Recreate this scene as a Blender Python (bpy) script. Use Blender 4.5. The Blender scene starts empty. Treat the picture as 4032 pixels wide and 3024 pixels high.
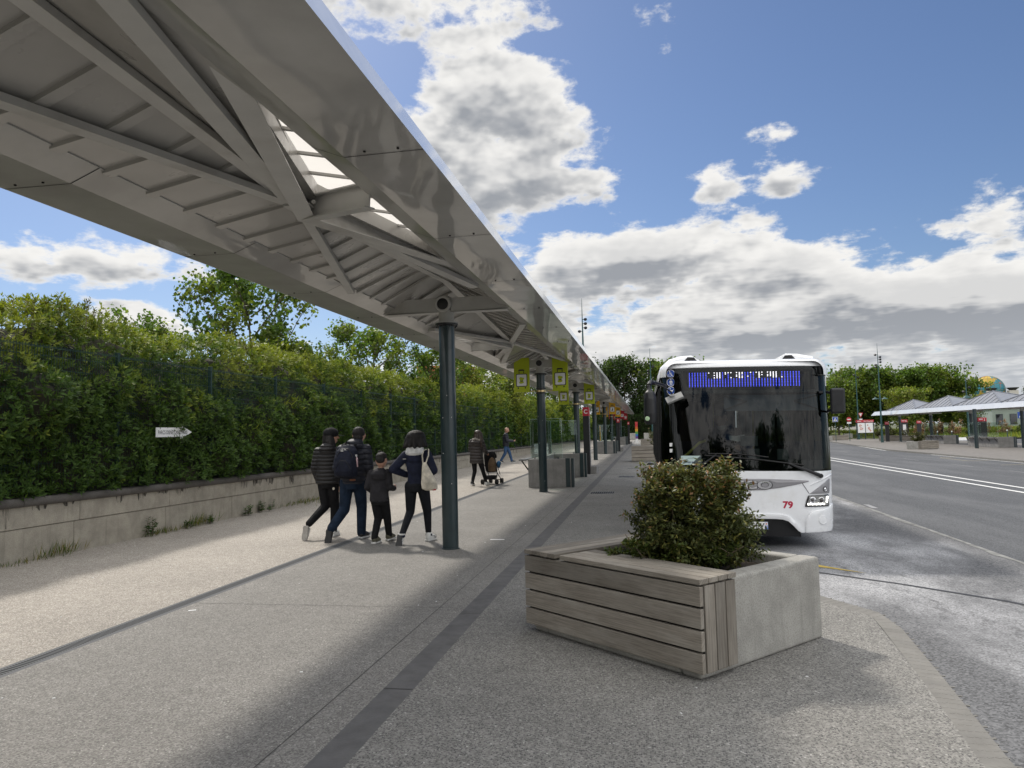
import bpy, bmesh, math, random
import numpy as np
from mathutils import Vector, Matrix, Quaternion
from mathutils.geometry import delaunay_2d_cdt
R = math.radians
S = bpy.context.scene
COL = S.collection
# ---------------------------------------------------------------- camera
cam = bpy.data.objects.new('camera', bpy.data.cameras.new('camera'))
COL.objects.link(cam)
cam.data.sensor_width = 36.0
cam.data.lens = 36.0 * 2900.0 / 4032.0
cam.data.clip_start = 0.05
cam.data.clip_end = 3000
cam.location = (0, 0, 1.65)
_yaw, _pit, _rol = R(10.230), R(3.7656), R(1.4)
cam.rotation_euler = (Matrix.Rotation(_yaw, 3, 'Z') @ Matrix.Rotation(R(90) + _pit, 3, 'X') @ Matrix.Rotation(-_rol, 3, 'Z')).to_euler()
S.camera = cam
# ---------------------------------------------------------------- light and exposure
SUN_EL, SUN_AZ = R(46), R(-36)          # azimuth measured from +Y towards +X
SKY_STRENGTH, SUN_STRENGTH, EXPOSURE = 0.064, 2.2, 0.40
S.view_settings.view_transform = 'Standard'
S.view_settings.look = 'None'
S.view_settings.gamma = 1.0
S.view_settings.exposure = EXPOSURE
S.cycles.max_bounces = 8
S.cycles.transparent_max_bounces = 16
S.cycles.use_denoising = True
sunvec = Vector((math.sin(SUN_AZ) * math.cos(SUN_EL), math.cos(SUN_AZ) * math.cos(SUN_EL), math.sin(SUN_EL)))
sl = bpy.data.lights.new('sun', 'SUN')
sl.energy = SUN_STRENGTH
sl.angle = R(4.5)
sl.color = (1.0, 0.94, 0.85)
sun = bpy.data.objects.new('sun', sl)
sun.rotation_euler = sunvec.to_track_quat('Z', 'Y').to_euler()
sun.location = (-20, 30, 40)
COL.objects.link(sun)

class NT:
    """small helper to write node trees"""
    def __init__(s, tree):
        s.t = tree; s.n = tree.nodes; s.l = tree.links
    def node(s, typ, **kw):
        n = s.n.new(typ)
        for k, v in kw.items(): setattr(n, k, v)
        return n
    def put(s, sock, v):
        if hasattr(v, 'is_output') or isinstance(v, bpy.types.NodeSocket): s.l.new(v, sock)
        else: sock.default_value = v
    def math(s, op, a, b=None, c=None, clamp=False):
        n = s.node('ShaderNodeMath', operation=op, use_clamp=clamp)
        s.put(n.inputs[0], a)
        if b is not None: s.put(n.inputs[1], b)
        if c is not None: s.put(n.inputs[2], c)
        return n.outputs[0]
    def vmath(s, op, a, b=None):
        n = s.node('ShaderNodeVectorMath', operation=op)
        s.put(n.inputs[0], a)
        if b is not None: s.put(n.inputs[1], b)
        return n.outputs['Value'] if op in ('DOT_PRODUCT', 'LENGTH') else n.outputs[0]
    def ramp(s, x, lo, hi, a=0.0, b=1.0, smooth=True):
        n = s.node('ShaderNodeMapRange', interpolation_type='SMOOTHSTEP' if smooth else 'LINEAR')
        s.put(n.inputs[0], x); s.put(n.inputs[1], lo); s.put(n.inputs[2], hi); s.put(n.inputs[3], a); s.put(n.inputs[4], b)
        return n.outputs[0]
    def mix(s, f, a, b, mode='MIX'):
        n = s.node('ShaderNodeMix', data_type='RGBA', blend_type=mode)
        s.put(n.inputs[0], f)
        s.put(n.inputs[6], a if not isinstance(a, tuple) else (*a[:3], 1)); s.put(n.inputs[7], b if not isinstance(b, tuple) else (*b[:3], 1))
        return n.outputs[2]
    def noise(s, vec, scale, detail=4, rough=0.55, dist=0.0):
        n = s.node('ShaderNodeTexNoise')
        if vec is not None: s.l.new(vec, n.inputs['Vector'])
        n.inputs['Scale'].default_value = scale; n.inputs['Detail'].default_value = detail
        n.inputs['Roughness'].default_value = rough; n.inputs['Distortion'].default_value = dist
        return n.outputs['Fac']
    def voronoi(s, vec, scale, feature='F1', out='Color', rnd=1.0):
        n = s.node('ShaderNodeTexVoronoi', feature=feature)
        if vec is not None: s.l.new(vec, n.inputs['Vector'])
        n.inputs['Scale'].default_value = scale
        n.inputs['Randomness'].default_value = rnd
        return n.outputs[out]
    def mapping(s, vec, scale=(1, 1, 1), loc=(0, 0, 0), rot=(0, 0, 0)):
        n = s.node('ShaderNodeMapping')
        s.l.new(vec, n.inputs[0])
        n.inputs['Location'].default_value = loc; n.inputs['Rotation'].default_value = rot; n.inputs['Scale'].default_value = scale
        return n.outputs[0]

# ---------------------------------------------------------------- sky with clouds
W = bpy.data.worlds.new('World')
S.world = W
W.use_nodes = True
W.cycles.sampling_method = 'MANUAL'
W.cycles.sample_map_resolution = 512
k = NT(W.node_tree)
k.n.clear()
tc = k.node('ShaderNodeTexCoord').outputs['Generated']
sky = k.node('ShaderNodeTexSky', sky_type='NISHITA')
sky.sun_disc = False
sky.sun_elevation = SUN_EL
sky.sun_rotation = SUN_AZ
sky.air_density = 1.0; sky.dust_density = 0.6; sky.ozone_density = 1.6
sep = k.node('ShaderNodeSeparateXYZ'); k.l.new(tc, sep.inputs[0])
az = k.math('ARCTAN2', sep.outputs[0], sep.outputs[1])
el = k.math('ARCSINE', sep.outputs[2])
# cloud banks: azimuth, elevation, half-sizes in degrees, weight
BANKS = [(-24, 33, 11, 6, 0.272), (-13, 29.5, 5.5, 3.2, 0.208), (-9, 24.6, 6.5, 3.6, 0.24), (-14.5, 23, 5, 4, 0.224),
         (-8.5, 19.2, 7, 4.2, 0.336), (1, 28, 3.25, 2.25, 0.266), (7.6, 19.4, 4.5, 1.625, 0.244), (10.6, 21.3, 3.25, 1.125, 0.252),
         (11.5, 17.6, 2.25, 1.5, 0.266), (5.6, 17, 2.25, 1.625, 0.237), (2.5, 13.6, 7.5, 2.3, 0.42), (10.5, 11.6, 5.5, 2, 0.4),
         (-5, 12, 6, 2.6, 0.28), (25, 13.8, 3.8, 3.6, 0.4), (20, 8.6, 9, 2, 0.34), (4, 7.4, 16, 2.3, 0.34), (26, 7.5, 9, 2.4, 0.3),
         (-40, 12, 9, 1.9, 0.4), (-36, 8.4, 5, 1.6, 0.34), (-1, 1, 70, 5.6, 0.46), (-12, 26, 8, 5, .13), (6, 9, 14, 3.0, .08), (22, 9, 10, 3, .06), (-6, 32, 6, 1.3, 0.128), (-62, 20, 14, 7, 0.24),
         (17, 24, 9, 5, -0.4), (3, 23, 4, 3, -0.25), (-40, 17.5, 10, 2.5, -0.25), (-33, 9.6, 4, 1.2, -0.14), (30, 20, 7, 4, -0.3), (-2, 27.2, 2.2, 2.5, -0.25), (-6.5, 28.2, 4, 1, -0.22), (-4.5, 16, 3.5, 1.1, -0.2), (1, 17.5, 2.5, 1.2, -0.25), (14, 15, 4, 1.2, -0.2), (-16, 28, 3, 1, -0.12)]
away = k.math('MAXIMUM', k.ramp(sep.outputs[1], -0.35, 0.1, 0.36, 0.0), k.ramp(el, R(35), R(48), 0.0, 0.36))  # extra cloud cover added out of view, to fill the shade with light
def density(az_s, el_s, detail):
    cv = k.node('ShaderNodeCombineXYZ')
    k.put(cv.inputs[0], az_s); k.put(cv.inputs[1], el_s); cv.inputs[2].default_value = 0.37
    v = cv.outputs[0]
    acc = None
    for a, e, sa, se, w in BANKS:
        d = k.vmath('MULTIPLY', k.vmath('SUBTRACT', v, (R(a), R(e), 0.37)), (1 / R(sa), 1 / R(se), 0))
        g = k.math('EXPONENT', k.math('MULTIPLY', k.vmath('DOT_PRODUCT', d, d), -1.0))
        acc = k.math('MULTIPLY_ADD', g, w, acc if acc is not None else 0.0)
    # cloud layer seen in perspective: flat coordinates on a plane overhead
    se = k.math('SINE', el_s); rr = k.math('DIVIDE', k.math('COSINE', el_s), k.math('ADD', k.math('MAXIMUM', se, 0.0), 0.07))
    pv = k.node('ShaderNodeCombineXYZ'); k.put(pv.inputs[0], k.math('MULTIPLY', k.math('SINE', az_s), rr)); k.put(pv.inputs[1], k.math('MULTIPLY', k.math('COSINE', az_s), rr)); pv.inputs[2].default_value = 1.7
    nv = k.vmath('MULTIPLY', v, (1.0, 1.7, 1.0))
    n1 = k.math('ADD', k.math('MULTIPLY', k.noise(nv, 12.0, detail, 0.58, 0.1), 0.9), k.math('MULTIPLY', k.noise(pv.outputs[0], 1.8, detail, 0.58, 0.15), 0.1))
    n2 = k.math('ADD', k.math('MULTIPLY', k.noise(nv, 19.0, max(2, detail - 2), 0.66, 0.2), 0.4), k.math('MULTIPLY', k.noise(pv.outputs[0], 5.0, max(2, detail - 2), 0.62, 0.1), 0.6))
    d = k.math('ADD', k.math('MULTIPLY_ADD', n1, 1.15, acc), away)
    return k.math('MULTIPLY_ADD', n2, 0.62, d)
d0 = density(az, el, 9)
dl = density(az, el, 3.2)
d1 = density(az, k.math('ADD', el, 0.030), 3.2)
d2 = density(az, k.math('SUBTRACT', el, 0.022), 3.2)
TH = 1.05
alpha = k.ramp(d0, TH - .01, TH + 0.15)
soft = k.math('ADD', k.math('MULTIPLY', dl, 0.55), k.math('MULTIPLY', d0, 0.45))
thick = k.ramp(soft, TH + 0.04, TH + 0.55)
above = k.ramp(k.math('SUBTRACT', d1, d2), -0.26, 0.22)
core = k.ramp(soft, TH + 0.02, TH + 0.26)
shade = k.math('ADD', k.math('MULTIPLY', thick, 0.42), k.math('MULTIPLY', k.math('MULTIPLY', above, core), 0.72), clamp=True)
cloud = k.mix(shade, (1.0, 0.985, 0.955), (0.36, 0.38, 0.415))
cloud = k.mix(k.ramp(el, R(0), R(8), 0.75, 0.0), cloud, (0.60, 0.635, 0.68))
# unseen clouds behind and overhead are brightened to lift the light in shade
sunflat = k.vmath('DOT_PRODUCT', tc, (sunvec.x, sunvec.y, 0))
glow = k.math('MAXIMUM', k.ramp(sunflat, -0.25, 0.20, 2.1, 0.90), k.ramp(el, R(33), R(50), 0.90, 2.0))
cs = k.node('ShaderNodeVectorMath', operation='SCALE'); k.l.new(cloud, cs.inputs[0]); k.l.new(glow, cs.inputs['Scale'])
bg1 = k.node('ShaderNodeBackground'); k.l.new(k.mix(1.0, sky.outputs[0], (0.86, 0.95, 1.12), 'MULTIPLY'), bg1.inputs[0]); bg1.inputs[1].default_value = SKY_STRENGTH
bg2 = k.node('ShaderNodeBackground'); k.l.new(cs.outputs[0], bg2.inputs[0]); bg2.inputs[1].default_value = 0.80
mx = k.node('ShaderNodeMixShader')
al = k.math('MULTIPLY', alpha, k.ramp(el, -0.03, 0.0))
k.l.new(al, mx.inputs[0]); k.l.new(bg1.outputs[0], mx.inputs[1]); k.l.new(bg2.outputs[0], mx.inputs[2])
k.l.new(mx.outputs[0], k.node('ShaderNodeOutputWorld').inputs[0])

# ---------------------------------------------------------------- object helpers
def tag(o, label=None, cat=None, group=None, kind=None):
    if label: o['label'] = label
    if cat: o['category'] = cat
    if group: o['group'] = group
    if kind: o['kind'] = kind
    return o
def thing(name, label, cat, loc=(0, 0, 0), rotz=0.0, group=None):
    o = bpy.data.objects.new(name, None)
    o.empty_display_size = 0.2
    COL.objects.link(o)
    o.location = loc; o.rotation_euler = (0, 0, rotz)
    return tag(o, label, cat, group, 'thing')
def obj(name, me, parent=None, mats=None):
    o = bpy.data.objects.new(name, me)
    COL.objects.link(o)
    if parent is not None: o.parent = parent
    if mats is not None:
        me.materials.clear()
        for m in (mats if isinstance(mats, (list, tuple)) else [mats]): me.materials.append(m)
    return o
def smooth(me, ang=35):
    me.shade_smooth() if hasattr(me, 'shade_smooth') else None
    try: me.set_sharp_from_angle(angle=R(ang))
    except Exception: pass
def copy_tree(o, parent=None):
    c = o.copy(); COL.objects.link(c)
    if parent is not None: c.parent = parent
    for ch in list(o.children): copy_tree(ch, c)
    return c

def frame(d, up=Vector((0, 0, 1))):
    d = Vector(d).normalized()
    x = d.cross(up)
    if x.length < 1e-4: x = d.cross(Vector((0, 1, 0)))
    x.normalize()
    return x, x.cross(d).normalized(), d

class MB:
    """collects shapes, builds ONE mesh object"""
    def __init__(s): s.v = []; s.f = []; s.m = []; s.cur = 0
    def mat(s, i): s.cur = i; return s
    def add(s, vs, fs):
        b = len(s.v)
        s.v += [tuple(p) for p in vs]
        for f in fs: s.f.append(tuple(b + i for i in f)); s.m.append(s.cur)
        return s
    def box(s, c, d, rot=None):
        x, y, z = d[0] / 2, d[1] / 2, d[2] / 2
        vs = [Vector(p) for p in ((-x, -y, -z), (x, -y, -z), (x, y, -z), (-x, y, -z), (-x, -y, z), (x, -y, z), (x, y, z), (-x, y, z))]
        if rot is not None: vs = [rot @ p for p in vs]
        c = Vector(c)
        return s.add([p + c for p in vs], [(0, 3, 2, 1), (4, 5, 6, 7), (0, 1, 5, 4), (1, 2, 6, 5), (2, 3, 7, 6), (3, 0, 4, 7)])
    def bx(s, x0, x1, y0, y1, z0, z1):
        return s.box(((x0 + x1) / 2, (y0 + y1) / 2, (z0 + z1) / 2), (x1 - x0, y1 - y0, z1 - z0))
    def beam(s, a, b, w, h, up=(0, 0, 1)):
        a, b = Vector(a), Vector(b)
        x, u, d = frame(b - a, Vector(up))
        m = Matrix((x, d, u)).transposed()
        return s.box((a + b) / 2, (w, (b - a).length, h), m)
    def ibeam(s, a, b, w, h, t=0.012, up=(0, 0, 1)):
        a, b = Vector(a), Vector(b)
        x, u, d = frame(b - a, Vector(up))
        m = Matrix((x, d, u)).transposed(); L = (b - a).length; c = (a + b) / 2
        s.box(c + u * (h / 2 - t / 2), (w, L, t), m); s.box(c - u * (h / 2 - t / 2), (w, L, t), m)
        return s.box(c, (t, L - .004, h - 2 * t), m)
    def ring(s, c, x, y, rx, ry, n):
        c = Vector(c)
        return [c + x * (rx * math.cos(2 * math.pi * i / n)) + y * (ry * math.sin(2 * math.pi * i / n)) for i in range(n)]
    def tube(s, pts, rad, n=10, caps=True):
        pts = [Vector(p) for p in pts]
        rad = rad if isinstance(rad, (list, tuple)) else [rad] * len(pts)
        rings = []; px = None
        for i, p in enumerate(pts):
            d = (pts[min(i + 1, len(pts) - 1)] - pts[max(i - 1, 0)]).normalized()
            if px is None: x, y, _ = frame(d)
            else:
                x = (px - d * px.dot(d)).normalized(); y = d.cross(x)
            px = x
            rings.append(s.ring(p, x, d.cross(x), rad[i], rad[i], n))
        return s.skin(rings, caps)
    def skin(s, rings, caps=True):
        n = len(rings[0]); vs = [p for r in rings for p in r]; fs = []
        for i in range(len(rings) - 1):
            for j in range(n):
                a, b = i * n + j, i * n + (j + 1) % n
                fs.append((a, b, b + n, a + n))
        if caps:
            fs.append(tuple(reversed(range(n)))); fs.append(tuple(range((len(rings) - 1) * n, len(rings) * n)))
        return s.add(vs, fs)
    def cyl(s, c, r, h, n=20, r2=None, axis=(0, 0, 1)):
        a = Vector(axis).normalized(); c = Vector(c)
        return s.tube([c, c + a * h], [r, r if r2 is None else r2], n)
    def lathe(s, c, prof, n=24, axis=(0, 0, 1)):
        x, y, d = frame(axis); c = Vector(c)
        y = d.cross(x)
        return s.skin([s.ring(c + d * z, x, y, max(r, 1e-4), max(r, 1e-4), n) for r, z in prof])
    def ell(s, c, r, n=14, m=9, rot=None):
        rings = []
        for i in range(m):
            t = math.pi * (i + 0.5) / m - math.pi / 2 if False else -math.pi / 2 + math.pi * (i / (m - 1))
            rr = max(math.cos(t), 0.02)
            ring = [Vector((r[0] * rr * math.cos(2 * math.pi * j / n), r[1] * rr * math.sin(2 * math.pi * j / n), r[2] * math.sin(t))) for j in range(n)]
            if rot is not None: ring = [rot @ p for p in ring]
            rings.append([p + Vector(c) for p in ring])
        return s.skin(rings)
    def cap(s, a, b, ra, rb, n=12):
        """capsule: cone with rounded ends"""
        a, b = Vector(a), Vector(b)
        x, _, d = frame(b - a); y = d.cross(x); rings = []
        for t in (-80, -55, -28): rings.append(s.ring(a + d * (ra * math.sin(R(t))), x, y, ra * math.cos(R(t)), ra * math.cos(R(t)), n))
        rings.append(s.ring(a, x, y, ra, ra, n)); rings.append(s.ring(b, x, y, rb, rb, n))
        for t in (28, 55, 80): rings.append(s.ring(b + d * (rb * math.sin(R(t))), x, y, rb * math.cos(R(t)), rb * math.cos(R(t)), n))
        return s.skin(rings)
    def chain(s, pts, rad, n=12):
        for i in range(len(pts) - 1): s.cap(pts[i], pts[i + 1], rad[i], rad[i + 1], n)
        return s
    def loft(s, secs, n=20):
        """secs: (x, y, z, rx, ry) stacked, horizontal ellipses"""
        X, Y = Vector((1, 0, 0)), Vector((0, 1, 0))
        return s.skin([s.ring((a, b, c), X, Y, rx, ry, n) for a, b, c, rx, ry in secs])
    def prism(s, poly, z0, z1):
        n = len(poly)
        ar = sum(poly[i][0] * poly[(i + 1) % n][1] - poly[(i + 1) % n][0] * poly[i][1] for i in range(n))
        if ar < 0: poly = list(reversed(poly))
        vs = [(p[0], p[1], z0) for p in poly] + [(p[0], p[1], z1) for p in poly]
        fs = [tuple(reversed(range(n))), tuple(range(n, 2 * n))] + [(i, (i + 1) % n, n + (i + 1) % n, n + i) for i in range(n)]
        return s.add(vs, fs)
    def plate(s, poly, o, ax, ay, t):
        """polygon in the plane (ax, ay) at o, extruded t along ax x ay"""
        o, ax, ay = Vector(o), Vector(ax), Vector(ay); nz = ax.cross(ay).normalized(); n = len(poly)
        ar = sum(poly[i][0] * poly[(i + 1) % n][1] - poly[(i + 1) % n][0] * poly[i][1] for i in range(n))
        if ar < 0: poly = list(reversed(poly))
        P = [o + ax * p[0] + ay * p[1] for p in poly]
        vs = P + [p + nz * t for p in P]
        fs = [tuple(reversed(range(n))), tuple(range(n, 2 * n))] + [(i, (i + 1) % n, n + (i + 1) % n, n + i) for i in range(n)]
        return s.add(vs, fs)
    def mesh(s, name):
        me = bpy.data.meshes.new(name)
        me.from_pydata(s.v, [], s.f)
        if any(s.m): me.polygons.foreach_set('material_index', s.m)
        me.update()
        return me
    def build(s, name, mats, parent=None, bevel=0.0, sm=None, seg=2):
        me = s.mesh(name)
        o = obj(name, me, parent, mats)
        if bevel:
            b = o.modifiers.new('bevel', 'BEVEL'); b.width = bevel; b.segments = seg; b.limit_method = 'ANGLE'; b.angle_limit = R(40)
            b.harden_normals = False
        if sm: smooth(me, sm)
        return o
def remesh(mb, voxel=0.012, it=3, fac=0.5):
    """one continuous surface from overlapping closed shapes"""
    o = bpy.data.objects.new('tmp', mb.mesh('tmp'))
    COL.objects.link(o)
    m = o.modifiers.new('r', 'REMESH'); m.mode = 'VOXEL'; m.voxel_size = voxel; m.use_smooth_shade = True
    if it:
        q = o.modifiers.new('s', 'SMOOTH'); q.factor = fac; q.iterations = it
    dg = bpy.context.evaluated_depsgraph_get(); dg.update()
    me = bpy.data.meshes.new_from_object(o.evaluated_get(dg))
    bpy.data.objects.remove(o)
    me.shade_smooth()
    return me
_tx = {}
def text_verts(txt, size, bold=0.0):
    """flat glyph mesh (verts, faces) centred on x, baseline at 0"""
    key = (txt, size, bold)
    if key not in _tx:
        cu = bpy.data.curves.new('t', 'FONT'); cu.body = txt; cu.size = size; cu.align_x = 'CENTER'; cu.offset = bold; cu.resolution_u = 3
        o = bpy.data.objects.new('t', cu); COL.objects.link(o)
        dg = bpy.context.evaluated_depsgraph_get(); dg.update()
        me = bpy.data.meshes.new_from_object(o.evaluated_get(dg))
        bpy.data.objects.remove(o)
        _tx[key] = ([tuple(v.co) for v in me.vertices], [tuple(p.vertices) for p in me.polygons])
    return _tx[key]
def put_text(mb, txt, size, o, ax, ay, bold=0.0, width=None):
    vs, fs = text_verts(txt, size, bold)
    o, ax, ay = Vector(o), Vector(ax), Vector(ay)
    sx = 1.0
    if width:
        w = max(v[0] for v in vs) - min(v[0] for v in vs); sx = width / w
    mb.add([o + ax * v[0] * sx + ay * v[1] for v in vs], fs)
# ---------------------------------------------------------------- materials
_M = {}
def mat(name, col, rough=0.6, metal=0.0, var=0.0, vscale=6.0, bump=0.0, bscale=40.0, spec=0.5, coat=0.0, emit=None, es=1.0, stretch=(1, 1, 1), coords='Object', dirt=None):
    if name in _M: return _M[name]
    m = bpy.data.materials.new(name); m.use_nodes = True
    q = NT(m.node_tree); b = q.n['Principled BSDF']
    b.inputs['Base Color'].default_value = (*col, 1); b.inputs['Roughness'].default_value = rough
    b.inputs['Metallic'].default_value = metal; b.inputs['Specular IOR Level'].default_value = spec
    b.inputs['Coat Weight'].default_value = coat; b.inputs['Coat Roughness'].default_value = 0.06
    t = q.node('ShaderNodeTexCoord').outputs[coords]
    t = q.mapping(t, stretch)
    if var:
        n = q.noise(t, vscale, 6, 0.6)
        n = q.ramp(n, 0.3, 0.7, 1 - var, 1 + var, False)
        v = q.node('ShaderNodeVectorMath', operation='SCALE'); v.inputs[0].default_value = col; q.l.new(n, v.inputs['Scale'])
        c = v.outputs[0]
        if dirt:
            c = q.mix(q.ramp(q.noise(t, vscale * 0.35, 5, 0.65), 0.5, 0.75), c, dirt)
        q.l.new(c, b.inputs['Base Color'])
        q.l.new(q.ramp(q.noise(t, vscale * 1.7, 4), 0.3, 0.7, max(0.02, rough - 0.08), min(1, rough + 0.08)), b.inputs['Roughness'])
    if bump:
        bp = q.node('ShaderNodeBump'); bp.inputs['Strength'].default_value = bump; bp.inputs['Distance'].default_value = 0.01
        q.l.new(q.noise(t, bscale, 5, 0.6), bp.inputs['Height']); q.l.new(bp.outputs[0], b.inputs['Normal'])
    if emit:
        b.inputs['Emission Color'].default_value = (*emit, 1); b.inputs['Emission Strength'].default_value = es
    _M[name] = m
    return m
def aggregate(name, base, dark, light, cell, dark_amt, light_amt, tint=0.12, rough=0.75):
    """exposed-pebble concrete"""
    m = bpy.data.materials.new(name); m.use_nodes = True
    q = NT(m.node_tree); b = q.n['Principled BSDF']
    t = q.node('ShaderNodeTexCoord').outputs['Object']
    w = q.noise(t, cell * 0.9, 2)
    tv = q.vmath('ADD', t, q.vmath('SCALE', t) if False else (0, 0, 0))
    vc = q.voronoi(tv, cell, 'F1', 'Color'); vd = q.voronoi(tv, cell, 'F1', 'Distance')
    sp = q.node('ShaderNodeSeparateColor'); q.l.new(vc, sp.inputs[0])
    core = q.ramp(vd, 0.42, 0.60, 1, 0)
    isd = q.math('MULTIPLY', q.ramp(sp.outputs[0], 1 - dark_amt - .04, 1 - dark_amt + .04), core)
    isl = q.math('MULTIPLY', q.ramp(sp.outputs[1], 1 - light_amt - .02, 1 - light_amt + .02), core)
    big = q.ramp(q.noise(t, 0.7, 5, 0.6), 0.3, 0.7, 1 - tint, 1 + tint, False)
    mid = q.ramp(q.noise(t, 9.0, 4, 0.6), 0.3, 0.7, 0.9, 1.1, False)
    c = q.mix(q.ramp(sp.outputs[2], 0, 1, 0, 1.0, False), tuple(x * 1.28 for x in base), tuple(x * 0.60 for x in base))
    fine = q.node('ShaderNodeSeparateColor'); q.l.new(q.voronoi(tv, cell * 2.7, 'F1', 'Color'), fine.inputs[0])
    c = q.mix(q.ramp(fine.outputs[0], 0, 1, 0, 0.55, False), c, tuple(x * 0.5 for x in base))
    c = q.mix(isd, c, dark); c = q.mix(isl, c, light)
    v = q.node('ShaderNodeVectorMath', operation='SCALE'); q.l.new(c, v.inputs[0]); q.l.new(q.math('MULTIPLY', big, mid), v.inputs['Scale'])
    # worn, dirty patches and small gum spots
    spot = q.math('MAXIMUM', q.ramp(q.voronoi(t, 2.3, 'F1', 'Distance'), 0.035, 0.06, 1, 0), q.ramp(q.noise(t, 1.1, 6, 0.7, 0.4), 0.60, 0.72, 0, 0.55))
    c2 = q.mix(q.math('MULTIPLY', spot, 0.35), v.outputs[0], tuple(x * 0.45 for x in base))
    q.l.new(c2, b.inputs['Base Color'])
    b.inputs['Roughness'].default_value = rough
    b.inputs['Specular IOR Level'].default_value = 0.35
    bp = q.node('ShaderNodeBump'); bp.inputs['Strength'].default_value = 0.55; bp.inputs['Distance'].default_value = 0.004
    q.l.new(core, bp.inputs['Height']); q.l.new(bp.outputs[0], b.inputs['Normal'])
    return m
def leaf_mat(name, trans=0.35, rough=0.45, gain=1.0):
    """leaf colour comes from a per-leaf attribute (kind of shoot, age)"""
    m = bpy.data.materials.new(name); m.use_nodes = True
    q = NT(m.node_tree); b = q.n['Principled BSDF']
    a = q.node('ShaderNodeAttribute', attribute_name='col')
    q.l.new(a.outputs['Color'], b.inputs['Base Color'])
    b.inputs['Roughness'].default_value = rough; b.inputs['Specular IOR Level'].default_value = 0.25
    tr = q.node('ShaderNodeBsdfTranslucent')
    q.l.new(q.mix(1.0, a.outputs['Color'], (1.35 * gain, 1.45 * gain, 0.6 * gain), 'MULTIPLY'), tr.inputs[0])
    mx = q.node('ShaderNodeMixShader'); mx.inputs[0].default_value = trans
    q.l.new(b.outputs[0], mx.inputs[1]); q.l.new(tr.outputs[0], mx.inputs[2])
    q.l.new(mx.outputs[0], q.n['Material Output'].inputs[0])
    return m
def glass_mat(name, tint, refl=1.0, rough=0.0, ior=1.5):
    m = bpy.data.materials.new(name); m.use_nodes = True
    q = NT(m.node_tree); q.n.remove(q.n['Principled BSDF'])
    tr = q.node('ShaderNodeBsdfTransparent'); tr.inputs[0].default_value = (*tint, 1)
    gl = q.node('ShaderNodeBsdfGlossy'); gl.inputs['Roughness'].default_value = rough; gl.inputs[0].default_value = (refl, refl, refl, 1)
    lw = q.node('ShaderNodeLayerWeight'); lw.inputs[0].default_value = 0.5
    f0 = ((ior - 1) / (ior + 1)) ** 2
    fr = q.math('MULTIPLY_ADD', q.math('POWER', lw.outputs['Facing'], 5.0), 1 - f0, f0)
    mx = q.node('ShaderNodeMixShader'); q.l.new(fr, mx.inputs[0]); q.l.new(tr.outputs[0], mx.inputs[1]); q.l.new(gl.outputs[0], mx.inputs[2])
    q.l.new(mx.outputs[0], q.n['Material Output'].inputs[0])
    return m
def puffer(name, col, step=0.075, strength=0.8, rough=0.62, axis=(0, 0, 1)):
    """quilted fabric: horizontal baffles as bump"""
    m = bpy.data.materials.new(name); m.use_nodes = True
    q = NT(m.node_tree); b = q.n['Principled BSDF']
    t = q.node('ShaderNodeTexCoord').outputs['Object']
    n = q.noise(t, 18, 3)
    sp = q.node('ShaderNodeSeparateXYZ'); q.l.new(t, sp.inputs[0])
    z = q.math('ADD', sp.outputs[2], q.math('MULTIPLY', n, 0.012))
    s = q.math('ABSOLUTE', q.math('SINE', q.math('MULTIPLY', z, math.pi / step)))
    s = q.math('POWER', s, 0.5)
    b.inputs['Roughness'].default_value = rough
    c = q.mix(q.ramp(q.noise(t, 9, 4), .3, .7), tuple(x * .8 for x in col), tuple(x * 1.2 for x in col))
    q.l.new(c, b.inputs['Base Color'])
    bp = q.node('ShaderNodeBump'); bp.inputs['Strength'].default_value = strength; bp.inputs['Distance'].default_value = 0.025
    q.l.new(q.math('ADD', s, q.math('MULTIPLY', q.noise(t, 30, 4), 0.35)), bp.inputs['Height']); q.l.new(bp.outputs[0], b.inputs['Normal'])
    return m
def fabric(name, col, rough=0.8, wr=0.5, sc=14):
    return mat(name, tuple(c * 1.25 for c in col), rough, var=0.4, vscale=8, bump=wr, bscale=sc, spec=0.2)

def wood_mat():
    m = bpy.data.materials.new('weathered_wood'); m.use_nodes = True
    q = NT(m.node_tree); b = q.n['Principled BSDF']
    t = q.node('ShaderNodeTexCoord').outputs['UV']
    g = q.mapping(t, (1.3, 42, 1))
    n = q.noise(g, 3.0, 8, 0.62, 0.6); n2 = q.noise(q.mapping(t, (0.8, 2.0, 1)), 2.2, 5, 0.6)
    fine = q.noise(q.mapping(t, (4, 220, 1)), 3.0, 3, 0.6)
    c = q.mix(q.ramp(n, 0.32, 0.68), (0.17, 0.15, 0.125), (0.285, 0.255, 0.215))
    c = q.mix(q.ramp(n2, 0.42, 0.68, 0, 0.55), c, (0.34, 0.315, 0.275))
    c = q.mix(q.ramp(fine, 0.5, 0.8, 0, 0.45), c, (0.10, 0.085, 0.07))
    tone = q.ramp(q.noise(q.mapping(t, (.35, .35, 1)), 1.0, 1, 0.5), 0.35, 0.65, 0.72, 1.22, False)
    tv_ = q.node('ShaderNodeVectorMath', operation='SCALE'); q.l.new(c, tv_.inputs[0]); q.l.new(tone, tv_.inputs['Scale']); c = tv_.outputs[0]
    q.l.new(c, b.inputs['Base Color']); b.inputs['Roughness'].default_value = 0.8; b.inputs['Specular IOR Level'].default_value = 0.25
    bp = q.node('ShaderNodeBump'); bp.inputs['Strength'].default_value = 0.35; bp.inputs['Distance'].default_value = 0.003
    q.l.new(n, bp.inputs['Height']); q.l.new(bp.outputs[0], b.inputs['Normal'])
    return m
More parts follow.
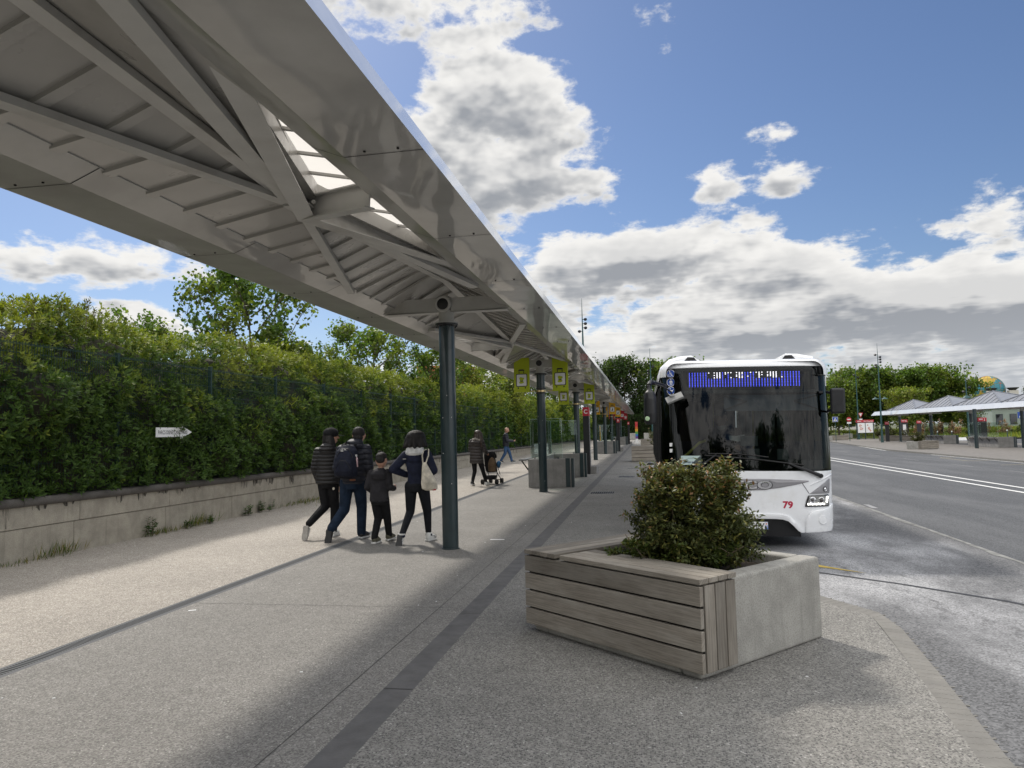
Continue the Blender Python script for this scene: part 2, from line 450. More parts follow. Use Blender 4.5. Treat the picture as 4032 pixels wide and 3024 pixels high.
def concrete(name, base, streak=True):
    m = bpy.data.materials.new(name); m.use_nodes = True
    q = NT(m.node_tree); b = q.n['Principled BSDF']
    t = q.node('ShaderNodeTexCoord').outputs['Object']
    n = q.noise(t, 3.2, 7, 0.65); f = q.noise(t, 90, 3, 0.6)
    c = q.mix(q.ramp(n, 0.3, 0.7), tuple(x * 0.78 for x in base), tuple(x * 1.15 for x in base))
    pit = q.ramp(q.voronoi(t, 55, 'F1', 'Distance'), 0.10, 0.2, 1, 0)
    pit = q.math('MULTIPLY', pit, q.ramp(q.noise(t, 12, 2), 0.52, 0.62))
    c = q.mix(q.math('MULTIPLY', pit, 0.65), c, tuple(x * 0.35 for x in base))
    c = q.mix(q.ramp(f, 0.42, 0.70, 0, 0.6), c, tuple(x * 0.5 for x in base))
    if streak:
        s = q.noise(q.mapping(t, (7, 7, 0.5)), 1.6, 6, 0.65)
        c = q.mix(q.ramp(s, 0.52, 0.78, 0, 0.6), c, tuple(x * 0.5 for x in base))
    q.l.new(c, b.inputs['Base Color']); b.inputs['Roughness'].default_value = 0.85; b.inputs['Specular IOR Level'].default_value = 0.25
    bp = q.node('ShaderNodeBump'); bp.inputs['Strength'].default_value = 0.4; bp.inputs['Distance'].default_value = 0.004
    q.l.new(q.math('SUBTRACT', f, q.math('MULTIPLY', pit, 1.5)), bp.inputs['Height']); q.l.new(bp.outputs[0], b.inputs['Normal'])
    return m
def soffit_mat():
    """glossy painted sheet metal, slightly dished so that reflections wobble"""
    m = bpy.data.materials.new('soffit_paint'); m.use_nodes = True
    q = NT(m.node_tree); b = q.n['Principled BSDF']
    t = q.node('ShaderNodeTexCoord').outputs['Object']
    n = q.noise(t, 1.3, 6, 0.55)
    c = q.mix(q.ramp(n, 0.35, 0.7), (0.31, 0.303, 0.285), (0.41, 0.403, 0.385))
    q.l.new(c, b.inputs['Base Color'])
    b.inputs['Roughness'].default_value = 0.34; b.inputs['IOR'].default_value = 1.5
    b.inputs['Coat Weight'].default_value = 0.7; b.inputs['Coat Roughness'].default_value = 0.05; b.inputs['Coat IOR'].default_value = 1.5
    h = q.noise(q.mapping(t, (1.1, 0.55, 1)), 1.35, 1.2, 0.35, 0.3)
    bp = q.node('ShaderNodeBump'); bp.inputs['Strength'].default_value = 0.20; bp.inputs['Distance'].default_value = 0.12
    q.l.new(h, bp.inputs['Height']); q.l.new(bp.outputs[0], b.inputs['Normal']); q.l.new(bp.outputs[0], b.inputs['Coat Normal'])
    return m
def translucent_panel():
    m = bpy.data.materials.new('translucent_sheet'); m.use_nodes = True
    q = NT(m.node_tree); b = q.n['Principled BSDF']
    b.inputs['Base Color'].default_value = (0.75, 0.72, 0.66, 1); b.inputs['Roughness'].default_value = 0.5
    tr = q.node('ShaderNodeBsdfTranslucent'); tr.inputs[0].default_value = (0.80, 0.76, 0.70, 1)
    mx = q.node('ShaderNodeMixShader'); mx.inputs[0].default_value = 0.7
    q.l.new(b.outputs[0], mx.inputs[1]); q.l.new(tr.outputs[0], mx.inputs[2]); q.l.new(mx.outputs[0], q.n['Material Output'].inputs[0])
    return m
def asphalt(name, base, wear, wear_amt, streak=(1, 1, 1)):
    m = bpy.data.materials.new(name); m.use_nodes = True
    q = NT(m.node_tree); b = q.n['Principled BSDF']
    t = q.node('ShaderNodeTexCoord').outputs['Object']
    vc = q.voronoi(t, 75, 'F1', 'Color'); sp = q.node('ShaderNodeSeparateColor'); q.l.new(vc, sp.inputs[0])
    g = q.ramp(sp.outputs[0], 0, 1, 0.6, 1.5, False)
    big = q.noise(q.mapping(t, streak), 0.55, 7, 0.65, 0.3)
    v = q.node('ShaderNodeVectorMath', operation='SCALE'); v.inputs[0].default_value = base; q.l.new(g, v.inputs['Scale'])
    wmask = q.ramp(big, 0.38, 0.70, 0, wear_amt)
    wmask = q.math('MULTIPLY', wmask, q.ramp(sp.outputs[1], 0.1, 0.8, 0.35, 1.25, False))
    c = q.mix(wmask, v.outputs[0], wear)
    q.l.new(c, b.inputs['Base Color']); b.inputs['Roughness'].default_value = 0.92; b.inputs['Specular IOR Level'].default_value = 0.1
    bp = q.node('ShaderNodeBump'); bp.inputs['Strength'].default_value = 0.4; bp.inputs['Distance'].default_value = 0.004
    q.l.new(sp.outputs[0], bp.inputs['Height']); q.l.new(bp.outputs[0], b.inputs['Normal'])
    return m

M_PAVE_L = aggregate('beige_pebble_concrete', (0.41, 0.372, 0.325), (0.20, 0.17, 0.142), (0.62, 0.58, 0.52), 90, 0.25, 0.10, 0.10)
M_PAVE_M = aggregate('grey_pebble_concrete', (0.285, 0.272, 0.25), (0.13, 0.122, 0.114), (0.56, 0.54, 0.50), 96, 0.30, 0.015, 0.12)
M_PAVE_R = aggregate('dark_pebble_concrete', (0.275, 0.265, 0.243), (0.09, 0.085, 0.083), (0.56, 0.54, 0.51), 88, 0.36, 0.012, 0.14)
M_PAVE_FAR = mat('brown_grey_pavers', (0.165, 0.152, 0.138), 0.8, var=0.2, vscale=3)
M_STRIP = mat('dark_paving_slab', (0.115, 0.111, 0.108), 0.75, var=0.18, vscale=5, bump=0.3, bscale=60)
M_KERB = mat('kerb_stone', (0.19, 0.182, 0.166), 0.85, var=0.16, vscale=4, bump=0.5, bscale=26)
M_ROAD_BAY = asphalt('worn_asphalt', (0.135, 0.136, 0.14), (0.52, 0.52, 0.53), 0.85, (1, 0.45, 1))
M_ROAD = asphalt('dark_asphalt', (0.098, 0.101, 0.107), (0.21, 0.212, 0.218), 0.4, (1.2, 0.25, 1))
M_PAINT_W = mat('white_road_paint', (0.72, 0.72, 0.70), 0.7, var=0.12, vscale=14)
M_PAINT_Y = mat('yellow_road_paint', (0.50, 0.36, 0.07), 0.75, var=0.3, vscale=10)
M_PAINT_FADED = mat('faded_yellow_paint', (0.34, 0.29, 0.17), 0.75, var=0.3, vscale=5)
M_STEEL_DK = mat('slot_drain_steel', (0.11, 0.115, 0.12), 0.5, 0.3, var=0.25, vscale=9)
M_SLOT = mat('drain_slot', (0.012, 0.012, 0.012), 0.9)
M_GREEN = mat('dark_green_paint', (0.016, 0.032, 0.036), 0.38, var=0.18, vscale=5, coat=0.25)
M_GREEN2 = mat('lamp_green_paint', (0.022, 0.075, 0.075), 0.42, var=0.15, vscale=5)
M_FENCE = mat('fence_green', (0.010, 0.034, 0.026), 0.5)
M_WHITE_STEEL = mat('white_structural_paint', (0.47, 0.465, 0.445), 0.42, var=0.07, vscale=3, dirt=(0.33, 0.31, 0.28))
M_ROOF_SHEET = mat('roof_sheet_paint', (0.37, 0.358, 0.335), 0.33, var=0.08, vscale=1.5, coat=0.25)
M_ROOF_GREY = mat('grey_roof_sheet', (0.19, 0.20, 0.225), 0.5, 0.1, var=0.12, vscale=2)
M_FASCIA = mat('white_fascia', (0.74, 0.74, 0.74), 0.16, var=0.05, vscale=1, coat=0.6)
M_SOFFIT = soffit_mat()
M_TRANS = translucent_panel()
M_GAP = mat('dark_gap', (0.014, 0.013, 0.012), 0.9)
M_WOOD = wood_mat()
M_CONC = concrete('planter_concrete', (0.37, 0.357, 0.325))
M_CONC_D = concrete('grey_bench_concrete', (0.27, 0.262, 0.25))
M_WALLBLK = concrete('wall_concrete', (0.40, 0.365, 0.30))
M_COPING = concrete('dark_coping_stone', (0.125, 0.115, 0.105), False)
M_BLACK = mat('black_plastic', (0.012, 0.012, 0.014), 0.42, var=0.15, vscale=8)
M_BLACK_GL = mat('black_gloss', (0.010, 0.010, 0.012), 0.08, coat=0.6)
M_RED = mat('red_sign', (0.46, 0.018, 0.035), 0.4, var=0.08, vscale=3)
M_RED_NUM = mat('red_lettering', (0.45, 0.01, 0.05), 0.4)
M_SIGN_W = mat('white_sign', (0.78, 0.78, 0.77), 0.45, var=0.05, vscale=3)
M_SIGN_BK = mat('black_lettering', (0.02, 0.02, 0.022), 0.5)
M_LIME = mat('lime_banner', (0.42, 0.50, 0.012), 0.55, var=0.06, vscale=3)
M_YEL = mat('amber_banner', (0.75, 0.42, 0.015), 0.55, var=0.06, vscale=3)
M_GOLD = mat('gold_clamp', (0.50, 0.38, 0.20), 0.3, 0.8)
M_DKBLUE = mat('navy_print', (0.03, 0.05, 0.12), 0.5)
M_BUSW = mat('bus_white_paint', (0.85, 0.86, 0.88), 0.22, var=0.04, vscale=2.4, coat=0.7, dirt=(0.70, 0.69, 0.66))
M_BUSGREY = mat('bus_grey_trim', (0.26, 0.255, 0.27), 0.35, var=0.05, vscale=3, coat=0.3)
M_CHROME = mat('chrome', (0.75, 0.75, 0.77), 0.10, 1.0)
M_RUBBER = mat('rubber', (0.018, 0.018, 0.018), 0.75, var=0.2, vscale=10)
M_LEDB = mat('blue_led', (0.02, 0.02, 0.3), 0.5, emit=(0.08, 0.10, 1.0), es=5.0)
M_LEDW = mat('white_led', (0.8, 0.75, 0.8), 0.5, emit=(1.0, 0.88, 0.95), es=5.0)
M_LAMP = mat('headlamp_led', (0.9, 0.9, 0.9), 0.4, emit=(1, 0.98, 0.92), es=3.0)
M_BLUE = mat('blue_sticker', (0.012, 0.06, 0.32), 0.4)
M_YBAR = mat('yellow_handrail', (0.55, 0.50, 0.03), 0.3, coat=0.4)
M_WS = glass_mat('windscreen_glass', (0.26, 0.29, 0.285), 1.0, 0.0, 1.34)
M_GLASS = glass_mat('clear_glass', (0.92, 0.965, 0.945), 0.8, 0.0, 1.40)
M_GLEDGE = mat('glass_edge', (0.38, 0.52, 0.46), 0.2)
M_SKIN = mat('skin', (0.48, 0.27, 0.19), 0.5, var=0.06, vscale=12)
M_HAIR = mat('dark_hair', (0.010, 0.008, 0.007), 0.72, var=0.4, vscale=20, stretch=(1, 1, .15), bump=0.8, bscale=50)
M_BARK = mat('bark', (0.10, 0.08, 0.06), 0.9, var=0.3, vscale=6, bump=0.8, bscale=18, stretch=(1, 1, 0.25))
M_TWIG = mat('twig', (0.16, 0.125, 0.085), 0.85, var=0.2, vscale=9)
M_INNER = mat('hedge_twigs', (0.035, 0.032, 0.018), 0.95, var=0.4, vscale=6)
M_LEAF = leaf_mat('hedge_leaf', 0.34, 0.55)
M_LEAF_T = leaf_mat('tree_leaf', 0.40, 0.5)
M_LEAF_S = leaf_mat('shrub_leaf', 0.18, 0.5)
M_SOIL = mat('planter_soil', (0.05, 0.038, 0.026), 0.95, var=0.4, vscale=12, bump=0.8, bscale=30)
M_GRASS = leaf_mat('grass_blade', 0.35, 0.6)
M_LAWN = mat('meadow_ground', (0.14, 0.17, 0.035), 0.95, var=0.4, vscale=1.2, bump=0.5, bscale=8)
M_EARTH = mat('far_ground', (0.10, 0.11, 0.06), 0.95, var=0.3, vscale=0.05)
M_BEIGE = mat('pale_render', (0.56, 0.53, 0.48), 0.8, var=0.06, vscale=0.6)
# ---------------------------------------------------------------- ground, roads, pavements
def sheet(name, pts, z, m, kind='structure'):
    mb = MB(); mb.add([(p[0], p[1], z if len(p) < 3 else p[2]) for p in pts], [tuple(range(len(pts)))])
    return tag(mb.build(name, m), kind=kind)
def strip_sheet(name, x0, x1, y0, y1, z, m):
    return sheet(name, [(x0, y0), (x1, y0), (x1, y1), (x0, y1)], z, m)
tag(MB().add([(-900, -400, -.78), (900, -400, -.78), (900, 1500, -.78), (-900, 1500, -.78)], [(0, 1, 2, 3)]).build('ground', M_EARTH), kind='structure')
YF = 125
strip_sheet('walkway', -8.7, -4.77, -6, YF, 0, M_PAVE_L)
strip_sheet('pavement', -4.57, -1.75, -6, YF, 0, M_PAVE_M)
strip_sheet('paving_strip', -1.75, -1.55, -6, YF, 0, M_STRIP)
KIN = [(1.16, -6), (1.54, 4.04), (1.69, 5.27), (1.85, 6.90), (1.50, 7.50), (-.22, 10.52), (-.22, YF)]
KOUT = [(1.33, -6), (1.70, 4.05), (1.84, 5.2), (1.985, 6.5), (1.965, 7.03), (1.65, 7.62), (-.06, 10.60), (-.06, YF)]
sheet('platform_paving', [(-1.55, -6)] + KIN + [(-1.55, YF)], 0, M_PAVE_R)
kb = MB()
inn = [KIN[0], KIN[1], KIN[2], (1.82, 6.55), KIN[3], KIN[4], KIN[5], KIN[6]]
for i in range(7):
    a, b, c, d = inn[i], KOUT[i], KOUT[i + 1], inn[i + 1]
    kb.add([(a[0], a[1], .0), (b[0] - .02, b[1], .0), (c[0] - .02, c[1], .0), (d[0], d[1], .0), (b[0], b[1], -.03), (c[0], c[1], -.03), (b[0] + .03, b[1], -.2), (c[0] + .03, c[1], -.2)],
           [(0, 1, 2, 3), (1, 4, 5, 2), (4, 6, 7, 5)])
tag(kb.build('kerb', M_KERB), kind='structure')
# studs and joints of the kerb blocks
kj = MB()
rng = random.Random(4)
for i in range(5):
    a, b = Vector(inn[i]), Vector(inn[i + 1]); oa, ob = Vector(KOUT[i]), Vector(KOUT[i + 1])
    L = (b - a).length
    for t in range(int(L / .085)):
        f = (t + .5) / (L / .085)
        if a.y + (b.y - a.y) * f < 1.2: continue
        p, o = a.lerp(b, f), oa.lerp(ob, f)
        for q in (.18, .42, .66, .88):
            c = p.lerp(o, q + (.1 if t % 2 else 0) - .05)
            kj.box((c.x, c.y, -.0021), (.030, .014, .006), Matrix.Rotation(rng.uniform(-.6, .6), 3, 'Z'))
tag(kj.build('kerb_texture', M_KERB), kind='structure')
# bus bay and road: level by the platform, then falling away to the right
sheet('bus_bay', [(-.1, -20), (4.6, -20), (4.6, 125), (-.1, 125)], -.15, M_ROAD_BAY)
rx = [(4.6, -.15), (8, -.25), (12, -.385), (16, -.51), (19.7, -.62), (40, -.66)]
rd = MB()
for (x0, z0), (x1, z1) in zip(rx, rx[1:]):
    rd.add([(x0, -20, z0), (x1, -20, z1), (x1, 150, z1), (x0, 150, z0)], [(0, 1, 2, 3)])
tag(rd.build('road', M_ROAD), kind='structure')
def rz(x):
    for (x0, z0), (x1, z1) in zip(rx, rx[1:]):
        if x <= x1: return z0 + (z1 - z0) * (max(x, x0) - x0) / (x1 - x0)
    return rx[-1][1]
def mark(mb, a, b, w, dz=.005):
    a, b = Vector(a), Vector(b); d = (b - a).normalized(); n = Vector((-d.y, d.x)) * (w / 2)
    L = (b - a).length; k_ = max(1, int(L / 4)); 
    for i in range(k_):
        p, q = a.lerp(b, i / k_), a.lerp(b, (i + 1) / k_)
        mb.add([(c.x, c.y, rz(c.x) + dz) for c in (p - n, q - n, q + n, p + n)], [(0, 1, 2, 3)])
mk = MB(); mark(mk, (10.85, 5), (10.85, 118), .16); mark(mk, (10.02, 5), (10.02, 118), .16)
tag(mk.build('double_line', M_PAINT_W), kind='structure')
mk = MB(); mark(mk, (19.42, 20), (19.45, 56), .12); mark(mk, (19.5, 66), (23.6, 100), .12)
tag(mk.build('edge_line', M_PAINT_W), kind='structure')
mk = MB()
for a, b in [((17.9, 50.0), (19.3, 51.4)), ((17.57, 45.2), (19.2, 46.5)), ((17.18, 40.3), (18.9, 41.5)), ((17.0, 35.5), (18.8, 36.6)), ((17.9, 50), (17.6, 45.2))]: mark(mk, a, b, .10)
tag(mk.build('bay_marking', M_PAINT_FADED), kind='structure')
mk = MB()
for y in (32, 38, 45, 52, 60): mark(mk, (15.0, y), (15.05, y + 2.6), .07)
for y in (17, 22): mark(mk, (4.75, y), (4.78, y + .8), .12)
tag(mk.build('worn_lane_marking', mat('worn_paint', (0.26, 0.26, 0.265), 0.8, var=.3, vscale=4)), kind='structure')
mk = MB()
mk.add([(1.75, 10.3, -.145), (2.55, 9.62, -.145), (2.2, 10.05, -.145), (1.9, 10.45, -.145)], [(0, 1, 2, 3)])
tag(mk.build('yellow_marking', M_PAINT_Y), kind='structure')
# tar joint curving over the bus bay and the ragged asphalt edge
tj = MB()
pts = [(-.0, 10.85), (1.93, 9.72), (2.75, 9.0), (3.45, 8.25), (4.1, 7.3), (4.58, 6.4)]
for a, b in zip(pts, pts[1:]):
    a, b = Vector(a), Vector(b); n = Vector((-(b - a).y, (b - a).x)).normalized() * .028
    tj.add([(p.x, p.y, -.146) for p in (a - n, b - n, b + n, a + n)], [(0, 1, 2, 3)])
tag(tj.build('tar_joint', mat('tar', (.03, .03, .032), .6, var=.3, vscale=12)), kind='structure')
eg = MB(); rng = random.Random(2); y = 3.0; px_ = 4.56
while y < 60:
    st = rng.uniform(.15, .5); nx = 4.56 + rng.uniform(-.05, .03)
    eg.add([(px_, y, -.1455), (4.64, y, -.1465), (4.64, y + st, -.1465), (nx, y + st, -.1455)], [(0, 1, 2, 3)]); px_ = nx; y += st
tag(eg.build('asphalt_edge', mat('old_line', (.20, .20, .19), .85, var=.5, vscale=5)), kind='structure')
tm = MB()
for off in (0, 1.9):
    pts = [(4.3 + off * .1, 2.0 + off), (3.6 + off * .25, 5.0 + off * .7), (2.7 + off * .3, 8.2 + off * .4), (2.2, 10.4 + off * .3)]
    for a, b in zip(pts, pts[1:]):
        a, b = Vector(a), Vector(b); n = Vector((-(b - a).y, (b - a).x)).normalized() * .11
        tm.add([(p.x, p.y, -.1474 + off * .0002) for p in (a - n, b - n, b + n, a + n)], [(0, 1, 2, 3)])
tmm = bpy.data.materials.new('tyre_mark'); tmm.use_nodes = True; q = NT(tmm.node_tree)
q.n['Principled BSDF'].inputs[0].default_value = (.05, .05, .052, 1); q.n['Principled BSDF'].inputs['Roughness'].default_value = .8
tr = q.node('ShaderNodeBsdfTransparent'); mx = q.node('ShaderNodeMixShader'); t = q.node('ShaderNodeTexCoord').outputs['Object']
q.l.new(q.ramp(q.noise(q.mapping(t, (3, 1.2, 1)), 2.2, 7, .7), .45, .75, 0, .38), mx.inputs[0]); q.l.new(tr.outputs[0], mx.inputs[1]); q.l.new(q.n['Principled BSDF'].outputs[0], mx.inputs[2]); q.l.new(mx.outputs[0], q.n['Material Output'].inputs[0])
tag(tm.build('tyre_mark', tmm), kind='structure')
# slot drain
dm = bpy.data.materials.new('slot_drain'); dm.use_nodes = True
q = NT(dm.node_tree); t = q.node('ShaderNodeTexCoord').outputs['Object']; sp = q.node('ShaderNodeSeparateXYZ'); q.l.new(t, sp.inputs[0])
sn = q.math('SINE', q.math('MULTIPLY', q.math('ADD', sp.outputs[1], q.math('MULTIPLY', sp.outputs[0], .35)), 2 * math.pi / .026))
rim = q.math('MAXIMUM', q.ramp(sp.outputs[0], -4.735, -4.73, 1, 0), q.ramp(sp.outputs[0], -4.625, -4.62, 0, 1))
fac = q.math('MAXIMUM', q.ramp(sn, -.2, .3), rim)
q.l.new(q.mix(fac, (.035, .036, .038), (.165, .168, .172)), q.n['Principled BSDF'].inputs[0]); q.n['Principled BSDF'].inputs['Roughness'].default_value = .95; q.n['Principled BSDF'].inputs['Specular IOR Level'].default_value = .05
strip_sheet('drain_channel', -4.77, -4.57, -6, YF, 0, dm)
jt = MB()
def joint(a, b, w=.009, dz=.002):
    a, b = Vector(a), Vector(b); n = Vector((-(b - a).y, (b - a).x)).normalized() * (w / 2)
    jt.add([(p.x, p.y, dz) for p in (a - n, b - n, b + n, a + n)], [(0, 1, 2, 3)])
joint((-2.0, -6), (-2.0, YF), .006)
for y in (1.0, 16.4, 24, 32, 40, 48, 58): joint((-1.55, y), (.9 if y < 10 else -.25, y), .010)
for y in (6.9, 14.2, 22, 30, 40): joint((-4.57, y), (-1.75, y), .006)
for y in np.arange(.7, 40, 2.0): joint((-1.75, y), (-1.55, y), .008, .003)
tag(jt.build('paving_joint', mat('joint_grime', (.055, .052, .048), .9)), kind='structure')
# white chips and litter specks are part of the pavement
lt = MB(); rng = random.Random(8)
for _ in range(46):
    x, y = rng.uniform(-7.5, 1.2), rng.uniform(3, 14); a = rng.uniform(.006, .02)
    lt.box((x, y, .002), (a, a * rng.uniform(.4, 1), .004), Matrix.Rotation(rng.uniform(0, 3), 3, 'Z'))
lt.box((-2.33, 11.3, .003), (.22, .07, .004)); lt.box((-4.4, 6.6, .003), (.07, .03, .004), Matrix.Rotation(.5, 3, 'Z'))
tag(lt.build('pavement_speck', M_SIGN_W), kind='stuff')
# drain covers let into the paving
def cover(loc, w, d, n, label):
    t = thing('drain_cover', label, 'drain cover', loc, 0, 'drain covers in the platform paving')
    MB().bx(-w / 2, w / 2, -d / 2, d / 2, -.01, .003).build('cover_frame', M_STEEL_DK, t)
    g = MB()
    for i in range(n):
        x = -w / 2 + w * (i + .5) / n
        g.bx(x - w / n * .28, x + w / n * .28, -d * .4, d * .4, .003, .005)
    g.build('slot_grid', M_SLOT, t)
    return t
cover((-1.2, 19.75, 0), .62, .62, 11, 'nearest dark slotted drain cover beside the dark paving strip')
cover((-.74, 26.4, 0), .56, .8, 12, 'slotted drain cover with a pale end, between the bus and the paving strip')
cover((-.5, 32.0, 0), .7, .3, 12, 'narrow slotted drain cover just before the far wooden planter')

# ---------------------------------------------------------------- long white canopy over the left platform
XC = -2.84
COLY = [10.43, 20.22, 30.7, 41.5, 51.7, 62.0, 73.0, 83.9]
can = thing('station_canopy', 'long white metal canopy on dark green columns above the left platform', 'canopy', (XC, 0, 0))
Y0, Y1 = -34.0, 88.0
for s in (-1, 1):
    mb = MB()
    prof = [(.775, 3.66), (.775, 3.525), (1.0, 3.436), (1.525, 3.44)]
    yy = list(np.linspace(Y0, Y1, 60))
    def run(p, q_, mbx):
        vs = []
        for y in yy: vs += [(s * p[0], y, p[1]), (s * q_[0], y, q_[1])]
        mbx.add(vs, [(2 * i, 2 * i + 1, 2 * i + 3, 2 * i + 2) for i in range(len(yy) - 1)])
    run(prof[0], prof[1], mb); run(prof[1], prof[2], mb); run(prof[2], prof[3], mb)
    o = mb.build('edge_soffit', M_SOFFIT, can)
    fb = MB(); run((1.525, 3.44), (1.515, 3.40), fb) if False else None
    run((1.527, 3.438), (1.425, 3.68), fb); run((1.425, 3.68), (.70, 3.76), fb)
    fb.add([(s * p[0], Y1, p[1]) for p in ((.775, 3.6), (.775, 3.525), (1.0, 3.436), (1.527, 3.438), (1.425, 3.68))], [(0, 1, 2, 3, 4)])
    fb.build('fascia', M_FASCIA, can)
    sj = MB()
    for y in np.arange(.25, 80, 2.05):
        for p, q_ in ((prof[1], prof[2]), (prof[2], prof[3])):
            sj.add([(s * p[0], y, p[1] - .0025), (s * q_[0], y, q_[1] - .0025), (s * q_[0], y + .007, q_[1] - .0025), (s * p[0], y + .007, p[1] - .0025)], [(0, 1, 2, 3)])
        for dx in (.08, .3): sj.cyl((s * (1.08 + dx), y - .06, 3.43), .009, .01, 8)
    sj.build('panel_joint', M_GAP, can)
def bay(y0, y1, flip):
    """folded roof of one bay: a low diamond round the node, steeper tents towards the columns"""
    yn = y0 + (y1 - y0) * .545; a, b = yn - 3.36, yn + 3.05
    ZN, ZE, ZR = 3.683, 3.53, 3.965
    op, sk, rb = MB(), MB(), MB(); rbs_ = []
    m_ = 1 if not flip else -1
    def zc(y): return ZN + (ZR - ZN) * ((yn - y) / (yn - y0) if y < yn else (y - yn) / (y1 - yn))
    for s in (-1, 1):
        e = s * .80
        tgt = sk if s == m_ else op
        if s == m_:
            u = .13; c1, c2, c3 = (e, a + 1.1, ZE + u), (e, b - 1.0, ZE + u), (s * .17, yn, ZN + u - .02)
            tgt.add([c1, c2, c3], [(0, 1, 2)])
            op.add([c1, c3, (c3[0], c3[1], ZN - .02), (e, a + 1.1, ZE)], [(0, 1, 2, 3)]); op.add([c2, c3, (c3[0], c3[1], ZN - .02), (e, b - 1.0, ZE)], [(0, 1, 2, 3)])
            op.add([(e, a, ZE), (e, a + 1.1, ZE), (s * .17, yn, ZN - .02), (0, yn, ZN)], [(0, 1, 2, 3)]); op.add([(e, b, ZE), (e, b - 1.0, ZE), (s * .17, yn, ZN - .02), (0, yn, ZN)], [(0, 1, 2, 3)])
            for j in range(1, 9):
                y = a + 1.1 + (b - a - 2.1) * j / 9; f = (y - a - 1.1) / (yn - a - 1.1) if y < yn else (b - 1.0 - y) / (b - 1.0 - yn)
                rbs_.append(((e, y, ZE + u - .01), (e + (s * .17 - e) * f, y, ZE + u - .01 + (ZN - ZE - .02) * f)))
        else: tgt.add([(e, a, ZE), (e, b, ZE), (0, yn, ZN)], [(0, 1, 2)])
        op.add([(e, a, ZE), (0, yn, ZN), (0, y0, ZR), (e, y0, ZE)], [(0, 1, 2), (0, 2, 3)])
        op.add([(e, b, ZE), (0, yn, ZN), (0, y1, ZR), (e, y1, ZE)], [(0, 1, 2), (0, 2, 3)])
        # outer skin above, keeps the sun off the underside
        y = y0 + .23
        while y < y1 - .1:
            if s == m_ and a + .1 < y < b - .1: y += .455; continue
            pl = [(e, y, ZE)]
            if a < y < b:
                f = (y - a) / (yn - a) if y < yn else (b - y) / (b - yn)
                pl.append((e * (1 - f), y, ZE + (ZN - ZE) * f))
            pl.append((0, y, zc(y)))
            for p, q_ in zip(pl, pl[1:]):
                p, q_ = Vector(p), Vector(q_)
                if (q_ - p).length > .04: rb.beam(p - Vector((0, 0, .012)), q_ - Vector((0, 0, .012)), .085, .03)
            y += .455
    for p, q_ in rbs_: rb.beam(p, q_, .035, .02)
    op.add(rb.v, rb.f)
    for mb_, nm, mt in ((op, 'roof_panel', M_ROOF_SHEET), (sk, 'skylight', M_TRANS)): mb_.build(nm, mt, can)
    # upper covering over the opaque parts
    up = MB()
    for s in (-1, 1):
        e = s * .82; h = .09
        if s != m_: up.add([(e, a, ZE + h), (e, b, ZE + h), (0, yn, ZN + h)], [(0, 1, 2)])
        up.add([(e, a, ZE + h), (0, yn, ZN + h), (0, y0, ZR + h), (e, y0, ZE + h)], [(0, 1, 2), (0, 2, 3)])
        up.add([(e, b, ZE + h), (0, yn, ZN + h), (0, y1, ZR + h), (e, y1, ZE + h)], [(0, 1, 2), (0, 2, 3)])
    up.build('roof_covering', M_ROOF_GREY, can)
    N = Vector((0, yn, ZN - .06))
    bm_ = MB()
    bm_.beam((-m_ * .85, a - .2, ZE - .045), N, .11, .05); bm_.beam((-m_ * .80, b, ZE - .045), N, .09, .05)
    bm_.beam((0, y0, ZR - .05), N, .11, .05); bm_.beam((0, y1, ZR - .05), N, .10, .05)
    bm_.build('purlin', M_WHITE_STEEL, can)
    g = MB()
    g.ibeam((m_ * .95, yn - 2.95, ZE + .12), N + Vector((m_ * .07, .0, -.045)), .15, .18)
    g.ibeam((m_ * .95, yn + 2.85, ZE + .12), N + Vector((m_ * .07, .0, -.045)), .15, .18)
    g.beam((m_ * .80, a - .05, ZE - .05), N + Vector((-m_ * .03, 0, -.005)), .13, .05); g.beam((m_ * .80, b + .05, ZE - .05), N + Vector((-m_ * .03, 0, -.005)), .12, .05)
    g.ibeam((m_ * .80, yn - .42, ZE - .02), N + Vector((0, .05, -.03)), .10, .20)
    g.box(N + Vector((m_ * .05, 0, -.045)), (.22, .34, .02)); g.beam(N + Vector((0, -.2, .01)), N + Vector((0, .2, .01)), .16, .03)
    g.build('girder', M_WHITE_STEEL, can)
    bo = MB()
    for dx in (.13, .20):
        bo.cyl((m_ * dx, yn - .06 - .08 * dx - .055, ZN - .09), .017, .02, 10, axis=(0, -1, 0))
    bo.build('bolt', M_WHITE_STEEL, can)
ys = [.12] + COLY
bay(-10.2, .12, True); bay(-20.4, -10.2, False); bay(-30.6, -20.4, True)
for i in range(len(ys) - 1): bay(ys[i], ys[i + 1], i % 2 == 1)
BANNER_COLS = {1: 'lime', 2: 'lime', 4: 'amber', 5: 'amber', 6: 'red', 7: 'red'}
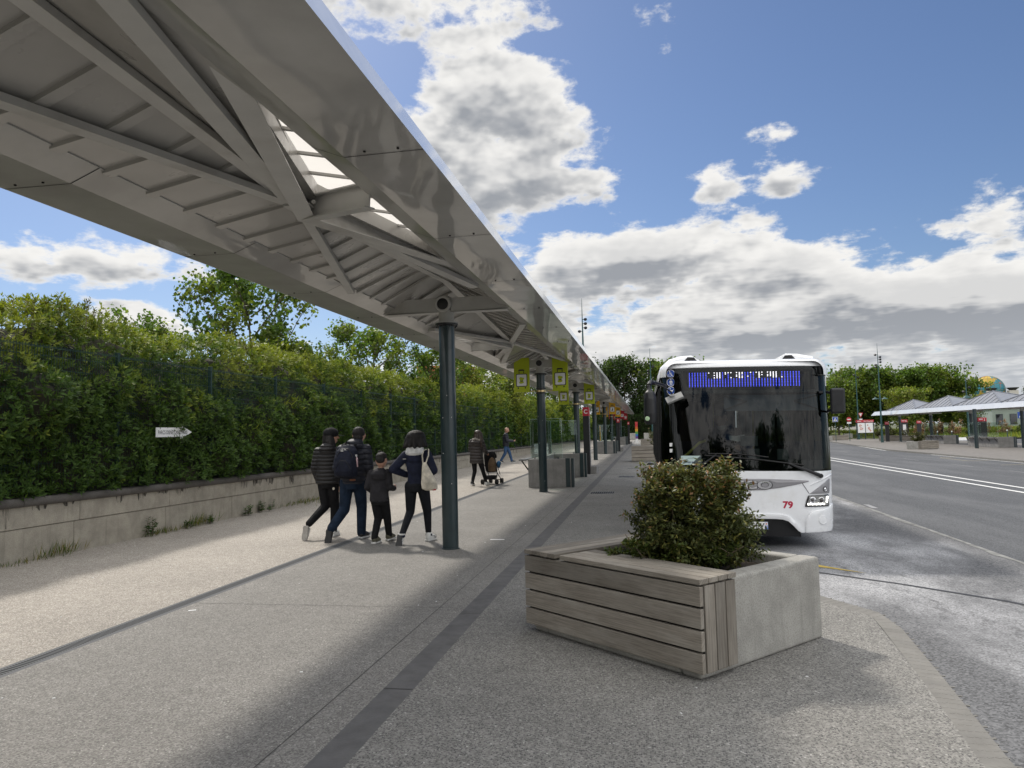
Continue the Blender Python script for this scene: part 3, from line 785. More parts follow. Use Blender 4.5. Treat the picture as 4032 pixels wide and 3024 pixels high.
for i, y in enumerate(COLY):
    arm = MB()
    for s in (-1, 1):
        vs = []
        for x, zb, zt, w in ((.09, 3.435, 3.64, .075), (1.02, 3.452, 3.655, .06)):
            vs += [(s * x, y - w, zb), (s * x, y + w, zb), (s * x, y + w, zt), (s * x, y - w, zt)]
        arm.add(vs, [(0, 1, 5, 4), (1, 2, 6, 5), (2, 3, 7, 6), (3, 0, 4, 7), (4, 5, 6, 7), (0, 3, 2, 1)])
        arm.bx(s * .5 - .42, s * .5 + .42, y - .085, y + .085, 3.428, 3.434)
    arm.build('cross_arm', M_WHITE_STEEL, can, bevel=.008)
    c = MB().lathe((0, y, 0), [(.13, 0), (.13, .012), (.116, .014), (.116, 3.27)], 32)
    co = c.build('column', M_GREEN, can, sm=40)
    h = MB(); h.lathe((0, y, 0), [(.165, 3.272), (.165, 3.292), (.12, 3.293), (.112, 3.36), (.115, 3.46), (.10, 3.47)], 28)
    h.lathe((0, y + .14, 3.56), [(.10, 0), (.128, .02), (.128, .18), (.10, .20), (.09, .22)], 28, axis=(0, -1, 0))
    h.build('column_head', M_WHITE_STEEL, co, sm=40)
    sp_ = MB(); sp_.lathe((-.015, y - .06, 3.555), [(.118, 0), (.118, .085), (.108, .095), (.088, .096), (.084, .085)], 28, axis=(0, -1, -.12))
    so = sp_.build('speaker', M_WHITE_STEEL, co, sm=40)
    gr = MB(); gr.lathe((-.015, y - .148, 3.5445), [(.083, 0), (.06, .006), (.001, .008)], 24, axis=(0, -1, -.12)); gr.build('speaker_grille', M_BLACK, so, sm=40)
    fl = MB()
    fl.lathe((0, y, 0), [(.12, 3.235), (.165, 3.24), (.168, 3.268), (.12, 3.27)], 28)
    for q_ in range(8): fl.cyl((.15 * math.cos(q_ * .785), y + .15 * math.sin(q_ * .785), 3.215), .012, .03, 8)
    fl.build('flange', M_BLACK, co, sm=40)
    if i in BANNER_COLS:
        r_ = MB(); r_.lathe((0, y, 0), [(.118, 2.70), (.152, 2.705), (.152, 2.73), (.118, 2.735)], 28); r_.lathe((0, y, 0), [(.118, 2.83), (.152, 2.835), (.152, 2.86), (.118, 2.865)], 28)
        r_.build('collar', M_BLACK, co, sm=40)
        MB().lathe((0, y, 0), [(.119, 2.745), (.145, 2.747), (.145, 2.80), (.119, 2.802)], 28).build('clamp', M_GOLD, co, sm=40)
    dts = MB()
    rng = random.Random(i)
    for _ in range(5):
        an = rng.uniform(-2.6, -.6); z = rng.uniform(.3, 2.4)
        dts.box((.1165 * math.cos(an), y + .1165 * math.sin(an), z), (.006, .006, rng.uniform(.008, .02)))
    dts.build('paint_chip', M_SIGN_W, co)

# ---------------------------------------------------------------- luggage banners
def rrect(x0, x1, z0, z1, r, n=5):
    out = []
    for cx_, cz_, a0 in ((x1 - r, z1 - r, 0), (x0 + r, z1 - r, 90), (x0 + r, z0 + r, 180), (x1 - r, z0 + r, 270)):
        for i in range(n + 1):
            t = R(a0 + 90 * i / n); out.append((cx_ + r * math.cos(t), cz_ + r * math.sin(t)))
    return out
def disc(cx_, cz_, r, n=16, rz_=None): return [(cx_ + r * math.cos(2 * math.pi * i / n), cz_ + (rz_ or r) * math.sin(2 * math.pi * i / n)) for i in range(n)]
HAT = [(-.055, .20), (-.05, .235), (-.02, .25), (.012, .235), (.05, .228), (.062, .205), (.05, .18), (.032, .165), (.03, .13), (.052, .115), (.048, .085), (.01, .068), (-.035, .066), (-.058, .08), (-.06, .105), (-.038, .125), (-.035, .15)]
CONE = [(-.085, .085), (-.05, .07), (.03, .07), (.085, .095), (.06, .12), (.05, .17), (.045, .255), (.02, .24), (-.01, .20), (-.035, .13), (-.06, .115)]
CASE = [(-.07, .10), (-.03, .10), (-.02, .16), (.01, .11), (.03, .19), (.075, .21), (.06, .25), (.02, .24), (-.01, .17), (-.03, .23), (-.07, .22)]
def banner(loc, colour, side, label):
    m = {'lime': M_LIME, 'amber': M_YEL, 'red': M_RED}[colour]
    t = thing('banner', label, 'banner', loc, 0, 'luggage banners hung on the canopy columns')
    MB().bx(-.215, .215, -.035, .035, .035, .95).bx(-.222, .222, -.04, .04, -.0, .034).build('panel', m, t, bevel=.006)
    if colour == 'red':
        MB().plate(rrect(-.125, .125, .16, .43, .012), (0, -.0385, 0), (1, 0, 0), (0, 0, 1), .002).build('white_square', M_SIGN_W, t)
        e = MB(); e.plate([(x * .9, z + .14) for x, z in CASE], (0, -.041, 0), (1, 0, 0), (0, 0, 1), .0015); e.build('emblem', M_SIGN_BK, t)
    else:
        o = MB(); ax, az = (1, 0, 0), (0, 0, 1)
        o.plate(rrect(-.158, .158, .153, .51, .035), (0, -.0375, 0), ax, az, .002)
        o.bx(-.079, -.058, -.039, -.036, .523, .58); o.bx(.05, .071, -.039, -.036, .523, .58)
        o.plate([(-.088, .588), (.08, .588), (.08, .618), (.04, .632), (-.045, .632), (-.088, .618)], (0, -.0375, 0), ax, az, .002)
        o.plate(disc(-.10, .115, .021), (0, -.0375, 0), ax, az, .002); o.plate(disc(.10, .118, .021), (0, -.0375, 0), ax, az, .002)
        o.build('suitcase_outline', M_SIGN_BK, t)
        MB().plate(rrect(-.137, .137, .174, .489, .022), (0, -.0405, 0), ax, az, .0015).build('white_square', M_SIGN_W, t)
        e = MB()
        if colour == 'lime':
            e.plate([(x * 1.18, z + .17) for x, z in HAT], (0, -.0425, 0), ax, az, .0012); e.build('emblem', m, t)
            w = MB(); w.plate([(-.048, .305), (-.01, .292), (.042, .303), (.04, .325), (-.01, .313), (-.044, .325)], (0, -.0442, 0), ax, az, .001); w.build('hat_band', M_SIGN_BK, t)
        else:
            e.plate([(x, z + .165) for x, z in CONE], (0, -.0425, 0), ax, az, .0012); e.build('emblem', M_DKBLUE, t)
    ar = MB(); ar.bx(*sorted((-side * .21, -side * .36)), -.014, .014, .008, .032); ar.build('bracket', M_GOLD, t)
    return t
ordn = {1: 'second', 2: 'third', 4: 'fifth', 5: 'sixth', 6: 'seventh', 7: 'last'}
for i, c in BANNER_COLS.items():
    for side, nm in ((-1, 'left'), (1, 'right')):
        pic = {'lime': 'suitcase and green hat', 'amber': 'suitcase and blue cone hat', 'red': 'white square with black sign'}[c]
        banner((XC + side * .535 + .03, COLY[i] - .125, 2.755), c, side, f'{c} banner with {pic}, on the {nm} of the {ordn[i]} canopy column')
# ---------------------------------------------------------------- low wall, fence, hedge on the left
def wtop(y): return 0.955 - 0.0066 * max(y, -6)
wl = thing('retaining_wall', 'low stained concrete block wall with rounded dark coping under the hedge', 'wall', (-8.65, 0, 0))
YW0, YW1 = -3.0, 118
seg = list(np.arange(YW0, YW1, 2.18)) + [YW1]
up_, lo_, cp = MB(), MB(), MB()
for a, b in zip(seg, seg[1:]):
    h0, h1 = wtop(a), wtop(b); g = .006
    def blk(mb, y0, y1, za0, za1, zb0, zb1, x0, x1):
        mb.add([(x0, y0, za0), (x1, y0, za0), (x1, y1, zb0), (x0, y1, zb0), (x0, y0, za1), (x1, y0, za1), (x1, y1, zb1), (x0, y1, zb1)],
               [(0, 3, 2, 1), (4, 5, 6, 7), (0, 1, 5, 4), (1, 2, 6, 5), (2, 3, 7, 6), (3, 0, 4, 7)])
    blk(up_, a + g, b - g, h0 * .53 + .004, h0 - .12, h1 * .53 + .004, h1 - .12, -.40, .012)
    blk(lo_, a - .1 + g, b - .1 - g, -.05, h0 * .53 - .004, -.05, h1 * .53 - .004, -.40, 0)
    n = 9
    for q_ in (0, 1):
        y0, y1 = (a + .003, (a + b) / 2 - .003) if q_ == 0 else ((a + b) / 2 + .003, b - .003)
        rings = []
        for y in (y0, y1):
            h = wtop(y); pr_ = []
            for t in np.linspace(-95, 95, n): pr_.append(Vector((.02 + .045 * math.cos(R(t)), y, h - .062 + .062 * math.sin(R(t)))))
            pr_ += [Vector((-.40, y, h)), Vector((-.40, y, h - .12))]
            rings.append(pr_)
        cp.skin(rings)
up_.build('upper_course', M_WALLBLK, wl, bevel=.006); lo_.build('lower_course', M_WALLBLK, wl, bevel=.006)
cp.build('coping', M_COPING, wl, sm=50)
MB().bx(-.38, -.03, YW0, YW1, -.05, .3).build('wall_core', M_GAP, wl)
# stains running down from the coping joints
st = MB(); rng = random.Random(12)
for y in np.arange(6, 60, .55):
    if rng.random() < .55:
        h = wtop(y); w = rng.uniform(.06, .22); L = rng.uniform(.06, .30)
        n = 6; top = [(.0145, y - w + 2 * w * i / n, h - .118) for i in range(n + 1)]
        bot = [(.0145, y - w * .7 + 1.4 * w * i / n, h - .118 - L * rng.uniform(.3, 1)) for i in range(n + 1)]
        st.add(top + bot, [(i, i + 1, n + 2 + i, n + 1 + i) for i in range(n)])
ms = bpy.data.materials.new('lime_stain'); ms.use_nodes = True; q = NT(ms.node_tree)
q.n['Principled BSDF'].inputs[0].default_value = (.05, .043, .036, 1); q.n['Principled BSDF'].inputs['Roughness'].default_value = .9
tr = q.node('ShaderNodeBsdfTransparent'); mx = q.node('ShaderNodeMixShader'); t = q.node('ShaderNodeTexCoord').outputs['Object']
q.l.new(q.ramp(q.noise(q.mapping(t, (1, 9, 1.2)), 1.6, 6, .65), .40, .66), mx.inputs[0]); q.l.new(tr.outputs[0], mx.inputs[1]); q.l.new(q.n['Principled BSDF'].outputs[0], mx.inputs[2]); q.l.new(mx.outputs[0], q.n['Material Output'].inputs[0])
st.build('stain', ms, wl)
# fence
fn = thing('mesh_fence', 'dark green welded mesh fence on posts, overgrown by the hedge', 'fence', (-8.80, 0, 0))
def ftop(y): return 3.18 - .0034 * y
py = [8.3, 11.07, 13.78] + [13.78 + 2.72 * i for i in range(1, 36)]
for y in py:
    if y > 110: break
    MB().bx(-.03, .03, y - .035, y + .035, wtop(y) - .05, ftop(y)).bx(-.034, .034, y - .039, y + .039, ftop(y), ftop(y) + .02).build('post', M_FENCE, fn, bevel=.004)
for a, b in zip([5.5] + py, py):
    if b > 62: break
    m = MB(); near = b < 24
    for z in [wtop(a) + .06] + [wtop(a) + .06 + .2 * i for i in range(1, 11)] + [ftop(a) - .05]:
        if near or z > ftop(a) - .3 or int(z * 5) % 3 == 0: m.beam((.04, a + .03, z), (.04, b - .03, z), .006, .008 if near else .014)
    for z in (ftop(a) - .02, ftop(a) - .65, ftop(a) - 1.3):
        m.beam((.06, a + .03, z - .05), (.06, b - .03, z - .05), .006, .008)
    if b < 45:
        n = 52 if near else 26
        for i in range(n):
            y = a + .05 + (b - a - .1) * i / (n - 1); m.beam((.045, y, wtop(a)), (.045, y, ftop(a) - .02), .005, .005)
    m.build('mesh_panel', M_FENCE, fn)

# ---------------------------------------------------------------- leaf clouds
def leaf_mesh(name, P, D, N, L, Wd, C, fold=0.0):
    """one folded quad pair per leaf. P base, D direction, N normal, L length, Wd width, C colour"""
    n = len(P)
    D = D / np.linalg.norm(D, axis=1)[:, None]
    Sd = np.cross(D, N); Sd /= (np.linalg.norm(Sd, axis=1)[:, None] + 1e-9)
    Nn = np.cross(Sd, D)
    L = L[:, None]; Wd = Wd[:, None]
    a = P; b = P + D * L * .45 + Sd * Wd * .5 - Nn * L * .06; c = P + D * L - Nn * L * .16; d = P + D * L * .45 - Sd * Wd * .5 - Nn * L * .06
    V = np.stack([a, b, c, d], 1).reshape(-1, 3)
    me = bpy.data.meshes.new(name)
    me.vertices.add(4 * n); me.vertices.foreach_set('co', V.astype(np.float32).ravel())
    me.loops.add(4 * n); me.loops.foreach_set('vertex_index', np.arange(4 * n, dtype=np.int32))
    me.polygons.add(n); me.polygons.foreach_set('loop_start', np.arange(0, 4 * n, 4, dtype=np.int32))
    try: me.polygons.foreach_set('loop_total', np.full(n, 4, dtype=np.int32))
    except Exception: pass
    me.update(calc_edges=True)
    at = me.attributes.new('col', 'FLOAT_COLOR', 'POINT')
    cc = np.ones((n, 4), np.float32); cc[:, :3] = C
    at.data.foreach_set('color', np.repeat(cc, 4, axis=0).ravel())
    return me
def rnd_dirs(rg, n):
    v = rg.normal(size=(n, 3)); return v / np.linalg.norm(v, axis=1)[:, None]
def vnoise(y, z, s, seed):
    """cheap smooth 2-D noise, range about -1..1"""
    rg = np.random.default_rng(seed); out = np.zeros_like(y)
    for i in range(6):
        f = s * rg.uniform(.5, 1.9); a = rg.uniform(0, 2 * np.pi); ph = rg.uniform(0, 6.28)
        out += np.sin((y * np.cos(a) + z * np.sin(a)) * f + ph)
    return out / 3.2
def hedge_x(y, z):
    t = np.clip((z - 2.35 + .25 * vnoise(y, y * 0, 2.2, 31)) / .45, 0, 1); t = t * t * (3 - 2 * t)
    f = np.clip((y - 20) / 6, 0, 1)
    return -8.62 - .34 * (t + (1 - t) * f) + .13 * vnoise(y, z, 2.6, 1) + .11 * vnoise(y, z, 6.0, 2) - .25 * np.clip(z - 3.1, 0, 2)
def hedge_top(y): return np.interp(y, [3, 8.5, 9.6, 10.6, 11.4, 12.4, 13.6, 14.6, 15.6, 24, 29, 37, 50, 80, 118], [3.30, 3.34, 3.52, 3.80, 3.68, 3.46, 3.38, 3.58, 3.72, 3.70, 3.66, 3.85, 4.05, 4.1, 4.1]) + .07 * vnoise(y, y * 0, 1.9, 5) + .09 * vnoise(y, y * 0, 4.6, 6)
rg = np.random.default_rng(11)
parts = []
for y0, y1, dens, sc in ((-28, 3.5, 14, 3.2), (3.5, 9.5, 190, 1.05), (9.5, 15, 200, 1.1), (15, 24, 125, 1.35), (24, 42, 60, 1.9), (42, 70, 24, 3.0), (70, 118, 9, 4.6)):
    n = int((y1 - y0) * 4.2 * dens)
    y = rg.uniform(y0, y1, n)
    z = rg.uniform(0, 1, n)
    top = hedge_top(y); lo = .93 - .006 * np.maximum(y, -6)
    onTop = rg.uniform(0, 1, n) < .24
    zz = lo + (top - lo) * z
    zz = np.where(onTop, top + rg.normal(0, .06, n) + .10 * vnoise(y, y * 0, 12, 3), zz)
    x = hedge_x(y, np.minimum(zz, top)) - np.abs(rg.normal(0, .10, n))
    x = np.where(onTop, x - rg.uniform(0, 1.5, n), x); zz = np.where(onTop, zz + .10 * np.clip((-9.0 - x) / .5, 0, 1), zz)
    base = np.stack([x, y, zz], 1)
    sh = np.stack([np.where(onTop, .15, .75) + rg.normal(0, .3, n), rg.normal(0, .38, n), np.where(onTop, 1.0, .55) + rg.normal(0, .25, n)], 1)
    sh /= np.linalg.norm(sh, axis=1)[:, None]
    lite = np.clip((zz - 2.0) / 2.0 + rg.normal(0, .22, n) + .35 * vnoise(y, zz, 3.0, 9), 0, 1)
    parts.append((base, sh, lite, onTop, sc))
PP, DD, NN, LL, WW, CC = [], [], [], [], [], []
for base, sh, lite, onTop, sc in parts:
    n = len(base); kx = 8
    ref = rnd_dirs(rg, n); u = np.cross(sh, ref); u /= np.linalg.norm(u, axis=1)[:, None]; v = np.cross(sh, u)
    for j in range(kx):
        an = rg.uniform(0, 2 * np.pi, n); t = rg.uniform(.15, 1.0, n)
        rad = np.cos(an)[:, None] * u + np.sin(an)[:, None] * v
        d = sh * (.35 + .5 * t[:, None]) + rad * (.95 - .35 * t[:, None])
        L = rg.uniform(.06, .105, n) * sc * (1.1 - .25 * t)
        p = base + sh * (t * .11 * sc)[:, None]
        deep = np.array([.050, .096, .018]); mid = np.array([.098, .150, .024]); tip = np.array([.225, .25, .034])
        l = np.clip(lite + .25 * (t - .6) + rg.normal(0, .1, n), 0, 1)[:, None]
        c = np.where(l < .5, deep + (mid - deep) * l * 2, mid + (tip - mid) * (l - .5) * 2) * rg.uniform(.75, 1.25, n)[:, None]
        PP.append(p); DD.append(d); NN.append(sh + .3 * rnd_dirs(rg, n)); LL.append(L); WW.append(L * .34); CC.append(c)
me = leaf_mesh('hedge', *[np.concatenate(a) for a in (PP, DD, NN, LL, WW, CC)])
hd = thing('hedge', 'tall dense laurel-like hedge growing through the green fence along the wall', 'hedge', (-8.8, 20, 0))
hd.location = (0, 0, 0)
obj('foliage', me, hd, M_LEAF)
# twiggy inside of the hedge
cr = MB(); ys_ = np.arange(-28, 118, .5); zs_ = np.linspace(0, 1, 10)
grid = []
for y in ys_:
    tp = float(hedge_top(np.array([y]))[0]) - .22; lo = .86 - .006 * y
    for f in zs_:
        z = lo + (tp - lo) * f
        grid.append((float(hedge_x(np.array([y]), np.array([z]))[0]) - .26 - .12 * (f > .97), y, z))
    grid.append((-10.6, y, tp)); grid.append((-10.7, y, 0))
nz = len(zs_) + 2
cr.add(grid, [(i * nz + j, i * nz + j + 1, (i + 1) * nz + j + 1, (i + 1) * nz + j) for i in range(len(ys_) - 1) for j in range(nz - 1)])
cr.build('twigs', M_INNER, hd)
# long shoots standing out of the top
PP, DD, NN, LL, WW, CC = [], [], [], [], [], []; tw = MB()
for _ in range(120):
    y = rg.uniform(6, 30) if rg.random() < .7 else rg.uniform(9.6, 11.6); z0 = float(hedge_top(np.array([y]))[0]) - .05; x = -9.1 - rg.uniform(0, .9)
    h = rg.uniform(.12, .34); d = np.array([rg.normal(0, .18), rg.normal(0, .22), 1.0]); d /= np.linalg.norm(d)
    tw.tube([(x, y, z0 - .2), tuple(np.array([x, y, z0]) + d * h)], [.004, .002], 4)
    for j in range(18):
        t = rg.uniform(.1, 1); an = rg.uniform(0, 6.28); r_ = np.array([math.cos(an), math.sin(an), .6])
        PP.append(np.array([x, y, z0]) + d * h * t); DD.append(r_ + d * .6); NN.append(d); LL.append(rg.uniform(.06, .1)); WW.append(.024); CC.append(np.array([.10, .10, .022]) * rg.uniform(.7, 1.5))
obj('shoot_leaves', leaf_mesh('shoots', *[np.array(a) for a in (PP, DD, NN, LL, WW, CC)]), hd, M_LEAF)
tw.build('shoot_stems', M_TWIG, hd)

# white arrow sign
sg = thing('direction_sign', 'white arrow sign pointing right, half hidden in the hedge', 'sign', (-8.47, 11.62, 1.72))
ar = [(0, 0), (.70, 0), (.70, -.045), (1.03, .085), (.70, .215), (.70, .17), (0, .17)]
MB().plate(ar, (0, 0, 0), (0, 1, 0), (0, 0, 1), .012).build('arrow_board', M_SIGN_W, sg)
tx = MB(); put_text(tx, 'PARCS DISNEYLAND PARIS', .098, (.0135, .47, .05), (0, 1, 0), (0, 0, 1), .0008, .84); tx.build('lettering', M_SIGN_BK, sg)
# a few leaves grow over the sign
rg = np.random.default_rng(5); n = 150
P_ = np.stack([-8.42 + rg.normal(0, .02, n), np.where(rg.random(n) < .75, rg.normal(12.30, .12, n), rg.uniform(11.6, 12.4, n)), 0 * rg.random(n)], 1)
P_[:, 2] = np.where(rg.random(n) < .5, 1.69 + rg.normal(0, .03, n), 1.93 + rg.normal(0, .03, n))
obj('sprig_leaves', leaf_mesh('sprig', P_, np.stack([rg.normal(.3, .3, n), rg.normal(0, .7, n), rg.normal(.0, .7, n)], 1), np.tile([1.0, 0, .3], (n, 1)), rg.uniform(.05, .085, n), np.full(n, .022), np.array([.05, .085, .016]) * rg.uniform(.7, 1.4, (n, 1))), hd, M_LEAF)

# weeds at the foot of the wall
def weed(y, h, w, n, kind, label, x=-8.55):
    rg = np.random.default_rng(int(y * 100))
    t = thing('weed', label, 'weed', (x, y, 0), 0, 'weeds along the foot of the wall')
    if kind == 'leafy':
        st = MB(); PP, DD, NN, LL, WW, CC = [], [], [], [], [], []
        for s in range(max(3, n // 22)):
            b = np.array([rg.normal(0, w * .12), rg.normal(0, w * .3), 0]); d = np.array([rg.normal(.12, .15), rg.normal(0, .25), 1.0]); d /= np.linalg.norm(d); hh = h * rg.uniform(.6, 1)
            st.tube([tuple(b), tuple(b + d * hh)], [.005, .003], 5)
            for j in range(22):
                f = rg.uniform(.1, 1); an = rg.uniform(0, 6.28); r_ = np.array([math.cos(an), math.sin(an), rg.uniform(.1, .8)])
                PP.append(b + d * hh * f); DD.append(r_); NN.append(np.array([0, 0, 1.0]) + .3 * rg.normal(size=3)); L = rg.uniform(.06, .11) * (1.15 - .5 * f); LL.append(L); WW.append(L * .42); CC.append(np.array([.045, .10, .018]) * rg.uniform(.6, 1.5))
        st.build('stem', M_TWIG, t)
        obj('leaves', leaf_mesh('w', *[np.array(a) for a in (PP, DD, NN, LL, WW, CC)]), t, M_LEAF_S)
    else:
        P_ = np.stack([rg.normal(0, w * .15, n), rg.normal(0, w * .5, n), np.zeros(n)], 1)
        D_ = np.stack([rg.normal(.15, .3, n), rg.normal(0, .35, n), np.ones(n)], 1)
        C_ = np.where(rg.random((n, 1)) < .65, np.array([[.085, .12, .025]]), np.array([[.20, .17, .06]])) * rg.uniform(.6, 1.4, (n, 1))
        obj('blades', leaf_mesh('g', P_, D_, rnd_dirs(rg, n), h * rg.uniform(.4, 1, n), np.full(n, .011), C_), t, M_GRASS)
weed(8.05, .22, .3, 44, 'leafy', 'pale rosette weed nearest to the camera at the wall foot')
weed(9.62, .30, .4, 70, 'grassy', 'tall wispy grass tuft below the first wall joint')
weed(9.0, .12, .6, 70, 'grassy', 'low straw-coloured grass fringe beside the nearest weed')
weed(11.6, .40, .24, 130, 'leafy', 'tallest leafy green weed against the wall, left of the second joint')
weed(12.0, .14, .5, 110, 'grassy', 'short grass patch right of the tallest weed')
weed(12.65, .17, .22, 66, 'leafy', 'small round leafy weed by the second wall joint')
weed(13.0, .3, .4, 90, 'grassy', 'dry grass tuft between two small weeds')
weed(13.4, .22, .2, 66, 'leafy', 'small leafy weed before the pair of bushy weeds')
weed(14.75, .28, .26, 88, 'leafy', 'left bushy weed of the pair in mid wall')
weed(15.6, .30, .55, 150, 'leafy', 'broad dark bushy weed in mid wall')
weed(17.6, .18, 1.6, 330, 'grassy', 'long yellow-green grass fringe behind the walking group')
weed(19.7, .46, .25, 88, 'leafy', 'thin upright weed left of the walking group')
weed(20.7, .46, .35, 132, 'leafy', 'bright leafy weed beside the walking girl')
weed(22.6, .3, .7, 130, 'grassy', 'grass tuft just left of the walking girl')
weed(28.0, .36, .5, 110, 'leafy', 'leafy weed seen between the boy and the woman')
# ---------------------------------------------------------------- people
def V3(*a): return Vector(a)
def hand(mb, w, d, nrm, L=.17, curl=.5):
    """palm, four unequal bent fingers and a thumb from the side of the palm; w wrist, d direction, nrm palm normal"""
    d = Vector(d).normalized(); n = Vector(nrm); n = (n - d * n.dot(d)).normalized(); s = d.cross(n)
    w = Vector(w); pl = L * .48
    mb.cap(w - d * .01, w + d * .03, .021, .022); 
    for q in (-.022, -.008, .008, .022): mb.cap(w + d * .02 + s * q * .7, w + d * pl + s * q, .014, .011, 8)
    for q, f in ((-.030, .80), (-.010, .98), (.010, 1.0), (.029, .86)):
        a = w + d * pl + s * q; l = L * .5 * f
        d1 = (d + n * curl * .5).normalized(); d2 = (d + n * curl * 1.6).normalized()
        b = a + d1 * l * .45; mb.cap(a, b, .0095, .009, 8); mb.cap(b, b + d2 * l * .5, .009, .0075, 8)
    a = w + d * L * .16 + s * .026; b = a + (d * .7 + s * .75 + n * .35).normalized() * L * .24
    mb.cap(a, b, .012, .0105, 8); mb.cap(b, b + (d * .95 + s * .15 + n * .4).normalized() * L * .18, .0105, .008, 8)
def head(mb, c, r, yaw=0, pitch=0):
    """head with nose, brow, chin, ears; faces +Y before turning"""
    rot = Matrix.Rotation(yaw, 3, 'Z') @ Matrix.Rotation(pitch, 3, 'X'); c = Vector(c)
    def p(x, y, z): return c + rot @ Vector((x * r, y * r, z * r))
    mb.ell(c, (.78 * r, .95 * r, 1.02 * r), 16, 11, rot)
    mb.ell(p(0, .22, -.42), (.60 * r, .66 * r, .66 * r), 14, 9, rot)
    mb.cap(p(0, .94, .12), p(0, 1.10, -.22), .10 * r, .14 * r, 8)
    mb.cap(p(-.32, .80, .20), p(.32, .80, .20), .12 * r, .12 * r, 8)
    mb.cap(p(-.2, .80, -.56), p(.2, .80, -.56), .10 * r, .10 * r, 8)
    for s in (-1, 1):
        mb.ell(p(s * .80, -.02, -.05), (.09 * r, .20 * r, .30 * r), 10, 7, rot)
        mb.ell(p(s * .30, .84, .05), (.13 * r, .10 * r, .09 * r), 8, 6, rot)
    return p
def shoe(t, heel, toe, up, m_up, m_sole, w=.052, hgt=.065, label=None):
    """shoe with a separate sole; heel and toe are points of the sole"""
    heel, toe = Vector(heel), Vector(toe); d = (toe - heel); L = d.length; d.normalize(); u = Vector(up); u = (u - d * u.dot(d)).normalized(); s = d.cross(u)
    mb = MB()
    mb.cap(heel + d * .045 + u * .055, heel + d * .055 + u * .10, .044, .042); mb.cap(heel + d * .05 + u * .05, heel + d * (L * .65) + u * .05, .046, w * .92)
    mb.cap(heel + d * (L * .6) + u * .048, toe - d * .04 + u * .040, w * .93, w * .72); mb.cap(heel + d * .08 + u * .10, heel + d * (L * .55) + u * .06, .038, .042)
    o = obj('shoe', remesh(mb, .008, 2), t, m_up)
    so = MB(); pts = []
    for f, ww in ((0, .55), (.03, .8), (.15, .86), (.4, .78), (.65, 1.0), (.85, .92), (.96, .6), (1.0, .3)): pts.append((f * L, ww * w))
    poly = pts + [(a, -b) for a, b in reversed(pts)]
    so.plate(poly, heel, d, -s, .028) if d.cross(-s).dot(u) > 0 else so.plate([(a, -b) for a, b in poly], heel, d, s, .028)
    so.build('sole', m_sole, o, bevel=.004)
    return o
def limb(mb, pts, rad): mb.chain([Vector(p) for p in pts], rad, 12)

def body_base(t, J, hr, yaw, pit, hands, neckr=.05, skin=None, b=.72):
    mb = MB()
    mb.cap(J['neck'] - V3(0, 0, .06), J['head'] - V3(0, 0, .04), neckr, neckr * .95)
    head(mb, J['head'], hr, yaw, pit)
    limb(mb, [J['neck'] - V3(0, 0, .10), J['chest'], J['pelvis']], [.08 * b, .12 * b, .13 * b])
    for s in 'LR':
        limb(mb, [J['neck'] - V3(0, 0, .12), J['s' + s]], [.06 * b, .05 * b])
        limb(mb, [J['s' + s], J['e' + s], J['w' + s]], [.042, .036, .025])
        limb(mb, [J['pelvis'], J['h' + s], J['k' + s], J['a' + s]], [.10 * b, .085 * b, .055 * b, .036])
        if s in hands: hand(mb, J['w' + s], *hands[s])
    return obj('body', remesh(mb, .0085, 2, .4), t, skin or M_SKIN)

def J_(**kw): return {k_: Vector(v) for k_, v in kw.items()}
F_JEANS = fabric('dark_blue_denim', (.010, .018, .034), .85, .4, 22)
F_BLACK = fabric('black_cloth', (.008, .008, .009), .85, .5, 12)
F_CHAR = fabric('charcoal_cloth', (.022, .021, .024), .8, .7, 9)
F_NAVY = fabric('navy_cloth', (.012, .015, .032), .7, .7, 10)
F_PACK = fabric('navy_pack_cloth', (.010, .012, .022), .75, 1.0, 9)
F_WHITE = fabric('white_fleece', (.55, .55, .54), .95, 1.0, 30)
F_CREAM = fabric('cream_canvas', (.52, .48, .40), .9, .8, 7)
P_BLACK = puffer('black_puffer', (.012, .011, .012), .062, 1.0)
P_NAVY = puffer('navy_puffer', (.012, .014, .024), .085, .9)
P_BROWN = puffer('dark_brown_puffer', (.030, .024, .022), .095, 1.0)
M_SHOEW = mat('white_trainer', (.62, .62, .60), .5, var=.08, vscale=20)
M_SOLEG = mat('grey_sole', (.36, .34, .31), .7, var=.2, vscale=30, bump=.6, bscale=90)
M_SHOEB = mat('black_trainer', (.015, .015, .016), .5)
M_OLIVE = mat('olive_trainer', (.10, .095, .065), .7, var=.2, vscale=20)
GRP = 'people walking along the platform'

# girl in a black quilted jacket and cap
t = thing('person', 'girl in black puffer jacket, black cap and white trainers, looking right', 'person', (-5.26, 11.62, 0), R(2), GRP)
J = J_(head=(.05, .02, 1.645), neck=(.02, 0, 1.50), chest=(0, 0, 1.28), pelvis=(0, 0, .93), sL=(-.165, 0, 1.41), eL=(-.225, -.02, 1.13), wL=(-.20, .10, .90), sR=(.165, .01, 1.41), eR=(.205, .0, 1.12), wR=(.195, .05, .86),
       hL=(-.085, 0, .90), kL=(-.055, .02, .50), aL=(-.175, -.36, .26), hR=(.085, 0, .90), kR=(.10, .05, .50), aR=(.085, .02, .10))
body_base(t, J, .115, R(-78), R(6), {'R': ((-.05, .1, -1), (-1, 0, 0), .16, .5), 'L': ((.1, .2, -1), (1, 0, 0), .16, .5)})
mb = MB(); mb.loft([(0, 0, .86, .15, .10), (0, 0, .88, .21, .145), (0, 0, 1.0, .205, .145), (0, 0, 1.15, .185, .135), (.0, 0, 1.30, .195, .135), (.005, 0, 1.40, .19, .12), (.015, 0, 1.47, .11, .09), (.02, 0, 1.50, .07, .07)])
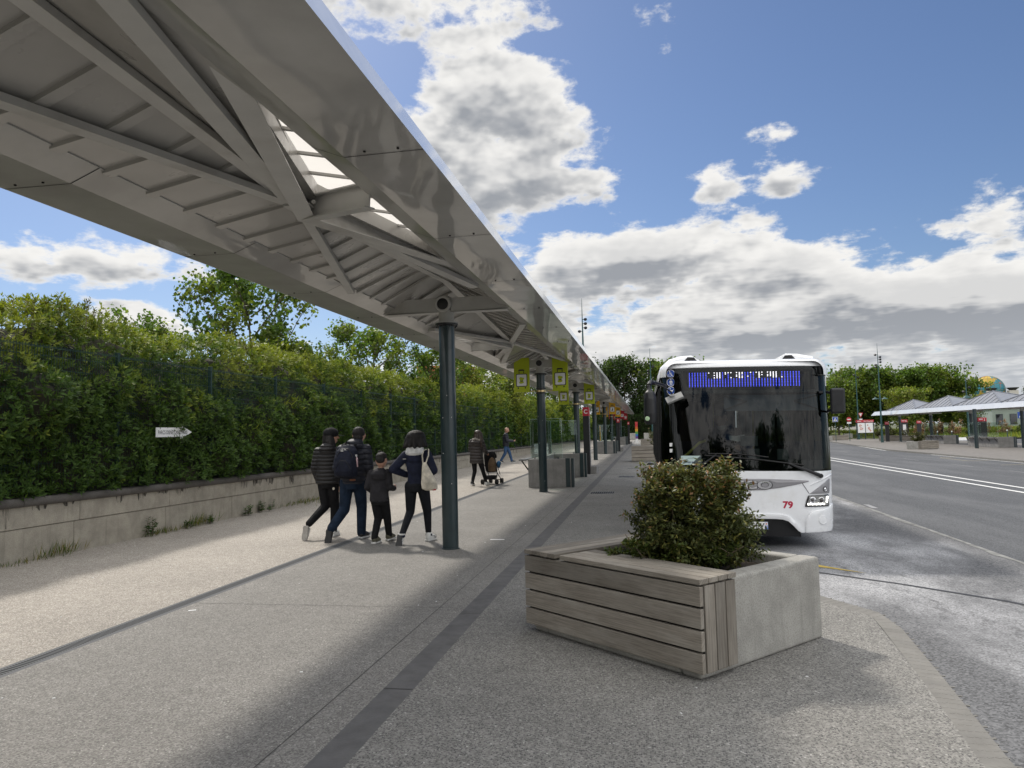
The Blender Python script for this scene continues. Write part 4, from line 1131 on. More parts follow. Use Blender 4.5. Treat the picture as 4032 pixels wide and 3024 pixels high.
for s in 'LR': limb(mb, [J['s' + s], J['e' + s], J['w' + s]], [.078, .066, .052])
mb.loft([(.01, -.06, 1.38, .10, .06), (.01, -.07, 1.44, .14, .09), (.02, -.05, 1.50, .13, .10), (.03, -.04, 1.55, .08, .07)])
obj('jacket', remesh(mb, .012, 2), t, P_BLACK)
mb = MB(); mb.loft([(0, 0, .80, .13, .11), (0, 0, .90, .165, .125), (0, 0, .98, .15, .12)])
for s, sw in (('L', 1), ('R', 1)): limb(mb, [J['h' + s], J['k' + s], J['a' + s]], [.098, .074, .058])
obj('trousers', remesh(mb, .011, 2), t, F_BLACK)
lg = MB(); lg.lathe((.15, -.128, .80), [(.017, 0), (.021, .001), (.021, .004), (.017, .004), (.017, 0)], 16, axis=(0, -1, 0)); lg.build('trouser_logo', F_CREAM, t)
mb = MB(); rz_ = Matrix.Rotation(R(-78), 3, 'Z')
mb.ell((.05, .02, 1.71), (.122, .130, .100), 18, 11, rz_); obj('cap', remesh(mb, .008, 2), t, F_BLACK)
vs = MB(); a = V3(.05, .02, 1.69)
poly = [(-.085, .09), (-.08, .17), (-.035, .225), (.035, .225), (.08, .17), (.085, .09)]
vs.plate(poly, a + V3(0, 0, -.01), rz_ @ Vector((1, 0, 0)), rz_ @ Vector((0, .99, -.1)), .012); vs.build('cap_visor', F_BLACK, t, bevel=.003)
mb = MB()
for a_, b_, c_, d_ in (((-.03, -.02, 1.68), (-.045, -.02, 1.58), (-.03, -.02, 1.50), (.0, -.02, 1.46)), ((.03, -.05, 1.67), (.03, -.07, 1.57), (.05, -.05, 1.48), (.08, -.02, 1.42)),
                       ((.08, -.03, 1.66), (.105, -.03, 1.54), (.145, .0, 1.38), (.155, .03, 1.22)), ((.07, -.05, 1.66), (.08, -.07, 1.54), (.12, -.05, 1.36), (.15, -.03, 1.26))):
    limb(mb, [a_, b_, c_, d_], [.045, .042, .034, .010])
obj('hair', remesh(mb, .009, 2), t, M_HAIR)
shoe(t, (.085, -.06, .005), (.10, .20, .005), (0, 0, 1), M_SHOEW, M_SHOEW)
shoe(t, (-.205, -.42, .235), (-.215, -.47, -.0), (-.0, 1, -.15), M_SHOEW, M_SOLEG)

# man with the rucksack
t = thing('person', 'man in navy puffer jacket and dark jeans carrying a large rucksack', 'person', (-4.70, 11.33, 0), R(3), GRP)
J = J_(head=(.07, .13, 1.665), neck=(.03, .08, 1.53), chest=(.0, .05, 1.30), pelvis=(0, 0, .93), sL=(-.20, .06, 1.43), eL=(-.275, .03, 1.15), wL=(-.20, .20, .98), sR=(.21, .07, 1.43), eR=(.26, .04, 1.14), wR=(.20, .20, .96),
       hL=(-.10, 0, .92), kL=(-.135, -.02, .48), aL=(-.24, -.32, .22), hR=(.10, .02, .92), kR=(.105, .12, .50), aR=(.105, .09, .09))
body_base(t, J, .122, R(8), R(-24), {'L': ((.4, .8, -.3), (1, 0, 0), .18, .7), 'R': ((-.4, .8, -.3), (-1, 0, 0), .18, .7)}, .058)
mb = MB(); mb.loft([(0, 0, .86, .16, .11), (0, 0, .90, .205, .14), (0, .01, 1.05, .205, .145), (0, .04, 1.25, .225, .15), (.0, .06, 1.38, .235, .135), (.02, .07, 1.46, .16, .11), (.03, .08, 1.53, .085, .085)])
for s in 'LR': limb(mb, [J['s' + s], J['e' + s], J['w' + s]], [.092, .078, .06])
mb.loft([(.03, .03, 1.44, .15, .10), (.03, .02, 1.50, .155, .12), (.03, .04, 1.57, .13, .11), (.04, .07, 1.61, .09, .08)])
obj('jacket', remesh(mb, .012, 2), t, P_NAVY)
mb = MB(); mb.loft([(0, 0, .80, .15, .12), (0, 0, .90, .18, .135), (0, 0, .97, .165, .125)])
for s in 'LR': limb(mb, [J['h' + s], J['k' + s], J['a' + s]], [.115, .086, .072])
obj('jeans', remesh(mb, .011, 2), t, F_JEANS)
MB().box((.045, -.135, .955), (.09, .02, .03)).build('belt', mat('tan_leather', (.20, .07, .03), .5), t)
mb = MB(); mb.ell((.07, .115, 1.70), (.104, .124, .105), 16, 10, Matrix.Rotation(R(-24), 3, 'X')); mb.ell((.07, .07, 1.63), (.085, .07, .07)); obj('hair', remesh(mb, .009, 2), t, M_HAIR)
shoe(t, (.105, .02, .005), (.16, .30, .005), (0, 0, 1), M_SHOEB, M_SHOEW, .054)
shoe(t, (-.265, -.37, .21), (-.275, -.42, -.03), (0, 1, -.15), M_SHOEB, M_SHOEB, .054)
bp = thing('backpack', 'large dark navy rucksack with a small white logo on the man\'s back', 'backpack', (-4.70, 11.33, 0), R(3))
mb = MB(); mb.loft([(-.035, -.18, .99, .12, .07), (-.035, -.21, 1.02, .185, .12), (-.035, -.215, 1.15, .20, .135), (-.03, -.20, 1.30, .195, .13), (-.03, -.17, 1.42, .17, .11), (-.03, -.13, 1.50, .11, .07), (-.03, -.11, 1.52, .06, .04)], 24)
mb.loft([(-.035, -.30, 1.03, .13, .05), (-.035, -.325, 1.10, .15, .06), (-.035, -.315, 1.22, .14, .055), (-.035, -.29, 1.30, .10, .04)], 20)
obj('pack', remesh(mb, .011, 2), bp, F_PACK)
s_ = MB()
for s in (-1, 1): s_.tube([(s * .10 - .03, -.10, 1.50), (s * .14, .05, 1.53), (s * .15, .19, 1.42), (s * .17, .20, 1.22), (s * .15, -.05, 1.08)], .022, 8)
s_.tube([(-.07, -.12, 1.51), (-.05, -.14, 1.56), (-.01, -.14, 1.56), (.01, -.12, 1.51)], .010, 6)
s_.build('strap', F_BLACK, bp, sm=40)
z_ = MB(); z_.tube([(-.19, -.27, 1.18), (-.15, -.29, 1.36), (-.08, -.265, 1.46), (.02, -.265, 1.46), (.09, -.29, 1.36), (.13, -.27, 1.18)], .006, 6)
z_.tube([(-.15, -.33, 1.04), (-.16, -.36, 1.15), (-.08, -.37, 1.27), (.02, -.37, 1.27), (.09, -.36, 1.15)], .005, 6); z_.build('zip', M_BLACK, bp)
lg = MB()
for r0, r1 in ((.010, .017), (.021, .028), (.032, .040)):
    n = 8; o_ = [(r1 * math.cos(R(90 * i / n)), r1 * math.sin(R(90 * i / n))) for i in range(n + 1)]; i_ = [(r0 * math.cos(R(90 * i / n)), r0 * math.sin(R(90 * i / n))) for i in reversed(range(n + 1))]
    lg.plate(o_ + i_, (-.045, -.268, 1.418), (1, 0, 0), (0, .3, .95), .003)
lg.bx(-.095, -.05, -.287, -.284, 1.44, 1.447).bx(-.095, -.05, -.285, -.281, 1.427, 1.434).bx(-.095, -.05, -.284, -.281, 1.414, 1.421)
lg.build('logo', M_SHOEW, bp)
wb = thing('water_bottle', 'pale pink water bottle in the side pocket of the rucksack', 'bottle', (-4.555, 11.115, 1.16), R(3))
MB().lathe((0, 0, 0), [(.028, 0), (.034, .01), (.034, .13), (.025, .155), (.02, .165)], 16).build('bottle_body', mat('pale_pink', (.58, .40, .42), .3), wb, sm=40)
MB().lathe((0, 0, .165), [(.022, 0), (.022, .03), (.018, .035)], 14).build('bottle_cap', M_SHOEW, wb, sm=40)

# boy
t = thing('person', 'boy with short dark hair in a charcoal hooded coat', 'person', (-4.12, 10.98, 0), R(2), GRP)
J = J_(head=(.035, .02, 1.265), neck=(.025, 0, 1.14), chest=(.0, 0, .98), pelvis=(0, 0, .70), sL=(-.12, 0, 1.06), eL=(-.185, -.02, .86), wL=(-.16, .14, .78), sR=(.14, 0, 1.07), eR=(.175, -.02, .85), wR=(.185, .15, .82),
       hL=(-.065, 0, .68), kL=(-.035, .04, .37), aL=(-.045, -.13, .09), hR=(.075, 0, .68), kR=(.095, .08, .38), aR=(.085, .20, .08))
body_base(t, J, .108, R(-6), R(2), {'R': ((.25, .8, .1), (-1, 0, 0), .13, 1.4), 'L': ((.2, .8, -.3), (1, 0, 0), .13, 1.2)}, .043)
mb = MB(); mb.loft([(0, 0, .62, .12, .09), (0, 0, .64, .155, .115), (0, 0, .80, .145, .11), (0, 0, .95, .145, .105), (.01, 0, 1.05, .14, .095), (.02, 0, 1.11, .085, .075), (.025, 0, 1.15, .055, .055)])
for s in 'LR': limb(mb, [J['s' + s], J['e' + s], J['w' + s]], [.066, .056, .045])
mb.loft([(.0, -.06, .94, .05, .02), (.01, -.085, .99, .11, .05), (.015, -.08, 1.06, .125, .07), (.02, -.05, 1.11, .10, .07), (.025, -.03, 1.14, .07, .05)])
obj('coat', remesh(mb, .010, 2), t, F_CHAR)
mb = MB(); mb.loft([(0, 0, .58, .11, .09), (0, 0, .70, .125, .10), (0, 0, .74, .11, .09)])
for s in 'LR': limb(mb, [J['h' + s], J['k' + s], J['a' + s]], [.082, .064, .05])
obj('trousers', remesh(mb, .010, 2), t, F_BLACK)
mb = MB(); mb.ell((.035, .015, 1.325), (.088, .105, .070), 16, 10); mb.ell((.035, -.035, 1.28), (.074, .066, .07)); mb.cap((.03, .06, 1.37), (.0, .02, 1.405), .035, .02); obj('hair', remesh(mb, .008, 2), t, M_HAIR)
shoe(t, (-.05, -.18, .005), (-.005, .04, .005), (0, 0, 1), M_OLIVE, M_SHOEW, .046)
shoe(t, (.06, .14, .005), (.14, .35, .02), (0, 0, 1), M_OLIVE, M_SHOEW, .046)

# woman with the tote bag
t = thing('person', 'woman with dark bob and white hood, navy jacket, hands on hips', 'person', (-3.52, 11.0, 0), R(2), GRP)
J = J_(head=(.0, .02, 1.565), neck=(.0, 0, 1.42), chest=(.0, 0, 1.22), pelvis=(.01, 0, .88), sL=(-.165, 0, 1.335), eL=(-.355, -.06, 1.13), wL=(-.19, .10, 1.03), sR=(.17, 0, 1.34), eR=(.285, -.05, 1.10), wR=(.20, .16, 1.05),
       hL=(-.09, 0, .86), kL=(-.115, .03, .47), aL=(-.185, -.22, .13), hR=(.10, 0, .86), kR=(.135, .10, .47), aR=(.135, .16, .10))
body_base(t, J, .108, R(2), R(-8), {'L': ((.7, .7, -.1), (0, -1, 0), .16, .6), 'R': ((-.3, .8, .2), (-1, 0, 0), .16, .9)})
mb = MB(); mb.loft([(.01, 0, .86, .13, .10), (.01, 0, .89, .155, .115), (.005, 0, 1.03, .14, .105), (0, 0, 1.2, .165, .115), (0, 0, 1.31, .18, .105), (0, 0, 1.38, .115, .085), (0, 0, 1.43, .065, .065)])
for s in 'LR': limb(mb, [J['s' + s], J['e' + s], J['w' + s]], [.078, .068, .05])
mb.loft([(0, -.085, 1.20, .05, .02), (0, -.10, 1.26, .11, .04), (0, -.09, 1.34, .145, .06), (0, -.05, 1.39, .11, .06)])
obj('jacket', remesh(mb, .011, 2), t, F_NAVY)
mb = MB(); mb.loft([(0, -.09, 1.32, .10, .045), (0, -.09, 1.37, .145, .085), (0, -.06, 1.43, .145, .105), (0, -.03, 1.49, .11, .10)]); obj('hood', remesh(mb, .010, 2), t, F_WHITE)
lg = MB(); lg.plate([(-.03, 0), (.035, 0), (.03, .015), (.01, .035), (-.01, .035)], (.09, -.112, 1.305), (1, 0, 0), (0, .1, 1), .004); lg.bx(-.18, -.13, -.115, -.108, 1.28, 1.288); lg.build('logo', M_SHOEW, t)
mb = MB(); mb.loft([(.01, 0, .78, .13, .11), (.01, 0, .87, .158, .12), (.01, 0, .93, .14, .11)])
for s in 'LR': limb(mb, [J['h' + s], J['k' + s], J['a' + s]], [.102, .068, .045])
obj('leggings', remesh(mb, .010, 2), t, fabric('black_leggings', (.007, .008, .011), .6, .2, 10))
mb = MB(); mb.ell((0, -.005, 1.62), (.150, .15, .105), 18, 11); mb.loft([(-.01, -.035, 1.45, .12, .08), (-.0, -.03, 1.47, .175, .12), (0, -.02, 1.54, .172, .135), (0, -.01, 1.63, .15, .13)])
for i in range(13): an = i * .485; mb.cap((.12 * math.cos(an), -.03 + .09 * math.sin(an), 1.57 + .03 * math.sin(i * 2.1)), (.172 * math.cos(an), -.035 + .125 * math.sin(an), 1.475 + .012 * math.sin(i * 1.7)), .040, .026)
obj('hair', remesh(mb, .009, 1), t, M_HAIR)
for s, hp, tp, u, ms in (('L', (-.20, -.27, .10), (-.205, -.33, -.02), (0, 1, -.3), M_SHOEB), ('R', (.12, .08, .005), (.20, .33, .005), (0, 0, 1), M_SHOEW)):
    if s == 'L': hp, tp = (-.20, -.26, .16), (-.20, -.36, -.03)
    so = shoe(t, hp, tp, u, M_SHOEW, ms, .048)
    a = J['a' + s]
    st = MB(); st.lathe(a + V3(0, -.0, -.02), [(.052, 0), (.055, .015), (.052, .03)], 16); st.build('ankle_band', F_NAVY, so, sm=40)
    st = MB(); st.lathe(a + V3(0, 0, .014), [(.05, 0), (.055, .008), (.05, .022)], 16); st.build('shoe_collar', M_SHOEW, so, sm=40)
sp_ = MB()
for i in range(3): sp_.beam((.19 + i * .02, .17 + i * .035, .085), (.185 + i * .02, .19 + i * .035, .03), .01, .008)
sp_.build('shoe_stripe', M_SHOEB, t)
tb = thing('tote_bag', 'cream canvas tote bag hanging from the woman\'s right shoulder', 'bag', (-3.52, 11.0, 0), R(2))
mb = MB(); mb.loft([(.255, -.14, .80, .08, .02), (.245, -.14, .83, .125, .05), (.235, -.14, .92, .125, .07), (.205, -.135, 1.05, .085, .055), (.175, -.13, 1.17, .05, .03), (.16, -.125, 1.23, .03, .015)], 24)
obj('bag_body', remesh(mb, .009, 2), tb, F_CREAM)
s_ = MB(); s_.tube([(.14, -.13, 1.22), (.135, -.14, 1.34), (.14, -.09, 1.405), (.15, .03, 1.42), (.15, .10, 1.36)], .011, 6); s_.tube([(.19, -.14, 1.22), (.23, -.13, 1.33), (.215, -.06, 1.40), (.19, .03, 1.42)], .011, 6); s_.build('strap', F_CREAM, tb, sm=40)
MB().box((.32, -.155, .815), (.05, .03, .02)).build('red_tag', M_RED, tb)

# woman pushing the stroller
t = thing('person', 'woman in long dark quilted coat pushing a stroller by the wall', 'person', (-5.30, 22.75, 0), R(-8), 'people farther along the platform')
J = J_(head=(.05, .05, 1.62), neck=(.03, .02, 1.47), chest=(0, .02, 1.25), pelvis=(0, 0, .9), sL=(-.17, .02, 1.38), eL=(-.22, .06, 1.12), wL=(-.08, .30, 1.02), sR=(.18, .02, 1.38), eR=(.25, .08, 1.12), wR=(.22, .34, 1.02),
       hL=(-.09, 0, .86), kL=(-.10, .08, .46), aL=(-.14, -.06, .10), hR=(.10, 0, .86), kR=(.15, .16, .46), aR=(.20, .28, .09))
body_base(t, J, .112, R(-15), R(-10), {'L': ((.2, .9, -.2), (0, 0, -1), .16, 1.3), 'R': ((0, .9, -.2), (0, 0, -1), .16, 1.3)})
mb = MB(); mb.loft([(0, 0, .70, .18, .13), (0, 0, .73, .235, .165), (0, 0, .95, .215, .15), (0, 0, 1.12, .19, .14), (0, .01, 1.28, .205, .14), (.01, .02, 1.39, .18, .12), (.02, .02, 1.46, .09, .08)])
for s in 'LR': limb(mb, [J['s' + s], J['e' + s], J['w' + s]], [.088, .075, .058])
mb.loft([(.01, -.09, 1.25, .10, .03), (.01, -.11, 1.32, .16, .06), (.02, -.09, 1.40, .15, .09), (.02, -.04, 1.45, .11, .07)])
obj('coat', remesh(mb, .013, 2), t, P_BROWN)
mb = MB()
for i in range(12): an = i * .52; mb.ell((.03 + .115 * math.cos(an), -.03 + .09 * math.sin(an), 1.455 + .02 * math.sin(an * 3)), (.045, .045, .045), 8, 6)
obj('fur_collar', remesh(mb, .011, 1), t, mat('grey_fur', (.22, .20, .18), .95, var=.5, vscale=40, bump=1.0, bscale=60))
mb = MB(); mb.ell((.05, .02, 1.66), (.115, .125, .10), 16, 10)
for dx, dy, l in ((-.07, -.02, .2), (-.03, -.08, .22), (.03, -.09, .25), (.10, -.05, .42), (.13, .01, .46), (-.09, .04, .2)): limb(mb, [(.05 + dx * .8, .02 + dy * .8, 1.64), (.05 + dx * 1.25, .0 + dy, 1.64 - l * .6), (.06 + dx * 1.4, dy, 1.64 - l)], [.05, .045, .02])
obj('hair', remesh(mb, .010, 1), t, mat('brown_hair', (.030, .018, .011), .45, var=.5, vscale=24, stretch=(1, 1, .15), bump=.8, bscale=50))
mb = MB(); mb.loft([(0, 0, .74, .12, .10), (0, 0, .9, .15, .12)])
for s in 'LR': limb(mb, [J['h' + s], J['k' + s], J['a' + s]], [.10, .068, .048])
obj('leggings', remesh(mb, .011, 2), t, F_BLACK)
shoe(t, (-.15, -.14, .05), (-.13, .09, .0), (0, 0, 1), M_SHOEB, M_SHOEW, .05)
shoe(t, (.19, .22, .005), (.24, .47, .02), (0, 0, 1), M_SHOEW, M_SHOEW, .05)
st = thing('stroller', 'black folding stroller with twin wheels and a bag hung on its handle', 'stroller', (-5.02, 23.35, 0), R(-8))
def wheel(t, c, r=.085, w=.03):
    for dx in (-.03, .03):
        o = MB().lathe((c[0] + dx - w / 2, c[1], c[2]), [(r * .72, 0), (r, .004), (r, w - .004), (r * .72, w)], 18, axis=(1, 0, 0)).build('wheel', M_RUBBER, t, sm=40)
        MB().lathe((c[0] + dx - w / 2 - .001, c[1], c[2]), [(r * .1, 0), (r * .7, .001), (r * .7, w), (r * .1, w + .002)], 12, axis=(1, 0, 0)).build('wheel_hub', M_STEEL_DK, o)
for x in (-.24, .24):
    wheel(st, (x, 0, .085)); wheel(st, (x * .8, .62, .085))
f = MB()
for x in (-.22, .22):
    f.tube([(x, .0, .09), (x, .12, .36), (x, .0, .72), (x, -.20, 1.02)], .013, 8); f.tube([(x, .12, .36), (x * .85, .62, .10)], .012, 8); f.tube([(x, .02, .68), (x * .9, .34, .44), (x * .9, .46, .28)], .012, 8)
f.tube([(-.22, 0, .2), (.22, 0, .2)], .010, 6); f.tube([(-.2, .6, .12), (.2, .6, .12)], .010, 6); f.tube([(-.22, .12, .36), (.22, .12, .36)], .010, 6)
f.build('chassis', M_BLACK, st, sm=40)
h = MB()
for x in (-.22, .22): h.tube([(x, -.19, 1.0), (x, -.235, 1.05), (x * .7, -.25, 1.055)], .018, 8)
h.build('handle', M_RUBBER, st, sm=40)
s_ = MB(); s_.loft([(0, .22, .38, .17, .14), (0, .20, .44, .20, .17), (0, .12, .60, .20, .12), (0, .04, .86, .19, .10), (0, .02, .90, .16, .08)]); obj('seat', remesh(s_, .014, 2), st, F_BLACK)
c_ = MB(); c_.loft([(0, .12, .84, .21, .20), (0, .10, .94, .21, .19), (0, .06, 1.03, .18, .13), (0, .04, 1.06, .12, .07)]); obj('sun_hood', remesh(c_, .014, 2), st, F_BLACK)
b_ = MB(); b_.loft([(0, .1, .16, .16, .22), (0, .1, .28, .19, .25)]); b_.build('basket', F_CHAR, st)
bg_ = thing('shopping_bag', 'brown bag hanging from the stroller handle', 'bag', (-4.86, 23.02, .42), R(-8))
mb = MB(); mb.loft([(0, 0, 0, .08, .05), (0, 0, .03, .13, .09), (0, 0, .26, .13, .08), (0, 0, .40, .09, .04), (0, 0, .46, .03, .02)]); obj('bag_body', remesh(mb, .012, 2), bg_, fabric('brown_canvas', (.075, .050, .030), .8, .8, 9))
MB().tube([(-.03, 0, .44), (-.05, -.02, .58), (-.03, -.04, .64)], .01, 6).tube([(.03, 0, .44), (.02, -.03, .60)], .01, 6).build('handle', F_BLACK, bg_)
cl = thing('folded_cloth', 'small blue cloth tucked over the side of the stroller', 'cloth', (-4.74, 23.5, .66), R(-8))
mb = MB(); mb.ell((0, 0, 0), (.07, .12, .09), 12, 8); mb.ell((.02, -.06, -.07), (.05, .07, .08), 12, 8); obj('cloth_mass', remesh(mb, .014, 2), cl, fabric('blue_cloth', (.03, .09, .18), .8, .9, 9))

# man with a phone
t = thing('person', 'bald man in navy jacket and blue jeans walking right, looking at a phone', 'person', (-7.55, 39.5, 0), R(-80), 'people farther along the platform')
t.scale = (1.08, 1.08, 1.08)
J = J_(head=(0, .06, 1.66), neck=(0, .01, 1.50), chest=(0, 0, 1.28), pelvis=(0, 0, .92), sL=(-.20, 0, 1.42), eL=(-.23, .08, 1.12), wL=(-.12, .34, 1.10), sR=(.20, 0, 1.42), eR=(.23, .06, 1.12), wR=(.10, .36, 1.09),
       hL=(-.09, 0, .90), kL=(-.09, .18, .50), aL=(-.09, .28, .10), hR=(.09, 0, .90), kR=(.09, -.04, .50), aR=(.09, -.26, .14))
body_base(t, J, .118, 0, R(-22), {'L': ((.3, .9, .1), (0, 0, 1), .17, .8), 'R': ((-.3, .9, .1), (0, 0, 1), .17, .8)}, .056)
mb = MB(); mb.loft([(0, 0, .82, .16, .12), (0, 0, .85, .21, .155), (0, 0, 1.05, .215, .16), (0, 0, 1.28, .225, .155), (0, 0, 1.41, .20, .125), (0, .01, 1.48, .10, .09), (0, .01, 1.53, .075, .08)])
for s in 'LR': limb(mb, [J['s' + s], J['e' + s], J['w' + s]], [.09, .075, .056])
obj('jacket', remesh(mb, .012, 2), t, P_NAVY)
mb = MB(); mb.loft([(0, 0, .78, .14, .12), (0, 0, .92, .17, .13)])
for s in 'LR': limb(mb, [J['h' + s], J['k' + s], J['a' + s]], [.105, .08, .062])
obj('jeans', remesh(mb, .012, 2), t, fabric('blue_denim', (.035, .07, .14), .85, .5, 12))
MB().lathe((0, .055, 1.705), [(.10, 0), (.106, .003), (.104, .03), (.098, .033)], 20, axis=(0, -.35, 1)).build('headband', mat('tan_band', (.34, .22, .15), .7), t, sm=40)
shoe(t, (-.09, .21, .02), (-.09, .48, .03), (0, .1, 1), M_SHOEB, M_SHOEW, .052)
shoe(t, (.09, -.34, .10), (.09, -.14, -.0), (0, .5, 1), M_SHOEB, M_SHOEW, .052)
ph = thing('mobile_phone', 'phone held out in front by the bald man', 'phone', (-7.02, 39.58, 1.20), R(-80))
MB().box((0, 0, 0), (.075, .15, .009), Matrix.Rotation(R(35), 3, 'X')).build('phone_case', M_BLACK, ph, bevel=.003)
MB().box((0, -.001, .0065), (.066, .138, .002), Matrix.Rotation(R(35), 3, 'X')).build('phone_screen', M_BLACK_GL, ph)
# ---------------------------------------------------------------- wooden planters
def boards(name, parent, lst, m=None, bevel=.004):
    """boards (a, b, w, h, up) with grain running along them"""
    mb = MB(); info = []
    for a, b, w, h, up in lst:
        n0 = len(mb.f); mb.beam(a, b, w, h, up); info.append((Vector(a), Vector(b), w, h, up, n0))
    me = mb.mesh(name); uv = me.uv_layers.new(name='UVMap'); rng = random.Random(len(lst) * 7 + int(abs(lst[0][0][0]) * 100))
    for a, b, w, h, up, n0 in info:
        x, u, d = frame(b - a, Vector(up)); c = (a + b) / 2; off = (rng.uniform(0, 30), rng.uniform(0, 30))
        for fi in range(n0, n0 + 6):
            for li in me.polygons[fi].loop_indices:
                p = me.vertices[me.loops[li].vertex_index].co - c
                uv.data[li].uv = (p.dot(d) + off[0], p.dot(x) + p.dot(u) + off[1])
    o = obj(name, me, parent, m or M_WOOD)
    if bevel:
        b_ = o.modifiers.new('bevel', 'BEVEL'); b_.width = bevel; b_.segments = 2; b_.limit_method = 'ANGLE'
    return o
def planter(loc, rotz, label, LX=1.72, LY=1.50, H=.62, wood_x0=True, wood_y0=True, group='wooden bench planters'):
    """rectangular concrete planter; local x along the long wooden front (y=0), wood also on the x=LX end. Origin at corner (0,0)"""
    t = thing('planter', label, 'planter', loc, rotz, group)
    tk = .17
    c = MB(); z = H
    c.bx(0, tk, 0, LY, 0, z); c.bx(LX - tk, LX, 0, LY, 0, z); c.bx(tk, LX - tk, 0, tk, 0, z - .001); c.bx(tk, LX - tk, LY - tk * .75, LY, 0, z - .001)
    c.build('concrete_trough', M_CONC, t, bevel=.022, seg=3)
    MB().bx(tk, LX - tk, tk, LY - tk * .75, 0, H - .09).build('soil', M_SOIL, t)
    fr = []
    bh = .128
    for i in range(4):
        z_ = .055 + bh / 2 + i * (bh + .016)
        fr.append(((-.05, -.028, z_), (LX + .05, -.028, z_), .034, bh, (0, 0, 1)))
    for i in range(4):
        z_ = .055 + bh / 2 + i * (bh + .016)
        fr.append(((LX + .028, -.008, z_), (LX + .028, LY * .99, z_), .034, bh, (0, 0, 1)))
    boards('side_boards', t, fr)
    wr = [((-.028, .012 + .052 + i * .113, .05), (-.028, .012 + .052 + i * .113, .615), .036, .103, (0, 1, 0)) for i in range(3)]
    boards('corner_boards', t, wr)
    tp = [((-.055, -.05 + .0475 + i * .1, H + .026), (LX - .40 if i > -1 else LX, -.05 + .0475 + i * .1, H + .026), .092, .036, (0, 0, 1)) for i in range(4)]
    tp += [((LX + .05 - .0475 - i * .1, -.05, H + .027), (LX + .05 - .0475 - i * .1, LY, H + .027), .092, .036, (0, 0, 1)) for i in range(4)]
    boards('bench_boards', t, tp)
    MB().bx(-.04, LX + .03, -.010, -.006, .06, .60).bx(-.011, -.007, .0, .34, .06, .6).build('board_backing', M_GAP, t)
    return t
# nearest planter: corner B, long side to A (rotated), short side to C
pl = planter((.297, 5.070, 0), R(180 - 41.9), 'large grey wooden-clad concrete planter bench in the foreground')
# mirror so that the concrete end faces right: local +x runs from B to A, local +y must run from B to C
for ch in pl.children:
    for v in ch.data.vertices: v.co.y = -v.co.y
    ch.data.flip_normals()
def shrub(loc, rx, ry, h, n, seed, label, cat='shrub', L=.045, cols=((.070, .084, .027), (.145, .138, .036), (.22, .12, .055)), stems=14, group=None, droop=True, name='shrub', fill=0):
    rg = np.random.default_rng(seed)
    t = thing(name, label, cat, loc, 0, group)
    tw = MB(); PP, DD, NN, LL, WW, CC = [], [], [], [], [], []
    tips = []
    for s in range(stems):
        an = rg.uniform(0, 6.28); r0 = rg.uniform(0, .35) ; b = np.array([rx * r0 * math.cos(an), ry * r0 * math.sin(an), 0])
        hh = h * rg.uniform(.30, 1.0); e = np.array([rx * .92 * rg.uniform(.3, 1) * math.cos(an + rg.normal(0, .4)), ry * .85 * rg.uniform(.3, 1) * math.sin(an), hh])
        mid = (b + e) / 2 + np.array([rg.normal(0, .06), rg.normal(0, .06), -.05 * h])
        tw.tube([tuple(b), tuple(mid), tuple(e)], [.010, .007, .003], 5)
        for q_ in range(9):
            f = rg.uniform(.12, 1.0); p = b * (1 - f) ** 2 + 2 * mid * f * (1 - f) + e * f * f
            d = rg.normal(0, 1, 3); d[2] = abs(d[2]) * .7; d /= np.linalg.norm(d); l = rg.uniform(.10, .28) * h
            e2 = p + d * l * np.array([rx / h, ry / h, 1]) * .9
            tw.tube([tuple(p), tuple((p + e2) / 2 + rg.normal(0, .012, 3)), tuple(e2)], [.005, .003, .0015], 4); tips.append((p, e2))
    for _ in range(fill):
        an = rg.uniform(0, 6.28); zz = rg.uniform(.06, .93); f = (abs(math.cos(an)) ** 4 + abs(math.sin(an)) ** 4) ** -.25
        q_ = np.array([rx * f * math.cos(an), ry * f * math.sin(an), 0]) * (1.0 - .36 * max(0, zz - .45) / .55) * rg.uniform(.45, .92) ; q_[2] = zz * h
        d = np.array([q_[0], q_[1], .25 * h]) + rg.normal(0, .10, 3); d /= np.linalg.norm(d); e2 = q_ + d * rg.uniform(.07, .16)
        tw.tube([tuple(q_ - d * .08), tuple(e2)], [.003, .0015], 4); tips.append((q_, e2))
    per = max(1, n // len(tips))
    for p, e2 in tips:
        for _ in range(per):
            f = rg.uniform(.1, 1.05); q_ = p + (e2 - p) * f + rg.normal(0, .028 * h, 3)
            if q_[2] < .01: continue
            r_ = rg.normal(0, 1, 3); r_[2] = r_[2] * .7 + .25
            hz = q_[2] / h; u = rg.random()
            c = np.array(cols[0]) if u > .18 + .45 * max(0, hz - .45) else np.array(cols[1])
            if f > .85 and rg.random() < .30 * max(0, hz - .45) * 1.8: c = np.array(cols[2])
            PP.append(q_); DD.append(r_); NN.append(np.array([0, 0, 1.0]) + .5 * rg.normal(0, 1, 3)); LL.append(L * rg.uniform(.6, 1.25)); WW.append(L * .42 * rg.uniform(.8, 1.2)); CC.append(c * rg.uniform(.6, 1.5))
    tw.build('stems', M_TWIG, t)
    obj('foliage', leaf_mesh('shrub', *[np.array(a) for a in (PP, DD, NN, LL, WW, CC)]), t, M_LEAF_S)
    return t
shrub((.35, 6.12, .53), .435, .43, .80, 40000, 3, 'dark bushy evergreen shrub with reddish tips growing in the foreground planter', L=.044, stems=26, fill=330)
shrub((.20, 6.02, .52), .66, .46, .34, 11000, 9, 'low spreading growth around the foot of the foreground shrub', stems=16, cols=((.06, .085, .02), (.13, .135, .03), (.14, .12, .04)))

